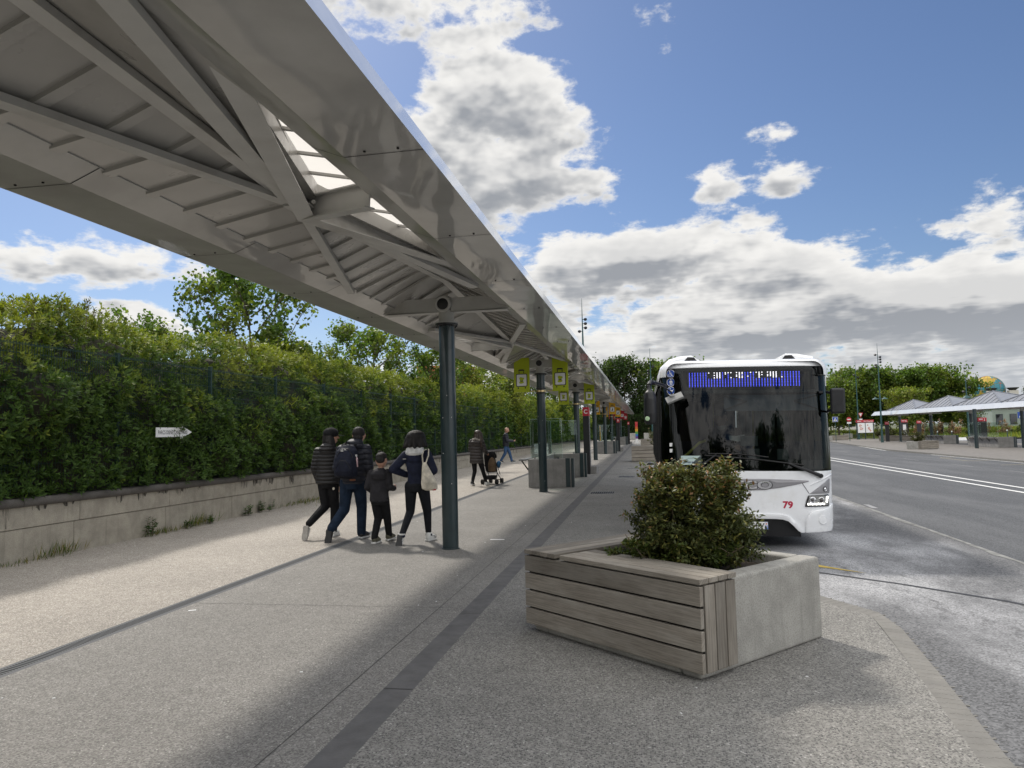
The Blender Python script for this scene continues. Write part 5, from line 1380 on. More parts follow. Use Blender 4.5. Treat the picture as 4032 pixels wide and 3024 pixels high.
# ---------------------------------------------------------------- glass and concrete waiting shelters
def shelter(loc, label, strip, mirror=False, L=4.9, group='glass and concrete waiting shelters'):
    t = thing('waiting_shelter', label, 'shelter', loc, 0, group)
    sx = -1 if mirror else 1
    def X(a): return a * sx
    def bxs(mb, x0, x1, *r): 
        a, b = sorted((X(x0), X(x1))); mb.bx(a, b, *r); return mb
    H = .84
    c = MB(); bxs(c, 0, 1.28, 0, .22, 0, H); bxs(c, 0, 1.28, L - .22, L, 0, H); bxs(c, 0, .20, .22, L - .22, 0, H - .002)
    c.build('concrete_bench', M_CONC_D, t, bevel=.015)
    e = MB()
    for y in (0, L - .22): bxs(e, 1.12, 1.25, y - .012, y + .232, .012, H + .012)
    for y in (0, L - .22): bxs(e, 1.283, 1.36, y - .004, y + .224, 0, H + .004)
    e.build('end_plate', M_GREEN, t, bevel=.004)
    s = MB(); bxs(s, .20, .62, .22, L - .22, .40, .46); s.build('seat_board', M_WOOD, t)
    lr = MB(); bxs(lr, -.30, -.06, .1, L - .1, H - .04, H + .0); lr.build('leaning_rail', M_STEEL_DK, t, bevel=.01)
    br = MB()
    for y in np.linspace(.2, L - .2, 5): br.beam((X(-.22), y, H - .05), (X(.0), y, H - .36), .035, .045, (0, 1, 0))
    br.build('rail_bracket', M_BLACK, t)
    G0, G1 = H + .02, 2.03
    for y in (.10, L - .10):
        g = MB(); bxs(g, .08, 1.02, y - .006, y + .006, G0, G1); g.build('glass_panel', M_GLASS, t)
        ed = MB(); bxs(ed, .075, .08, y - .008, y + .008, G0, G1); bxs(ed, 1.02, 1.025, y - .008, y + .008, G0, G1); bxs(ed, .075, 1.025, y - .008, y + .008, G1, G1 + .006); ed.build('glass_edge', M_GLEDGE, t)
    n = 3
    for i in range(n):
        a, b = .14 + (L - .28) * i / n, .14 + (L - .28) * (i + 1) / n - .02
        g = MB(); bxs(g, .094, .106, a, b, G0, G1); g.build('glass_panel', M_GLASS, t)
        ed = MB(); bxs(ed, .092, .108, b, b + .006, G0, G1); bxs(ed, .092, .108, a, b, G1, G1 + .006); ed.build('glass_edge', M_GLEDGE, t)
    if strip is not None:
        g = MB(); bxs(g, .112, .118, L * .36, L * .36 + .55, G0 + .03, G1 - .03); g.build('coloured_strip', strip, t)
    cl = MB()
    for y in (.10, L - .10):
        for x in (.2, .9): bxs(cl, x - .03, x + .03, y - .02, y + .02, H, G0 + .03)
    cl.build('glass_clamp', M_CHROME, t)
    return t
shelter((-3.50, 21.75, 0), 'nearest glass-topped concrete shelter, with lime strip, behind the second column', M_LIME)
shelter((-3.46, 52.5, 0), 'middle glass-topped concrete shelter with yellow strip under the amber banners', M_YEL)
shelter((-3.40, 82.0, 0), 'farthest glass-topped concrete shelter on the left platform, under the red banners', None)

# ---------------------------------------------------------------- information pillars of the left platform
def totem(loc, letter, label, W_=.23, D_=1.25, H=2.55, side=1):
    t = thing('info_pillar', label, 'information pillar', loc, 0, 'information pillars with red lettered tops')
    MB().bx(-W_ / 2, W_ / 2, 0, .30, 0, H - .34).build('post', M_BLACK, t, bevel=.008)
    MB().bx(-W_ / 2 - .004, W_ / 2 + .004, -.004, .31, H - .336, H).bx(-W_ / 2 + .05, W_ / 2 - .05, .31, D_, H - .32, H - .02).build('red_top', M_RED, t, bevel=.006)
    lt_ = MB(); put_text(lt_, letter, .22, (0, -.0055, H - .245), (1, 0, 0), (0, 0, 1), .004); lt_.build('letter', M_SIGN_W, t)
    s = MB(); s.bx(-.06, .06, .31, D_, .30, H - .34); s.build('display_board', M_BUSGREY, t, bevel=.006)
    a = MB()
    for z0, z1 in ((1.75, 2.1), (1.1, 1.65), (.42, 1.0)): a.bx(.0605, .064, .38, D_ - .06, z0, z1)
    a.build('timetable', M_SIGN_W if letter != 'C' else mat('screen_grey', (.22, .23, .26), .2, var=.2, vscale=5), t)
    w = MB()
    for i in range(2): w.bx(W_ / 2 - .05 - .0455, W_ / 2 - .0455 + .002, .36 + i * .0, D_ * .8 - i * .2, H - .12 - i * .09, H - .08 - i * .09)
    w.build('lettering', M_SIGN_W, t)
    MB().bx(.02, .34, .15, D_ - .05, 0, .28).build('foot_block', M_CONC_D, t, bevel=.01)
    return t
totem((-2.26, 28.2, 0), 'C', 'dark pillar with red top lettered C, nearest on the left platform')
totem((-2.12, 57.2, 0), 'B', 'dark pillar with red top lettered B, midway along the left platform')
totem((-2.0, 85.5, 0), 'A', 'dark pillar with red top lettered A, farthest along the left platform')
rp = thing('rainbow_post', 'slim post banded in rainbow colours beside the farthest pillar', 'post', (-1.15, 88.5, 0))
bands = [(.5, .02, .03), (.55, .12, .02), (.65, .35, .02), (.10, .30, .05), (.03, .16, .40), (.12, .04, .22)]
z = 2.55
MB().bx(-.15, .15, 0, .1, 0, .56).build('base', M_SIGN_W, rp)
for i, c in enumerate([(.5, .05, .05)] + bands):
    MB().bx(-.15, .15, 0, .1, z - .28, z).build('band', mat('rainbow_%s' % 'abcdefg'[i], c, .5), rp); z -= .285

# planters farther along the left platform
def far_planter(loc, label, n, rot=0):
    t = planter(loc, rot, label)
    return t
p2_ = planter((-.72, 38.0, 0), 0, 'second wooden planter, between the bus and the paving strip'); 
shrub((.55, 39.1, .66), .6, .5, .85, 2600, 21, 'green shrub growing in the second wooden planter', L=.075, group='shrubs in the farther planters', cols=((.05, .06, .016), (.12, .11, .025), (.13, .09, .03)))
p2_.scale = (1.22,) * 3
p3_ = planter((-.50, 69.0, 0), 0, 'farthest wooden planter on the left platform'); p3_.scale = (1.15,) * 3
shrub((.55, 70.0, .62), .6, .5, 1.0, 2200, 22, 'shrub in the farthest planter of the left platform', L=.09, group='shrubs in the farther planters')
for x, lab in ((-2.2, 'pale concrete block left of centre at the far end of the platform'), (.3, 'pale concrete block beside the bus at the far end')):
    b_ = MB().bx(-.75, .75, -.5, .5, 0, 1.05).build('concrete_block', M_CONC, None, bevel=.05); b_.location = (x, 123.2, 0); tag(b_, lab, 'concrete block', 'end blocks', 'thing')
# ---------------------------------------------------------------- city bus
bus = thing('city_bus', 'white city bus facing the camera with blue dot display and number 79', 'bus', (1.437, 11.45, -.15))
bus.rotation_euler = (0, R(1.15), 0)
def Fy(x, z):
    u = min(1.0, abs(x) / 1.245)
    return .23 * u ** 9 + .085 * u ** 2 + max(0, z - 1.15) * .12 + max(0, .5 - z) * .10 + (max(0, z - 2.66) ** 2) * 3.0
def fpanel(name, poly, mats, parent, off=0.0, thick=0.0, h=.07, holes=(), sm=50):
    """panel following the curved front; poly in (x, z); off is outwards"""
    P, E_ = [], []
    def loop(pl):
        b = len(P); out = []
        for i in range(len(pl)):
            a, c = Vector(pl[i]), Vector(pl[(i + 1) % len(pl)]); k_ = max(1, int((c - a).length / h))
            for j in range(k_): out.append(a.lerp(c, j / k_))
        P.extend(out); E_.extend([(b + i, b + (i + 1) % len(out)) for i in range(len(out))])
    loop(poly)
    for hl in holes: loop(hl)
    xs, zs = [p[0] for p in poly], [p[1] for p in poly]
    def inside(x, z, pl):
        c = False; n = len(pl)
        for i in range(n):
            x1, z1 = pl[i]; x2, z2 = pl[(i + 1) % n]
            if (z1 > z) != (z2 > z) and x < (x2 - x1) * (z - z1) / (z2 - z1) + x1: c = not c
        return c
    def clear(x, z):
        for p in P[:nb]:
            if (p[0] - x) ** 2 + (p[1] - z) ** 2 < (h * .35) ** 2: return False
        return True
    nb = len(P)
    gx = np.arange(min(xs) + h / 2, max(xs), h); gz = np.arange(min(zs) + h / 2, max(zs), h)
    for x in gx:
        for z in gz:
            if inside(x, z, poly) and not any(inside(x, z, hl) for hl in holes) and clear(x, z): P.append(Vector((x, z)))
    r = delaunay_2d_cdt([Vector((p[0], p[1])) for p in P], E_, [], 1, 1e-5)
    vs = [(p[0], Fy(p[0], p[1]) - off, p[1]) for p in r[0]]
    fs = []
    for f in r[2]:
        c = sum((Vector(r[0][i]) for i in f), Vector((0, 0))) / len(f)
        if not inside(c[0], c[1], poly) or any(inside(c[0], c[1], hl) for hl in holes): continue
        fs.append(tuple(f))
    me = bpy.data.meshes.new(name); me.from_pydata(vs, [], fs)
    bm = bmesh.new(); bm.from_mesh(me); bmesh.ops.recalc_face_normals(bm, faces=bm.faces)
    if sum(f.normal.y for f in bm.faces) > 0: bmesh.ops.reverse_faces(bm, faces=bm.faces)
    bm.to_mesh(me); bm.free()
    o = obj(name, me, parent, mats); smooth(me, sm)
    if not thick:
        nn = []
        for v in me.vertices:
            x, _, z = v.co; e = .004
            dx = (Fy(x + e, z) - Fy(x - e, z)) / (2 * e); dz = (Fy(x, z + e) - Fy(x, z - e)) / (2 * e)
            nn.append(Vector((dx, -1, dz)).normalized())
        me.normals_split_custom_set_from_vertices(nn)
    if thick:
        s = o.modifiers.new('thick', 'SOLIDIFY'); s.thickness = thick; s.offset = -1
        b = o.modifiers.new('bevel', 'BEVEL'); b.width = min(.008, thick * .4); b.segments = 2; b.limit_method = 'ANGLE'; b.angle_limit = R(50)
    return o
def mir(pl): return [(-x, z) for x, z in reversed(pl)]
ARCH = [(.74, .246), (.70, .27), (.63, .345), (.56, .41), (.48, .437), (.38, .445)]
front = [(-1.245, 1.146), (1.245, 1.146), (1.245, .30), (1.20, .255)] + ARCH + mir(ARCH) + [(-1.20, .255), (-1.245, .30)]
body = fpanel('body', front, M_BUSW, bus, 0, .03)
lip = [(.79, .246), (.745, .30), (.67, .40), (.58, .485), (.47, .515), (.36, .52)]
fpanel('bumper_lip', lip + mir(lip) + mir(ARCH)[::-1][::-1] if False else lip + [(-x, z) for x, z in reversed(lip)] + [(-x, z) for x, z in ARCH] + list(reversed(ARCH)), M_BUSW, bus, .022, .03)
fpanel('lower_intake', [(-.76, .17), (.76, .17), (.72, .47), (-.72, .47)], M_BLACK, bus, -.10)
corner = [(.80, .245), (.81, .42), (.86, .52), (.92, .565), (1.06, .585), (1.18, .62), (1.262, .66), (1.265, .34), (1.22, .26)]
for s in (1, -1):
    pl_ = corner if s > 0 else mir(corner)
    c = fpanel('bumper_corner', [(max(-1.245, min(1.245, x)), z) for x, z in pl_], M_BUSW, bus, .035, .06)
    f = MB(); yb = Fy(1.04, .44) - .04
    rot_n = Vector((s * .42, -.9, 0)).normalized()
    f.lathe((s * 1.05, yb + .02, .435), [(.072, 0), (.070, .012), (.060, .016), (.056, .012), (.001, .016)], 24, axis=rot_n)
    f.build('fog_light_cover', M_BUSW, c, sm=40)
    # headlamp
    hp = [(.80, .625), (.815, .69), (.85, .79), (1.165, .80), (1.175, .625)]
    hl = fpanel('headlamp', hp if s > 0 else mir(hp), M_BLACK_GL, bus, .018, .03)
    lens = [(.825, .645), (.835, .69), (.865, .775), (1.145, .782), (1.155, .645)]
    fpanel('lamp_reflector', lens if s > 0 else mir(lens), mat('lamp_silver', (.42, .42, .41), .22, .7, var=.3, vscale=25), hl, .024)
    ll = MB()
    for x, r_ in ((.905, .040), (1.035, .036)):
        y = Fy(x, .72) - .026
        ll.lathe((s * x, y, .722), [(r_ * 1.25, 0), (r_ * 1.2, .012), (r_, .014), (r_ * .8, .002), (.001, .003)], 20, axis=(s * .3, -1, 0))
    ll.build('projector_lens', M_CHROME, hl, sm=40)
    dk = MB()
    for x, r_ in ((.905, .020), (1.035, .028)): dk.lathe((s * x, Fy(x, .72) - .034, .722), [(r_, 0), (.001, .006)], 16, axis=(s * .3, -1, 0))
    dk.build('lens_glass', mat('lens_brown', (.06, .05, .045), .08, coat=.5), hl)
    ld = MB()
    for i in range(9): x = .845 + i * .029; ld.box((s * x, Fy(x, .665) - .031, .664 + (.004 if i % 2 else 0)), (.021, .006, .024))
    for i in range(4): x = 1.125 + .004 * i; ld.box((s * x, Fy(x, .7) - .033, .692 + i * .024), (.022, .006, .018))
    ld.build('daytime_led', M_LAMP, hl)
    # triangular grey housing with the small round lamp
    tp = [(.87, .812), (1.185, 1.03), (1.20, 1.02), (1.185, .812)]
    th = fpanel('lamp_housing', tp if s > 0 else mir(tp), M_BUSGREY, bus, .010, .02)
    rl = MB(); y = Fy(1.11, .88) - .012; rl.lathe((s * 1.105, y, .875), [(.036, 0), (.034, .012), (.026, .012), (.024, .006), (.001, .010)], 20, axis=(s * .5, -.85, 0)); rl.build('turn_light', M_CHROME, th, sm=40)
    gl = MB(); gl.lathe((s * 1.105, y, .875), [(.040, -.002), (.040, .008), (.036, .008), (.036, -.002)], 20, axis=(s * .5, -.85, 0)); gl.build('light_ring', M_BLACK, th)
    sw = [(.93, .975), (1.245, 1.10), (1.245, 1.075), (.87, .925)]
    fpanel('body_crease', sw if s > 0 else mir(sw), M_BUSW, bus, .014, .02)
    gv = [(.765, .965), (.775, .965), (.868, .818), (.858, .818)]
    fpanel('panel_gap', gv if s > 0 else mir(gv), M_GAP, bus, .003)
# grey badge panel
top_ = [(-.87, 1.005), (-.6, 1.02), (-.3, 1.03), (.3, 1.03), (.6, 1.02), (.87, 1.005)]
bot_ = [(.86, .99), (.68, .945), (.45, .90), (.2, .865), (0, .858), (-.2, .865), (-.45, .90), (-.68, .945), (-.86, .99)]
gr = fpanel('badge_panel', top_ + bot_, M_BUSGREY, bus, .012, .02)
gr2 = [(.30, 1.012), (.85, .998), (.80, .985), (.40, .975)]
fpanel('badge_highlight', gr2, mat('bus_grey_light', (.40, .39, .41), .3, coat=.4), gr, .018)
bl = MB(); put_text(bl, 'IVECO', .165, (-.035, Fy(0, .94) - .018, .885), (1, 0, 0), (0, 0, 1), .006, .74); 
me = bl.mesh('badge'); o = obj('badge_letters', me, gr, M_CHROME)
for v in me.vertices: v.co.y = Fy(v.co.x, v.co.z) - .016
s = o.modifiers.new('t', 'SOLIDIFY'); s.thickness = .008; s.offset = 0
bk = MB(); put_text(bk, 'IVECO', .165, (-.035, 0, .883), (1, 0, 0), (0, 0, 1), .011, .765)
me = bk.mesh('badge_back'); o = obj('badge_outline', me, gr, M_BLACK)
for v in me.vertices: v.co.y = Fy(v.co.x, v.co.z) - .0135
nb_ = MB(); put_text(nb_, '79', .137, (.557, 0, .606), (1, 0, 0), (0, 0, 1), .005, .145)
me = nb_.mesh('fleet_number'); o = obj('fleet_number', me, bus, M_RED_NUM)
for v in me.vertices: v.co.y = Fy(v.co.x, v.co.z) - .003
# number plate
np_ = MB(); np_.bx(-.253, .267, -.012, -.004, .293, .40); pb = np_.build('number_plate', M_SIGN_W, bus, bevel=.004)
MB().bx(.222, .264, -.0145, -.0125, .297, .396).build('plate_band', mat('plate_blue', (.02, .12, .55), .4), pb)
MB().bx(.224, .262, -.0155, -.0147, .348, .393).build('region_badge', M_SIGN_W, pb)
rd_ = MB(); rd_.plate([(.243 + .013 * (1 if i % 2 else .55) * math.cos(i * math.pi / 8), .372 + .013 * (1 if i % 2 else .55) * math.sin(i * math.pi / 8)) for i in range(16)], (0, -.0158, 0), (1, 0, 0), (0, 0, 1), .0005); rd_.build('region_mark', M_RED, pb)
pt = MB(); put_text(pt, '-PV', .098, (.135, -.0135, .313), (1, 0, 0), (0, 0, 1), .0015, .155); pt.build('plate_letters', M_SIGN_BK, pb)
pt = MB(); put_text(pt, '77', .044, (.243, -.0158, .305), (1, 0, 0), (0, 0, 1), .001, .034); pt.build('plate_number', M_SIGN_W, pb)
# windscreen, its black surround and what shows through it
ws = rrect(-1.236, 1.236, 1.146, 2.715, .06)
ws = [(x * (1 - .018 * max(0, z - 1.146) / 1.57), z) for x, z in ws]
win = fpanel('windscreen', ws, M_WS, bus, .004, 0, .09)
sur = fpanel('screen_surround', ws, M_BLACK_GL, bus, -.010, 0, .09, holes=[[(-.985, 1.31), (1.13, 1.31), (1.10, 2.315), (-.985, 2.315)], [(-.90, 2.36), (1.03, 2.36), (1.02, 2.665), (-.90, 2.665)]])
disp = MB(); disp.bx(-.95, 1.08, .30, .32, 2.33, 2.69); dsp = disp.build('destination_display', mat('display_dark', (.020, .022, .023), .35), bus)
rngd = random.Random(6)
WHITE = {7: [0], 9: [0, 2, 4], 10: [0, 1, 2, 3, 4], 11: [0, 1, 2, 3, 4], 13: [0, 1], 14: [0], 15: [0, 4], 17: [0, 2, 3], 18: [0, 1, 2, 3, 4], 19: [0, 1, 3, 4], 21: [3], 22: [0], 24: [0], 25: [0, 1, 2, 3, 4], 26: [0, 2], 28: [0, 2, 3], 29: [0, 1, 2, 3], 30: [0, 1, 2, 3, 4], 31: [0, 1, 2, 3, 4], 33: [4]}
SHORT = {7, 8, 9, 10, 11, 13, 15, 16, 17, 18, 24, 25, 26, 27, 28, 29, 30, 31, 32}
lb, lw = MB(), MB(); ncol = 40
for c in range(ncol):
    x = -.80 + 1.62 * c / (ncol - 1); z0, z1 = 2.425, 2.635; nr = 12
    for r_ in range(nr):
        z = z1 - (z1 - z0) * r_ / (nr - 1); h = .0055
        if c in WHITE and r_ in WHITE[c]: lw.box((x, .293, z), (.0145, .004, .013))
        elif c in SHORT and r_ < 5: continue
        else: lb.box((x, .294, z), (.0095 if r_ % 2 else .0125, .004, .0105))
lb.build('blue_dots', M_LEDB, dsp); lw.build('white_dots', M_LEDW, dsp)
ds = MB(); ds.bx(-1.15, 1.15, .34, .40, 2.28, 2.70).bx(-1.15, 1.15, .28, .36, 2.30, 2.335); ds.build('display_housing', M_BLACK, bus)
# accessibility stickers
def sticker(z, kind):
    x = -1.085 ; y = Fy(x, z) - .0075; ax = Vector((.93, -.36, 0)).normalized(); az = Vector((0, .12, 1)).normalized()
    o_ = (x, y, z); nrm = ax.cross(az)
    w = MB().plate(disc(0, 0, .066, 28), o_, ax, az, .0015); so = w.build('sticker', M_SIGN_W, bus)
    MB().plate(disc(0, 0, .058, 28), Vector(o_) + nrm * .0017, ax, az, .0008).build('sticker_disc', M_BLUE, so)
    p = MB(); q_ = Vector(o_) + nrm * .0027
    def bar(a, b, w_):
        a, b = Vector(a), Vector(b); n = Vector((-(b - a).y, (b - a).x)).normalized() * w_ / 2
        p.plate([tuple(a - n), tuple(b - n), tuple(b + n), tuple(a + n)], q_, ax, az, .0006)
    if kind == 'chair':
        p.plate(disc(-.016, .036, .011), q_, ax, az, .0006); bar((-.014, .024), (-.010, -.006), .010); bar((-.013, .010), (.014, .010), .007); bar((-.012, -.006), (.016, -.006), .008); bar((.014, -.006), (.024, -.034), .008); bar((.022, -.034), (.034, -.028), .007)
        for i in range(10):
            a0, a1 = R(150 + 20 * i), R(150 + 20 * (i + 1)); bar((-.010 + .024 * math.cos(a0), -.018 + .024 * math.sin(a0)), (-.010 + .024 * math.cos(a1), -.018 + .024 * math.sin(a1)), .006)
    elif kind == 'cane':
        p.plate(disc(.0, .040, .010), q_, ax, az, .0006); p.plate([(-.014, .024), (.014, .024), (.012, -.008), (-.012, -.008)], q_, ax, az, .0006); bar((-.008, -.006), (-.012, -.046), .010); bar((.008, -.006), (.010, -.046), .010); bar((-.014, .02), (-.028, -.006), .008); bar((.014, .02), (.028, -.004), .008); bar((.028, -.004), (.030, -.044), .004)
    else:
        p.plate(disc(-.012, .034, .010), q_, ax, az, .0006); p.plate([(-.03, .01), (.02, .012), (.03, .0), (.026, -.012), (-.034, -.010)], q_, ax, az, .0006); bar((.025, .004), (.044, .024), .006)
    p.build('pictogram', M_SIGN_W, so)
sticker(2.635, 'chair'); sticker(2.50, 'cane'); sticker(2.365, 'pram')
sk = MB()
for z in (1.53, 1.44): sk.bx(-1.125, -1.075, Fy(-1.1, z) - .012, Fy(-1.1, z) - .010, z - .027, z + .027)
sk.build('notice_sticker', M_SIGN_W, bus)
# sun blind
vb = MB(); vb.bx(-.29, 1.08, .30, .305, 2.045, 2.29).build('sun_blind', mat('blind_fabric', (.17, .215, .26), .7, var=.1, vscale=4), bus)
vr = MB()
for s_, x0 in ((1, -.29), (-1, 1.08)):
    vr.beam((x0, .295, 2.275), (x0 + s_ * .34, .285, 2.19), .02, .02); vr.beam((x0 + s_ * .34, .285, 2.19), (x0, .295, 2.06), .02, .02)
vr.build('blind_arm', mat('arm_grey', (.07, .075, .08), .5), bus)
# cab inside
cb = MB(); cb.bx(-1.15, 1.15, .26, .75, .9, 1.18).bx(-.1, 1.1, .30, .70, 1.16, 1.27); cb.build('dashboard', M_BLACK, bus, bevel=.03)
sw = MB(); sw.lathe((.62, .72, 1.32), [(.205, 0), (.225, .012), (.225, .022), (.205, .034)], 28, axis=(0, -.7, .7)); sw.cyl((.62, .74, 1.33), .04, .03, 12, axis=(0, -.7, .7)); sw.beam((.62, .74, 1.3), (.62, .55, 1.1), .07, .07); sw.build('steering_wheel', M_BLACK, bus, sm=40)
fl = MB(); fl.bx(-1.2, 1.2, .3, 11.9, .30, .36); fl.bx(-1.2, 1.2, 11.86, 11.9, .36, 2.7); fl.build('floor', M_BLACK, bus)
MB().bx(-1.18, 1.18, .45, 11.85, 2.60, 2.64).build('ceiling', mat('pale_ceiling', (.10, .10, .10), .6), bus)
ct = MB(); ct.bx(.12, .16, 1.35, 2.6, .36, 1.55).bx(-.62, .16, 1.32, 1.36, .36, 1.1); ct.build('cab_partition', mat('cab_grey', (.05, .052, .055), .5), bus)
hr = MB(); hr.tube([(-.98, .42, 1.28), (-.84, .46, 1.38), (-.66, .52, 1.55), (-.55, .75, 1.58)], .021, 10).tube([(-.30, 2.2, .36), (-.30, 2.2, 2.6)], .018, 8).tube([(.5, 3.0, .36), (.5, 3.0, 2.6)], .018, 8); hr.build('handrail', M_YBAR, bus, sm=40)
pp_ = MB(); pp_.tube([(-.42, 1.1, .4), (-.42, 1.1, 2.55)], .03, 10).bx(-.46, -.38, .9, 1.6, 2.2, 2.3); pp_.build('door_post', M_BLACK, bus)
tk = MB(); tk.bx(-.02, .24, .60, .64, 1.50, 1.66).bx(.10, .26, .58, .60, 1.28, 1.46).bx(.50, .66, .44, .47, 1.28, 1.46); tk.build('ticket_machine', mat('machine_grey', (.16, .19, .19), .5, var=.3, vscale=9), bus)
# seats behind
seat_b = MB().bx(-.21, .21, 0, .45, .40, .48).bx(-.21, .21, .40, .48, .48, 1.15)
sme = seat_b.mesh('passenger_seat')
for x in (-.85, -.42, .42, .85):
    for y in (4.2, 5.1, 6.8, 7.7):
        o = obj('passenger_seat', sme, bus); o.location = (x, y, .30)
sme.materials.append(mat('seat_moquette', (.03, .05, .09), .9, var=.4, vscale=20))
# sides, roof
def side(s):
    X_ = 1.245 * s
    def zz(lst): return [(Fy(1.245, z) + .012, z) for z in lst]
    sk_ = [(.40, .30)] + [(Fy(1.245, z) + .012, z) for z in (.45, .75, 1.0, 1.05)] + [(11.95, 1.05), (11.95, .30), (9.15, .30), (9.1, .62), (8.95, .86), (8.6, .94), (8.25, .86), (8.1, .62), (8.05, .30), (3.3, .30), (3.25, .62), (3.1, .86), (2.75, .94), (2.4, .86), (2.25, .62), (2.2, .30)]
    nm = 'side_panel'
    mb = MB(); mb.plate(sk_, (X_ - .012 * (s > 0) * 1 + (.0 if s > 0 else 0), 0, 0), (0, 1, 0), (0, 0, 1), .012); mb.build(nm, M_BUSW if s > 0 else M_BLACK_GL, bus)
    up_ = [(Fy(1.245, z) + .012, z) for z in (2.42, 2.6)] + [(11.95, 2.6), (11.95, 2.42)]
    MB().plate(up_, (X_ - .012 * (s > 0), 0, 0), (0, 1, 0), (0, 0, 1), .012).build('cant_rail', M_BLACK_GL if s < 0 else M_BUSW, bus)
    y = .36 + .0
    edges = [.66, 1.55, 3.3, 4.9, 6.5, 8.1, 9.7, 11.2, 11.95]
    first = [(Fy(1.245, 1.05) + .012, 1.05), (.66, 1.05), (.66, 2.42), (Fy(1.245, 2.42) + .012, 2.42)]
    MB().plate(first, (X_ - .01 * (s > 0), 0, 0), (0, 1, 0), (0, 0, 1), .010).build('side_window', M_WS, bus)
    for a, b in zip(edges, edges[1:]):
        MB().bx(X_ - .008, X_ + .0, a + .03, b - .03, 1.06, 2.41).build('side_window', M_WS, bus)
    pl2 = MB()
    for e in edges[:-1]: pl2.bx(X_ - .03, X_ - .001, e - .035, e + .035, 1.05, 2.42)
    pl2.build('window_pillar', M_BLACK, bus)
side(1); side(-1)
rp_ = MB(); rings = []
def rsec(y, top, r_, wx):
    pts = []
    for i in range(9): t = R(90 * i / 8); pts.append(Vector((wx - r_ + r_ * math.cos(t), y, top - r_ + r_ * math.sin(t))))
    for i in range(9): t = R(90 + 90 * i / 8); pts.append(Vector((-wx + r_ + r_ * math.cos(t), y, top - r_ + r_ * math.sin(t))))
    return [Vector((wx, y, 2.58))] + pts + [Vector((-wx, y, 2.58))]
fpanel('roof_front', [(-1.20, 2.718), (1.20, 2.718), (1.155, 2.77), (1.0, 2.805), (.6, 2.825), (-.6, 2.825), (-1.0, 2.805), (-1.155, 2.77)], M_BUSW, bus, .012, .03)
for y, top, r_, wx in ((.245, 2.79, .16, 1.16), (.30, 2.825, .18, 1.215), (.40, 2.84, .20, 1.245), (1.5, 2.85, .2, 1.245), (11.95, 2.85, .2, 1.245)): rings.append(rsec(y, top, r_, wx))
rp_.skin(rings, False); rp_.build('roof', M_BUSW, bus, sm=40)
for s in (1, -1):
    pr = [(1.275, 2.50), (1.285, 2.62), (1.235, 2.77), (1.10, 2.90), (.92, 2.965), (.74, 2.975), (.64, 2.90)]
    rings = []
    for y, f, ins in ((.62, .86, .06), (.66, .97, .01), (.9, 1.0, 0), (11.7, 1.0, 0)):
        rings.append([Vector((s * (x - (ins if x < 1.1 else 0)), y + (.16 if i > 3 else 0) * (y < .8), 2.60 + (z - 2.60) * f)) for i, (x, z) in enumerate(pr)] + [Vector((s * .66, y + .1, 2.84)), Vector((s * 1.24, y, 2.62))])
    o = MB().skin(rings).build('roof_fairing', M_BUSW, bus, sm=30)
    dk = MB(); dk.plate([(.645, 2.855), (.70, 2.925), (.80, 2.93), (.86, 2.86)] if s > 0 else [(-.645, 2.855), (-.70, 2.925), (-.80, 2.93), (-.86, 2.86)], (0, .74, 0), (1, 0, 0), (0, 0, 1), .02); dk.build('fairing_opening', M_BLACK, o)
    tr_ = MB(); tr_.tube([(s * .90, .625, 2.845), (s * 1.10, .63, 2.83), (s * 1.21, .64, 2.765), (s * 1.27, .66, 2.66)], .010, 6); tr_.build('fairing_seal', M_BLACK, o)
ra = MB()
for x in (-.35, .28): ra.bx(x - .012, x + .012, 2.4, 2.45, 2.85, 2.93)
ra.bx(-.5, .5, 2.5, 3.2, 2.85, 2.875); ra.build('roof_vent', M_BUSGREY, bus)
# wheels
for y in (2.75, 8.6):
    for s in (1, -1):
        w = MB().lathe((s * 1.20, y, .475), [(.30, 0), (.44, .01), (.475, .05), (.475, .23), (.44, .27), (.30, .28)], 32, axis=(-s, 0, 0)); wo = w.build('wheel', M_RUBBER, bus, sm=40)
        MB().lathe((s * 1.195, y, .475), [(.30, 0), (.27, .03), (.14, .05), (.12, .01), (.001, .01)], 24, axis=(-s, 0, 0)).build('rim', M_BUSGREY, wo, sm=40)
ub = MB(); ub.bx(-1.15, 1.15, .55, 1.9, .24, .30).bx(-.55, .55, 1.9, 11.8, .2, .30); ub.build('underbody', M_BLACK, bus)
# wipers
def onf(x, z, o_=.03): return (x, Fy(x, z) - o_, z)
wp = MB(); wp.tube([onf(1.02, 1.085), onf(.86, 1.15, .05), onf(.565, 1.262, .05)], [.028, .024, .011], 8).tube([onf(1.04, 1.075, .0), onf(1.04, 1.075, .05)], .032, 10); w1 = wp.build('wiper', M_BLACK, bus, sm=40)
MB().tube([onf(.80, 1.235, .035), onf(.565, 1.262, .035), onf(.2, 1.31, .03), onf(-.2, 1.345, .03), onf(-.62, 1.375, .03)], .011, 6).build('wiper_blade', M_RUBBER, w1, sm=40)
wp = MB(); wp.tube([onf(-.79, 1.12), onf(-.62, 1.26, .05), onf(-.45, 1.385, .05)], [.022, .014, .010], 8); w2 = wp.build('wiper', M_BLACK, bus, sm=40)
MB().tube([onf(-.56, 1.40, .03), onf(-.1, 1.395, .03), onf(.30, 1.35, .03)], .010, 6).build('wiper_blade', M_RUBBER, w2, sm=40)
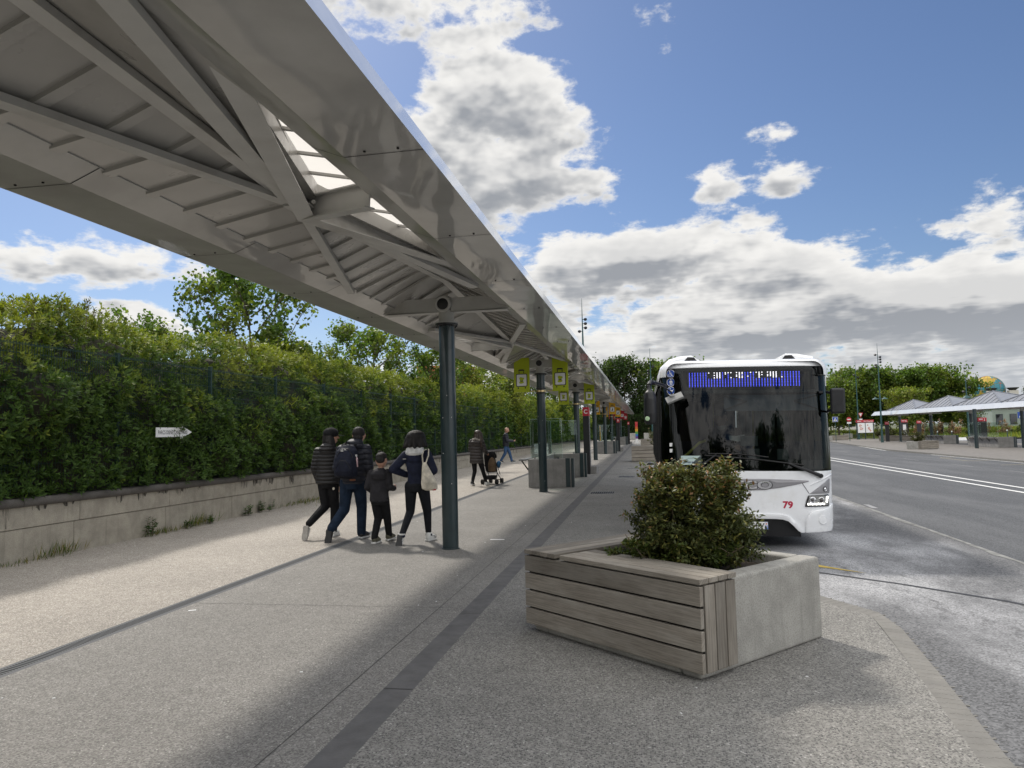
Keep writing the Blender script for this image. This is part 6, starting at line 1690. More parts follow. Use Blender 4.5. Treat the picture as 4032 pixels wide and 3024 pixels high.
# mirrors
mr = MB(); mr.loft([(-1.41, -.38, 1.84, .05, .05), (-1.41, -.38, 1.86, .088, .085), (-1.41, -.38, 2.0, .097, .10), (-1.412, -.38, 2.22, .092, .095), (-1.415, -.38, 2.31, .075, .075), (-1.42, -.38, 2.345, .035, .04), (-1.425, -.36, 2.38, .032, .035), (-1.425, -.35, 2.43, .034, .036)], 20)
m1 = obj('mirror', remesh(mr, .012, 2), bus, M_BLACK)
MB().tube([(-1.425, -.36, 2.42), (-1.40, -.30, 2.47), (-1.28, -.05, 2.455), (-1.17, .25, 2.44)], [.036, .032, .028, .03], 10).tube([(-1.36, -.22, 2.45), (-1.22, -.20, 2.41), (-1.10, -.14, 2.33), (-1.08, -.12, 2.27)], .012, 6).build('mirror_arm', M_BLACK, m1, sm=40)
MB().lathe((-1.455, -.478, 1.925), [(.034, 0), (.030, .008), (.001, .010)], 18, axis=(-.2, -1, 0)).build('marker_light', mat('pale_green_lens', (.45, .62, .38), .2, coat=.5), m1, sm=40)
km = MB(); km.box((-1.05, -.16, 2.235), (.26, .15, .035), Matrix.Rotation(R(-22), 3, 'Y') @ Matrix.Rotation(R(38), 3, 'X')); km.ell((-1.08, -.13, 2.262), (.05, .035, .03), 10, 7); km.build('kerb_mirror', mat('mirror_grey', (.20, .20, .195), .3, var=.1), m1, bevel=.008)
mr = MB(); mr.bx(1.235, 1.44, .16, .26, 1.99, 2.37); m2 = mr.build('mirror', M_BLACK, bus, bevel=.035, seg=4)
MB().tube([(1.27, .22, 2.30), (1.22, .36, 2.32)], .022, 8).tube([(1.27, .22, 2.06), (1.22, .38, 2.02)], .018, 8).build('mirror_arm', M_BLACK, m2, sm=40)
# things in the cab
nt = thing('paper_notice', 'pale printed notice behind the lower left of the bus windscreen', 'notice', (.65, 11.50, 1.165))
MB().box((0, 0, 0), (.30, .004, .135), Matrix.Rotation(R(1), 3, 'Y')).build('card', mat('pale_card', (.50, .62, .60), .6), nt)
tx = MB(); put_text(tx, 'DERNIER BUS', .034, (-.03, -.004, -.042), (1, 0, 0), (0, 0, 1), .0008, .17); put_text(tx, '01H00', .024, (.105, -.004, -.040), (1, 0, 0), (0, 0, 1), .0004, .06); tx.bx(-.05, .075, -.004, -.003, .03, .034); tx.build('printing', M_DKBLUE, nt)
dv = thing('person', 'bus driver with pale shirt collar, seen dimly through the windscreen', 'person', (1.30, 12.55, .21))
J = J_(head=(-.10, .0, 1.60), neck=(-.08, .03, 1.44), chest=(-.02, .05, 1.22), pelvis=(.06, .1, .9), sL=(-.22, .05, 1.36), eL=(-.20, -.20, 1.16), wL=(.05, -.38, 1.14), sR=(.15, .06, 1.35), eR=(.22, -.18, 1.15), wR=(.12, -.40, 1.16),
       hL=(-.05, .1, .86), kL=(-.05, -.1, .5), aL=(-.05, .05, .10), hR=(.15, .1, .86), kR=(.15, -.1, .5), aR=(.15, .05, .10))
mbd = body_base(dv, {k_: v for k_, v in J.items()}, .115, R(-115), R(-12), {'L': ((.6, -.7, -.2), (0, 0, -1), .17, .8), 'R': ((-.2, -.9, -.2), (0, 0, -1), .17, .8)}, .055)
mb = MB(); mb.loft([(.06, .1, .86, .17, .13), (.03, .07, 1.05, .19, .14), (-.02, .05, 1.25, .215, .14), (-.04, .05, 1.36, .19, .12), (-.06, .04, 1.43, .09, .08)])
for s in 'LR': limb(mb, [J['s' + s], J['e' + s], J['w' + s]], [.085, .07, .05])
obj('jacket', remesh(mb, .012, 2), dv, F_NAVY)
mb = MB(); mb.loft([(.1, .1, .80, .17, .13), (.06, .1, .9, .18, .13)])
for s in 'LR': limb(mb, [J['h' + s], J['k' + s], J['a' + s]], [.10, .08, .06])
obj('trousers', remesh(mb, .013, 2), dv, F_BLACK)
MB().lathe((-.075, .03, 1.40), [(.085, 0), (.075, .05), (.07, .07)], 16).build('collar', M_SHOEW, dv, sm=40)
mb = MB(); mb.ell((-.095, .01, 1.655), (.10, .11, .075), 14, 9); obj('hair', remesh(mb, .011, 1), dv, mat('grey_hair', (.22, .20, .19), .6, var=.4, vscale=22))
pa = thing('paper_sheet', 'white sheet of paper in the bus driver\'s hands', 'paper', (1.40, 12.10, 1.42), R(10))
pm = MB(); pm.add([(-.12, -.02, .03), (.0, -.04, .0), (.13, -.02, .02), (.13, .03, .11), (0, .02, .09), (-.12, .03, .10)], [(0, 1, 4, 5), (1, 2, 3, 4)]); pm.build('sheet', M_SIGN_W, pa)
# ---------------------------------------------------------------- right platform and its canopy
ZR_ = -.50
rpf = MB(); rpf.prism([(19.75, 24), (34, 24), (34, 104), (60, 112), (60, 132), (30.9, 122), (30.2, 117.5), (24.5, 106), (23.3, 99), (19.75, 65)], -.75, ZR_)
tag(rpf.build('right_platform', M_PAVE_FAR), kind='structure')
kb = MB()
kp = [(19.6, 24), (19.6, 65), (23.15, 99), (24.35, 106.2), (30.0, 117.7)]
for (ax_, ay_), (bx_, by_) in zip(kp, kp[1:]):
    d = Vector((bx_ - ax_, by_ - ay_)).normalized(); n = Vector((d.y, -d.x)) * .17
    kb.add([(ax_, ay_, -.75), (bx_, by_, -.75), (bx_, by_, ZR_ + .002), (ax_, ay_, ZR_ + .002), (ax_ + n.x, ay_ + n.y, ZR_ + .004), (bx_ + n.x, by_ + n.y, ZR_ + .004)], [(0, 1, 2, 3), (3, 2, 5, 4)])
tag(kb.build('right_kerb', M_KERB), kind='structure')
strip_sheet('back_road', 34, 62, 24, 101, -.655, M_ROAD)
rc = thing('station_canopy', 'white canopy with grey pyramid roofs on the platform across the road', 'canopy', (28.5, 78, ZR_))
cy = [62.9 - 78, 72 - 78, 81.4 - 78, 90.8 - 78]
Ya, Yb = 30 - 78, 96.3 - 78
for s in (-1, 1):
    m_ = MB(); m_.add([(s * 1.5, Ya, 3.12), (s * 1.5, Yb, 3.12), (s * 1.38, Yb - 1.1, 3.56), (s * 1.38, Ya, 3.56)], [(0, 1, 2, 3)]); m_.add([(s * 1.5, Ya, 3.12), (s * 1.5, Yb, 3.12), (s * .85, Yb, 3.12), (s * .85, Ya, 3.12)], [(0, 1, 2, 3)])
    m_.build('fascia', M_FASCIA, rc)
MB().add([(-1.5, Yb, 3.12), (1.5, Yb, 3.12), (1.38, Yb - 1.1, 3.56), (-1.38, Yb - 1.1, 3.56)], [(0, 1, 2, 3)]).bx(-.84, .84, Ya, Yb - .1, 3.20, 3.24).build('end_fascia', M_FASCIA, rc)
allc = [cy[0] - 9.3 * 3, cy[0] - 9.3 * 2, cy[0] - 9.3] + cy + [cy[3] + 5.3]
rf, rbs = MB(), MB()
for i in range(len(allc) - 1):
    a, b = allc[i], allc[i + 1]; m0 = (a + b) / 2; last = i == len(allc) - 2
    pk = (0, m0, 4.63 if not last else 3.7); va, vb_ = (0, a, 4.06), (0, b, 4.06 if not last else 3.60)
    for s in (-1, 1):
        e = s * 1.40
        rf.add([(e, a, 3.57), (e, b, 3.57), pk, va, vb_], [(0, 1, 2), (0, 2, 3), (1, 4, 2)])
        n = 10
        for j in range(1, n):
            y = a + (b - a) * j / n
            f = 1 - abs(y - m0) / (b - a) * 2
            zt = 4.06 + (pk[2] - 4.06) * f if not last else 3.6
            t_ = min(1, f * 1.0)
            # on the large triangle the rib runs up to the hip, beyond it to the ridge
            if not last:
                k_ = f; rbs.beam((e, y, 3.585), (e * (1 - k_), y, 3.585 + (pk[2] - 3.57) * k_), .10, .05)
    if not last:
        for s in (-1, 1):
            rbs.beam((s * 1.40, a, 3.59), (0, m0, 4.65), .09, .05); rbs.beam((s * 1.40, b, 3.59), (0, m0, 4.65), .09, .05)
        rbs.beam((0, a, 4.08), (0, m0, 4.65), .09, .05); rbs.beam((0, b, 4.08), (0, m0, 4.65), .09, .05)
rf.mat(1).add(rbs.v, rbs.f); rf.build('roof', [M_ROOF_GREY, mat('rib_grey', (.085, .09, .10), .5)], rc)
for y in cy:
    c = MB().lathe((0, y, 0), [(.15, 0), (.14, .01), (.135, 2.85)], 20).build('column', M_GREEN, rc, sm=40)
    MB().lathe((0, y, 2.85), [(.15, 0), (.20, .03), (.12, .05), (.12, .28)], 16).bx(-1.0, 1.0, y - .06, y + .06, 3.0, 3.19).build('column_head', M_WHITE_STEEL, c)
c = MB().lathe((-2.8, 64.2 - 78, 0), [(.15, 0), (.14, .01), (.135, 3.12)], 20).build('column', M_GREEN, rc, sm=40)
# furniture of that platform
shelter((27.5, 64.75, ZR_), 'glass-topped concrete shelter at the right edge, under the grey pyramid roofs', None, L=5.6)
shelter((28.4, 78.2, ZR_), 'glass-topped concrete shelter behind the small planter across the road', None, L=5.2)
def simple_pillar(loc, label, letter, w=.42, h=2.35, rot=0):
    t = thing('info_pillar', label, 'information pillar', loc, rot, 'information pillars across the road')
    MB().bx(-w / 2, w / 2, -.1, .1, 0, h - .34).build('post', M_BLACK, t, bevel=.01)
    MB().bx(-w / 2 - .005, w / 2 + .005, -.106, .106, h - .336, h).build('red_top', M_RED, t, bevel=.01)
    l = MB()
    if letter: put_text(l, letter, .24, (w * .25, -.108, h - .25), (1, 0, 0), (0, 0, 1), .006)
    for z in (.10, .16): l.bx(-w * .4, w * (.05 if letter else .3), -.109, -.107, h - z - .03, h - z)
    l.build('lettering', M_SIGN_W, t); return t
simple_pillar((28.0, 93.8, ZR_), 'dark red-topped pillar in front of the long planter', '', .40, 2.34)
MB_ = simple_pillar((31.25, 98, ZR_), 'red-topped pillar lettered K with posters, behind the far canopy column', 'K', .74, 2.56)
MB().bx(-.2, .16, -.112, -.108, 1.25, 1.95).bx(-.14, .2, -.112, -.108, .3, 1.15).build('poster', M_SIGN_W, MB_)
simple_pillar((33.6, 100, ZR_), 'smaller red-topped pillar right of the pillar lettered K', '', .48, 2.38)
simple_pillar((30.6, 75, ZR_), 'wide dark red pillar lettered J behind the glass shelter', 'J', .72, 2.46)
ib = thing('info_board', 'large information board with red header and two maps', 'information board', (30.0, 110, ZR_), R(25))
MB().bx(-1.42, 1.42, -.05, .05, .84, 2.36).build('panel', M_GREEN, ib, bevel=.01)
MB().bx(-1.44, 1.44, -.06, .06, 2.365, 2.70).build('header', M_RED, ib, bevel=.01)
tx = MB(); put_text(tx, 'Chessy Gares Nord', .19, (.52, -.063, 2.46), (1, 0, 0), (0, 0, 1), .003, 1.55); tx.bx(-1.3, -.65, -.063, -.061, 2.50, 2.56); tx.build('lettering', M_SIGN_W, ib)
for x0, x1 in ((-1.24, -.06), (.06, 1.26)):
    mp = MB().bx(x0, x1, -.056, -.051, .92, 2.28).build('map_sheet', M_SIGN_W, ib)
    d_ = MB(); rng = random.Random(int(x1 * 10)); mats_ = [mat('map_red', (.58, .30, .25), .5), mat('map_blue', (.35, .42, .6), .5), mat('map_orange', (.6, .38, .2), .5), mat('map_grey', (.5, .54, .45), .5)]
    for j in range(9):
        d_.mat(rng.choice([3, 3, 1]) if x0 < 0 else rng.choice([0, 1, 2, 1])); cx_, cz_ = rng.uniform(x0 + .25, x1 - .25), rng.uniform(1.1, 2.05)
        d_.plate([(cx_ + rng.uniform(.04, .15) * math.cos(a_ * .7), cz_ + rng.uniform(.04, .15) * math.sin(a_ * .7)) for a_ in range(9)], (0, -.057 - j * .0004, 0), (1, 0, 0), (0, 0, 1), .0003)
    d_.build('map_print', mats_, mp)
lg = MB()
for x in (-1.38, 0, 1.38): lg.bx(x - .05, x + .05, -.045, .045, 0, 2.6 if x else .84)
lg.build('legs', M_GREEN, ib)
def sign_pole(name, loc, label, h):
    t = thing(name, label, 'road sign', loc)
    MB().cyl((0, .04, 0), .035, h, 10).build('pole', M_GREEN2, t, sm=40); return t
t = sign_pole('crossing_sign', (23.75, 100, ZR_), 'blue and white pedestrian crossing sign beside the bus mirror', 3.1)
MB().bx(-.33, .33, -.02, 0, 2.5, 3.13).build('sign_plate', M_SIGN_W, t); MB().bx(-.30, .30, -.024, -.021, 2.53, 3.10).build('blue_field', M_BLUE, t)
MB().plate([(-.22, 2.6), (.22, 2.6), (0, 3.02)], (0, -.025, 0), (1, 0, 0), (0, 0, 1), .002).build('triangle', M_SIGN_W, t)
MB().plate([(-.06, 2.64), (-.02, 2.64), (.0, 2.74), (.05, 2.64), (.09, 2.64), (.03, 2.8), (.03, 2.9), (-.03, 2.9), (-.05, 2.78)], (0, -.028, 0), (1, 0, 0), (0, 0, 1), .002).build('walking_figure', M_SIGN_BK, t)
t = sign_pole('no_entry_sign', (25.4, 100, ZR_), 'round red no-entry sign right of the bus', 2.9)
MB().lathe((0, 0, 2.77), [(.29, 0), (.29, .02), (.001, .02)], 28, axis=(0, -1, 0)).build('sign_disc', M_RED, t); MB().bx(-.21, .21, -.026, -.021, 2.71, 2.83).build('white_bar', M_SIGN_W, t)
MB().bx(-.26, .26, -.012, .0, 2.22, 2.44).build('lower_plate', M_SIGN_W, t)
t = sign_pole('give_way_sign', (29.9, 111.5, ZR_), 'narrow red-bordered give-way triangle above the information board', 3.6)
MB().plate([(-.33, 3.72), (.33, 3.72), (0, 3.02)], (0, 0, 0), (1, 0, 0), (0, 0, 1), .015).build('red_triangle', M_RED, t); MB().plate([(-.2, 3.64), (.2, 3.64), (0, 3.2)], (0, -.018, 0), (1, 0, 0), (0, 0, 1), .004).build('white_centre', M_SIGN_W, t); MB().bx(-.2, .2, -.01, .01, 2.72, 2.9).build('name_plate', M_SIGN_W, t)
t = sign_pole('crossing_sign', (40.7, 90, -.6), 'blue crossing sign at the right edge behind the glass shelter', 3.1)
MB().bx(-.36, .36, -.02, 0, 2.45, 3.15).build('sign_plate', M_BLUE, t); MB().plate([(-.24, 2.55), (.24, 2.55), (0, 3.05)], (0, -.022, 0), (1, 0, 0), (0, 0, 1), .002).build('triangle', M_SIGN_W, t)
planter((21.62, 63.9, ZR_), R(30.7), 'wooden planter with a bushy shrub on the kerb across the road')
shrub((21.75, 65.3, ZR_ + .54), .95, .8, .95, 2600, 31, 'bushy olive shrub in the planter across the road', L=.11, group='shrubs across the road', cols=((.06, .07, .018), (.13, .12, .03), (.14, .10, .035)))
lp = planter((28.0, 96.9, ZR_), R(-40), 'long wooden planter with low shrubs beyond the far canopy', LX=3.7)
for i, (x, y, lab) in enumerate(((28.3, 97.9, 'left low shrub in the long planter'), (29.4, 97.0, 'middle low shrub in the long planter'), (30.4, 96.1, 'right low shrub in the long planter'))):
    shrub((x, y, ZR_ + .54), .8, .7, .85, 900, 40 + i, lab, L=.16, group='shrubs across the road', cols=((.05, .06, .016), (.11, .10, .025), (.13, .08, .03)))
planter((25.2, 107.2, ZR_), R(15), 'low wooden planter beside the bus, near the crossing sign', LX=2.0)
b_ = MB().bx(-.6, .6, -.4, .4, 0, .75).build('concrete_block', M_CONC, None, bevel=.04); b_.location = (30.1, 119.6, ZR_); tag(b_, 'small pale concrete block on the grass edge left of the information board', 'concrete block', 'blocks across the road', 'thing')
for x, y, lab in ((37.2, 98.3, 'left white low barrier block behind the far platform'), (39.4, 97.6, 'right white low barrier block behind the far platform')):
    b_ = MB(); b_.add([(-1.05, -.25, 0), (1.05, -.25, 0), (1.05, .25, 0), (-1.05, .25, 0), (-.95, -.12, .36), (1.0, -.12, .36), (1.0, .12, .36), (-.95, .12, .36)], [(0, 3, 2, 1), (4, 5, 6, 7), (0, 1, 5, 4), (1, 2, 6, 5), (2, 3, 7, 6), (3, 0, 4, 7)])
    o = b_.build('barrier_block', M_SIGN_W, None, bevel=.03); o.location = (x, y, -.655); tag(o, lab, 'barrier block', 'white barrier blocks', 'thing')
def bollard(x, y, lab, h=1.05):
    t = thing('bollard', lab, 'bollard', (x, y, -.655), 0, 'dark bollards with white caps across the road')
    MB().lathe((0, 0, 0), [(.07, 0), (.06, .02), (.055, h)], 12).build('post', M_GREEN, t, sm=40)
    MB().lathe((0, 0, h), [(.05, 0), (.075, .03), (.075, .12), (.03, .17)], 12).build('cap', M_SIGN_W, t, sm=40)
for x, y, lab in ((34.6, 97, 'first bollard, left of the low barrier blocks'), (36.0, 96.5, 'second bollard, just before the low barrier blocks'), (41.8, 96, 'third bollard, seen between the twin canopy columns'),
                  (44.5, 95, 'fourth bollard, seen through the shelter glass'), (46.0, 94.5, 'fifth bollard, seen through the shelter glass'), (48.0, 94, 'sixth bollard, by the right canopy column')): bollard(x, y, lab)
# grass bank, bushes
gb = MB(); n = 12
for i in range(n):
    for j in range(2): pass
gpts = [(26.2, 108.5), (31, 118.6), (33, 103.5), (62, 101.5)]
lawn = MB(); lawn.add([(31.2, 119.2, -.5), (36, 103.8, -.52), (64, 102, -.52), (120, 102, -.5), (120, 140, .7), (64, 132, .5), (40, 132, .45), (31, 132, .3), (24.8, 109, -.5), (10, 132, -.5)], [(0, 1, 2, 5, 6, 7), (2, 3, 4, 5), (8, 0, 7, 9)])
tag(lawn.build('grass_bank', M_LAWN), kind='structure')
rg = np.random.default_rng(77); n = 30000
P_ = np.stack([rg.uniform(25.5, 70, n), rg.uniform(103, 131, n), np.zeros(n)], 1)
P_[:, 2] = np.clip(-.52 + (P_[:, 1] - 104) * .036, -.52, .5)
ok = ~((P_[:, 0] < 36) & (P_[:, 1] < 119 - (P_[:, 0] - 31.2) * 3.2)); P_ = P_[ok]; n = len(P_)
C_ = np.array([.15, .19, .035]) * rg.uniform(.6, 1.5, (n, 1)); C_[rg.random(n) < .12] = [.30, .27, .05]
tag(obj('meadow_grass', leaf_mesh('meadow', P_, np.stack([rg.normal(0, .35, n), rg.normal(0, .35, n), np.ones(n)], 1), rnd_dirs(rg, n), rg.uniform(.25, .6, n), np.full(n, .07), C_), None, M_GRASS), kind='stuff')
PINK = ((.30, .18, .11), (.46, .29, .20), (.56, .38, .29))
for i, (x, y, rx_, h, lab) in enumerate(((37.4, 111, 1.2, 1.7, 'pink-leaved bush left of the grey-roofed canopy column'), (39.6, 111.5, 1.5, 1.8, 'broad pink-leaved bush in the middle of the bank'), (41.7, 110.5, 1.2, 1.5, 'small round pink-leaved bush right of the broad one'), (45.6, 111, 1.4, 1.7, 'pink-leaved bush seen behind the red J pillar'), (48, 111.5, 1.3, 1.6, 'pink-leaved bush near the right edge'))):
    shrub((x, y, -.25), rx_, .9, h + .35, 1900, 60 + i, lab, 'bush', .20, PINK, 12, 'pink-leaved bushes on the grass bank', name='bush')
for i, (x, y, rx_, h, lab) in enumerate(((26.5, 119, 1.8, 1.0, 'low green bush behind the no-entry sign'), (34.5, 116, 1.9, 1.6, 'dark green bush behind the K pillar'), (43, 109, .9, 1.0, 'small yellow-green bush between the pink bushes'), (51, 113, 2, 1.7, 'yellow-green bush at the right edge'))):
    shrub((x, y, -.3), rx_, 1.0, h + .2, 1600, 80 + i, lab, 'bush', .20, ((.05, .075, .018), (.12, .14, .025), (.16, .15, .03)), 12, 'green bushes on the grass bank', name='bush')

# ---------------------------------------------------------------- trees
def tree_meshes(seed, H, rad, trunk_h, leaves, L, cols, sparse=1.0, tr=.11, low=.25, upr=0.0):
    rg = np.random.default_rng(seed); rnd = random.Random(seed)
    tw = MB(); tips = []
    tw.tube([(0, 0, 0), (rg.normal(0, .05), rg.normal(0, .05), trunk_h), (rg.normal(0, .15), rg.normal(0, .15), H * .62), (rg.normal(0, .2), rg.normal(0, .2), H * .92)], [tr, tr * .8, tr * .45, tr * .1], 9)
    nb = int(15 * sparse) + 6
    for i in range(nb):
        f = (i + .5) / nb; z0 = trunk_h * .8 + (H * .86 - trunk_h * .8) * f
        an = i * 2.4 + rnd.uniform(-.5, .5); prof = math.sin(math.pi * min(1, (low + (1 - low) * (1 - f)) * .92)) ** .7
        r_ = rad * prof * rnd.uniform(.75, 1.12); up = rnd.uniform(.25 + upr, .75 + upr) * r_ + .12 * H * f
        e = np.array([math.cos(an) * r_, math.sin(an) * r_, min(H * .99, z0 + up)]); e[2] = min(e[2], H * .97)
        mid = np.array([math.cos(an) * r_ * .5, math.sin(an) * r_ * .5, z0 + up * .32])
        tw.tube([(0, 0, z0), tuple(mid), tuple(e)], [tr * .38, tr * .22, tr * .05], 6)
        for j in range(6):
            g = rnd.uniform(.3, 1); p = (1 - g) ** 2 * np.array([0, 0, z0]) + 2 * g * (1 - g) * mid + g * g * e
            d = rg.normal(0, 1, 3); d[2] = abs(d[2]) * .8 + .2 + upr * 2.2; d /= np.linalg.norm(d); l = rad * rnd.uniform(.18, .42)
            e2 = p + d * l; e2[2] = min(e2[2], H * rnd.uniform(.95, 1.02)); tw.tube([tuple(p), tuple(p + d * l * .5 + rg.normal(0, .03, 3)), tuple(e2)], [tr * .12, tr * .08, tr * .03], 4); tips.append((p, e2))
    for i in range(5): tips.append((np.array([0, 0, H * .8]), np.array([rg.normal(0, .25), rg.normal(0, .25), H * rnd.uniform(.92, 1.0)])))
    PP, DD, NN, LL, WW, CC = [], [], [], [], [], []
    per = max(2, leaves // len(tips))
    for p, e2 in tips:
        tone = np.array(cols[0]) if rg.random() < .6 else np.array(cols[1]); m = int(per * rg.uniform(.4, 1.6))
        k_ = max(1, m // 9)
        for c in range(k_):
            cc = p + (e2 - p) * rg.uniform(.25, 1.08) + rg.normal(0, rad * .055, 3)
            q_ = cc + rg.normal(0, L * .9, (9, 3)); d = rg.normal(0, 1, (9, 3)); d[:, 2] -= .35
            PP.append(q_); DD.append(d); NN.append(np.array([0, 0, 1.0]) + .55 * rg.normal(0, 1, (9, 3)))
            l = L * rg.uniform(.65, 1.25, 9); LL.append(l); WW.append(l * .78); CC.append(tone * rg.uniform(.5, 1.6) * rg.uniform(.8, 1.2, (9, 1)))
    return tw.mesh('tree_trunk'), leaf_mesh('tree_crown', *[np.concatenate(a) for a in (PP, DD, NN, LL, WW, CC)])
MAPLE = ((.075, .125, .024), (.155, .195, .036))
SPRING = ((.12, .165, .03), (.20, .22, .045))
DARKT = ((.028, .052, .014), (.05, .08, .018))
LEFT = tree_meshes(3, 7.0, 2.5, 1.6, 9000, .15, MAPLE, .8, .09, .25, .45)
LEFT2 = tree_meshes(8, 6.4, 2.1, 1.5, 7000, .15, MAPLE, .8, .09, .25, .4)
SPR = tree_meshes(14, 6.2, 2.3, 1.4, 9000, .17, SPRING, 1.1, .09)
BIG = tree_meshes(21, 9.6, 4.6, 2.0, 13000, .40, MAPLE, 1.6, .17)
BIG2 = tree_meshes(25, 9.3, 4.5, 1.9, 13000, .40, ((.10, .15, .028), (.18, .22, .042)), 1.6, .17)
YLW = tree_meshes(29, 6.6, 3.3, 1.2, 8000, .28, SPRING, 1.4, .12)
DRK = tree_meshes(33, 13.0, 4.4, 1.5, 15000, .34, DARKT, 1.9, .2, .1)
_shared = set()
def tree(src, x, y, label, group, s=1.0, rot=0.0, z=0.0, sz=None):
    t = thing('tree', label, 'tree', (x, y, z), rot, group); t.scale = (s, s, sz or s)
    obj('trunk', src[0], t); obj('crown', src[1], t)
    if id(src) not in _shared:
        _shared.add(id(src)); src[0].materials.append(M_BARK); src[1].materials.append(M_LEAF_T)
G1 = 'trees behind the left hedge'
tree(LEFT, -12.6, 22, 'tallest open maple rising above the left hedge, below the canopy edge', G1, 1.0, 0)
tree(LEFT2, -15.6, 18.4, 'leftmost tree top, a dark clump above the near hedge', G1, .82, 1)
tree(LEFT2, -14.4, 19.2, 'small tree top just right of the leftmost clump', G1, .76, 3)
tree(LEFT2, -11.1, 22.8, 'right shoulder tree close beside the tallest maple', G1, .74, 2)
tree(LEFT2, -11.4, 30, 'round-topped maple just left of the first canopy column', G1, 1.0, .6)
tree(LEFT, -9.8, 33, 'dense maple half hidden by the first canopy column', G1, .80, 2.2)
tree(LEFT2, -13.4, 29, 'lower bushy tree left of the round-topped maple', G1, .74, 5)
tree(SPR, -11.0, 45, 'pale spring tree with open twigs right of the first column', G1, 1.0, 0)
tree(SPR, -9.3, 50, 'yellow-green tree behind the left green banner', G1, .95, 2)
tree(LEFT, -10.5, 62, 'dark tree behind the second canopy column', G1, 1.15, 1)
tree(LEFT, -8.8, 78, 'dark tree seen between the green banners', G1, 1.25, 4)
tree(LEFT2, -10.2, 95, 'distant tree above the far left hedge', G1, 1.4, 3)
G2 = 'tall dark trees beyond the end of the platform'
tree(DRK, -3.6, 131, 'tall dark tree at the end, left of the gap in the trees', G2, 1.08, 0)
tree(DRK, -7.8, 133, 'dark tree at the end, mostly behind the canopy tip', G2, .95, 2)
tree(BIG, 4.6, 134, 'lighter tall tree close left of the bus roof', G2, 1.36, 1)
tree(DRK, .2, 140, 'low dark tree filling the gap left of the bus', G2, .58, 3)
tree(DRK, 8.5, 142, 'dark tree hidden behind the bus roof', G2, .9, 4)
G3 = 'trees beyond the platform across the road'
tree(BIG2, 29.2, 121, 'leafy tree just right of the bus mirror', G3, .92, 0, -.4)
tree(BIG, 33.4, 123, 'big tree behind the tall lamp mast', G3, 1.06, 1, -.3)
tree(BIG2, 37.2, 125, 'big tree right of the tall lamp mast', G3, .98, 2, -.2)
tree(BIG, 42.2, 121, 'broad dark green tree above the second pyramid roof', G3, 1.02, 3, -.2)
tree(BIG2, 45.2, 122, 'rightmost big tree, next to the globe', G3, .86, 4, -.2)
tree(YLW, 36.5, 113, 'shorter yellow-green tree above the first pyramid roof', G3, 1.0, 1, -.3)
tree(YLW, 44.8, 113.5, 'smaller green tree under the second pyramid roof', G3, .8, 2, -.3)
tree(BIG, 25.2, 127, 'tree mostly hidden behind the bus mirror', G3, .85, 5, -.4)
tree(DRK, 66, 140, 'small dark tree top right of the globe', G3, .62, 2, -.5)
# trees behind the viewer, which the bus windscreen mirrors
CON = tree_meshes(41, 11.0, 2.0, .8, 7000, .30, DARKT, 1.6, .14, .0)
for i, (src_, x, y, s_, lab) in enumerate(((CON, 9.5, -26, 1.0, 'tall dark conifer mirrored in the right half of the windscreen'), (CON, 6.6, -30, .75, 'shorter dark conifer mirrored in the windscreen'), (CON, 13.5, -30, 1.15, 'dark conifer mirrored at the right edge of the windscreen'), (DRK, .5, -30, .8, 'round dark tree mirrored in the middle of the windscreen'), (BIG, 20, -40, .8, 'bushy tree behind the viewer, mirrored at the windscreen corner'), (CON, 3.8, -34, .6, 'small dark conifer mirrored beside the round tree'),
    (DRK, 7.5, -46, .95, 'dark tree in the mirrored row, behind the shorter conifer'), (DRK, 16, -46, 1.0, 'dark tree in the mirrored row, behind the tall conifer'), (DRK, 25, -44, .9, 'dark tree in the mirrored row toward the right corner'), (DRK, -6, -46, .8, 'dark tree in the mirrored row, at the canopy end'))):
    tree(src_, x, y, lab, 'trees behind the viewer', s_, i)
# dark hedge closing the view at the end of the platform
PP, DD, NN, LL, WW, CC = [], [], [], [], [], []
rg = np.random.default_rng(91); n = 16000
P_ = np.stack([rg.uniform(-11, 14, n), 127.5 - np.abs(rg.normal(0, .5, n)) + .4 * np.sin(rg.uniform(0, 6, n)), rg.uniform(0, 4.2, n)], 1)
eh = thing('hedge', 'dark clipped hedge across the far end of the left platform', 'hedge', (0, 0, 0))
obj('foliage', leaf_mesh('end_hedge', P_, np.stack([rg.normal(0, .6, n), -np.abs(rg.normal(.6, .3, n)), rg.normal(.3, .5, n)], 1), rnd_dirs(rg, n), rg.uniform(.2, .4, n), np.full(n, .14), np.array([.028, .05, .014]) * rg.uniform(.6, 1.6, (n, 1))), eh, M_LEAF)
MB().bx(-11, 14, 127.6, 129, -.3, 3.9).build('twigs', M_INNER, eh)

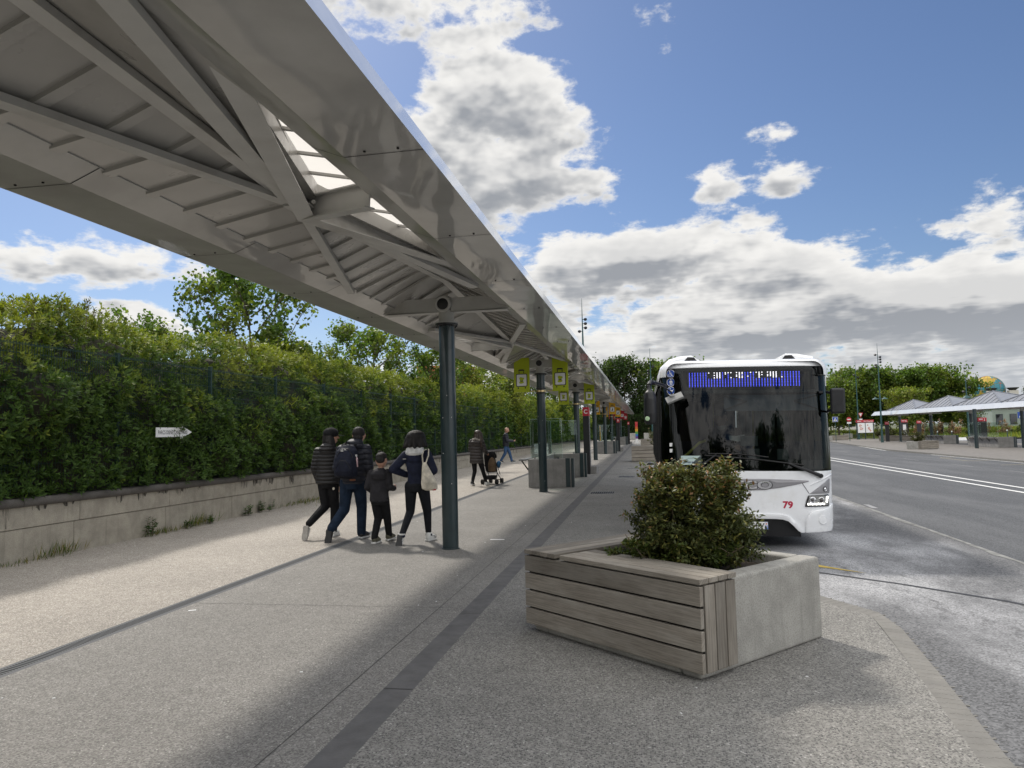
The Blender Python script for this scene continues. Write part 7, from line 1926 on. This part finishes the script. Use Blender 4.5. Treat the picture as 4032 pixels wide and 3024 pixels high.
# ---------------------------------------------------------------- lamp masts
def mast(x, y, z, H, label, spots, dishes=None, ball=None, r=.11):
    t = thing('lamp_mast', label, 'lamp mast', (x, y, z), 0, 'slender green lamp masts')
    MB().lathe((0, 0, 0), [(r * 1.5, 0), (r * 1.2, .6), (r, .9), (r * .55, H * .72), (.012, H)], 12).build('pole', M_GREEN2, t, sm=40)
    for sz, s in spots:
        f = MB().beam((0, 0, sz), (s * .16, -.05, sz), .04, .05).lathe((s * .22, -.12, sz - .03), [(.06, -.02), (.12, .02), (.12, .14), (.05, .26)], 12, axis=(s * .5, .9, .25))
        f.build('spotlight', M_BLACK, t, sm=40)
    if dishes:
        for s in (-1, 1):
            d_ = MB().beam((0, 0, dishes), (s * .35, 0, dishes), .04, .04).lathe((s * .5, 0, dishes - .08), [(.35, 0), (.30, .05), (.12, .14), (.03, .24)], 16); d_.build('dish_lamp', M_GREEN2, t, sm=40)
    if ball: MB().lathe((0, 0, ball), [(.12, -.12), (.36, -.06), (.36, 0), (.2, .16), (.09, .22)], 16).build('lamp_head', M_GREEN2, t, sm=40)
mast(26.3, 90, -.6, 11.4, 'tall green lamp mast with six spotlights and two dish lamps, right of the bus', [(10.1, -1), (9.83, 1), (9.55, 1), (9.25, 1), (8.95, -1), (8.67, -1)], 5.1)
mast(29.15, 110, -.6, 11.2, 'lamp mast standing close behind the information board', [(9.1, -1), (8.8, 1)])
mast(31.4, 80, -.6, 7.1, 'lamp mast with one bell lamp behind the second pyramid roof', [(5.6, 1), (5.2, -1)], None, 4.6)
mast(42.7, 130, -.6, 12, 'thin distant mast above the trees', [])
mast(-4.85, 60, 0, 12.5, 'tallest lamp mast standing behind the near canopy edge', [(10.75, 1), (10.40, 1), (10.05, 1), (9.78, -1)], None, None, .13)
mast(.65, 80, 0, 10.3, 'lamp mast just left of the bus mirror', [(8.3, 1), (7.9, -1), (7.6, -1)])

# ---------------------------------------------------------------- far buildings
gl = thing('globe_landmark', 'big painted globe dome with yellow land on blue sea, above the far trees', 'globe', (91.8, 220, -.6))
gm = bpy.data.materials.new('painted_globe'); gm.use_nodes = True; q = NT(gm.node_tree); t_ = q.node('ShaderNodeTexCoord').outputs['Object']
nz_ = q.noise(q.mapping(t_, (1, 1, 1), (7.3, 2.0, 3.4)), .11, 4, .5); nz2 = q.noise(q.mapping(t_, (1, 1, 1), (9, 4, 2)), .38, 4, .55)
c = q.mix(q.ramp(nz_, .475, .495), (.03, .19, .24), (.46, .31, .03)); c = q.mix(q.ramp(nz2, .64, .66), c, (.42, .10, .08))
q.l.new(c, q.n['Principled BSDF'].inputs[0]); q.n['Principled BSDF'].inputs['Roughness'].default_value = .5
MB().ell((0, 0, 10.4), (4.0, 4.0, 4.0), 40, 25).build('globe', gm, gl, sm=60)
gr_ = MB()
for k_ in range(8):
    a_ = k_ * math.pi / 8; gr_.tube([(4.03 * math.cos(t2) * math.cos(a_), 4.03 * math.cos(t2) * math.sin(a_), 10.4 + 4.03 * math.sin(t2)) for t2 in np.linspace(-.3, math.pi + .3, 30)], .035, 4)
for la in (0, .45, .9): gr_.tube([(4.03 * math.cos(la) * math.cos(t2), 4.03 * math.cos(la) * math.sin(t2), 10.4 + 4.03 * math.sin(la)) for t2 in np.linspace(0, 2 * math.pi, 36)], .035, 4)
gr_.build('grid_lines', mat('globe_grid', (.35, .25, .10), .5), gl)
for x in (-.9, 4.3):
    o = MB().bx(x - 1.1, x + 1.1, -4.6, -3.2, 0, 10.2).build('tower', M_BEIGE, gl)
    MB().lathe((x, -3.9, 10.2), [(.7, 0), (1.5, .7), (1.4, .75), (.4, .6)], 12).build('bowl', M_BLACK, o, sm=40)
MB().bx(-4, 6, -4, 4, 0, 7).build('base_building', M_BEIGE, gl)
def building(x, y, w, d, h, label, roof=None, roofm=None, rows=2, cols_=5, wallm=None, z=-.7):
    t = thing('building', label, 'building', (x, y, z))
    MB().bx(-w / 2, w / 2, 0, d, 0, h).build('wall', wallm or M_BEIGE, t)
    if roof: 
        o = roof; MB().add([(-w / 2 - .3, -.3, h), (w / 2 + .3, -.3, h), (w / 2 + .3, d + .3, h), (-w / 2 - .3, d + .3, h), (-w / 2 + 1, d / 2, h + roof), (w / 2 - 1, d / 2, h + roof)], [(0, 1, 5, 4), (1, 2, 5), (2, 3, 4, 5), (3, 0, 4)]).build('roof', roofm or M_ROOF_GREY, t)
    for r_ in range(rows):
        for c_ in range(cols_):
            x0 = -w / 2 + w * (c_ + .25) / cols_; z0 = h * (r_ + .35) / rows
            f = MB().bx(x0, x0 + w * .5 / cols_, -.06, .02, z0, z0 + h * .42 / rows).build('window', M_GREEN, t)
            MB().bx(x0 + .08, x0 + w * .5 / cols_ - .08, -.075, -.061, z0 + .08, z0 + h * .42 / rows - .08).build('pane', M_BLACK_GL, f)
    return t
building(66.5, 150, 7, 10, 4.6, 'pale pavilion with a red roof behind the far bushes on the right', 1.4, mat('red_roof', (.35, .06, .045), .6, var=.15, vscale=1), 1, 3, mat('grey_green_render', (.30, .35, .31), .8, var=.1, vscale=.6))
kt = thing('kiosk', 'low kiosk with pale hipped roof at the right edge', 'kiosk', (58, 118, -.3))
MB().add([(-3.2, -2.4, 2.9), (3.2, -2.4, 2.9), (3.2, 2.4, 2.9), (-3.2, 2.4, 2.9), (-1.2, 0, 4.0), (1.2, 0, 4.0), (-3.2, -2.4, 2.7), (3.2, -2.4, 2.7), (3.2, 2.4, 2.7), (-3.2, 2.4, 2.7)], [(0, 1, 5, 4), (1, 2, 5), (2, 3, 4, 5), (3, 0, 4), (0, 6, 7, 1), (1, 7, 8, 2), (3, 9, 6, 0)]).build('roof', M_SIGN_W, kt)
kp_ = MB()
for x in (-2.8, 2.8):
    for y in (-2, 2): kp_.bx(x - .1, x + .1, y - .1, y + .1, 0, 2.75)
kp_.build('posts', M_GREEN2, kt); MB().bx(-2.4, 2.4, -1.6, 1.6, 0, 1.2).build('counter', M_GREEN2, kt); MB().bx(-2.0, 2.0, 1.4, 1.6, 1.2, 2.6).build('back_panel', M_BEIGE, kt)
sb = building(50, 200, 12, 8, 14.6, 'pale flat-roofed building under scaffold rails far behind the trees', None, None, 3, 4, None, -.7)
rl = MB()
for z in (15.2, 15.8): rl.bx(-6, 6, -.05, .05, z - .04, z + .04)
for x in np.linspace(-6, 6, 9): rl.bx(x - .05, x + .05, -.05, .05, 14.6, 16.2)
rl.build('scaffold_rail', M_BUSGREY, sb); MB().bx(-5.6, -4.2, .4, 1.6, 14.6, 16.0).build('roof_hut', M_BEIGE, sb)
building(-23, 82, 6, 8, 9.6, 'pale and orange apartment building glimpsed behind the spring tree', None, None, 3, 3, mat('orange_render', (.38, .13, .05), .8, var=.2, vscale=.7), 0)
# people in the distance at the right edge: copies of the walkers
src = [o for o in S.objects if o.get('category') == 'person']
far_ = [('woman', 49.3, 98, .98, 2.0, 'distant person in dark coat at the right edge beyond the bollards'), ('phone', 51.2, 100, .95, .4, 'distant person in jeans standing right of the dark-coated one'), ('boy', 50.2, 99, 1.15, 1.2, 'small distant person between the two others at the right edge'), ('girl', 40.9, 113, .95, 2.6, 'person in black standing by the pink bushes behind the twin columns')]
for key, x, y, sc, rot, lab in far_:
    o = next(p for p in src if key in p['label'])
    c = copy_tree(o); c.location = (x, y, -.62 if y < 105 else -.2); c.rotation_euler = (0, 0, rot); c.scale = (sc,) * 3
    c['label'] = lab; c['group'] = 'distant people across the road'
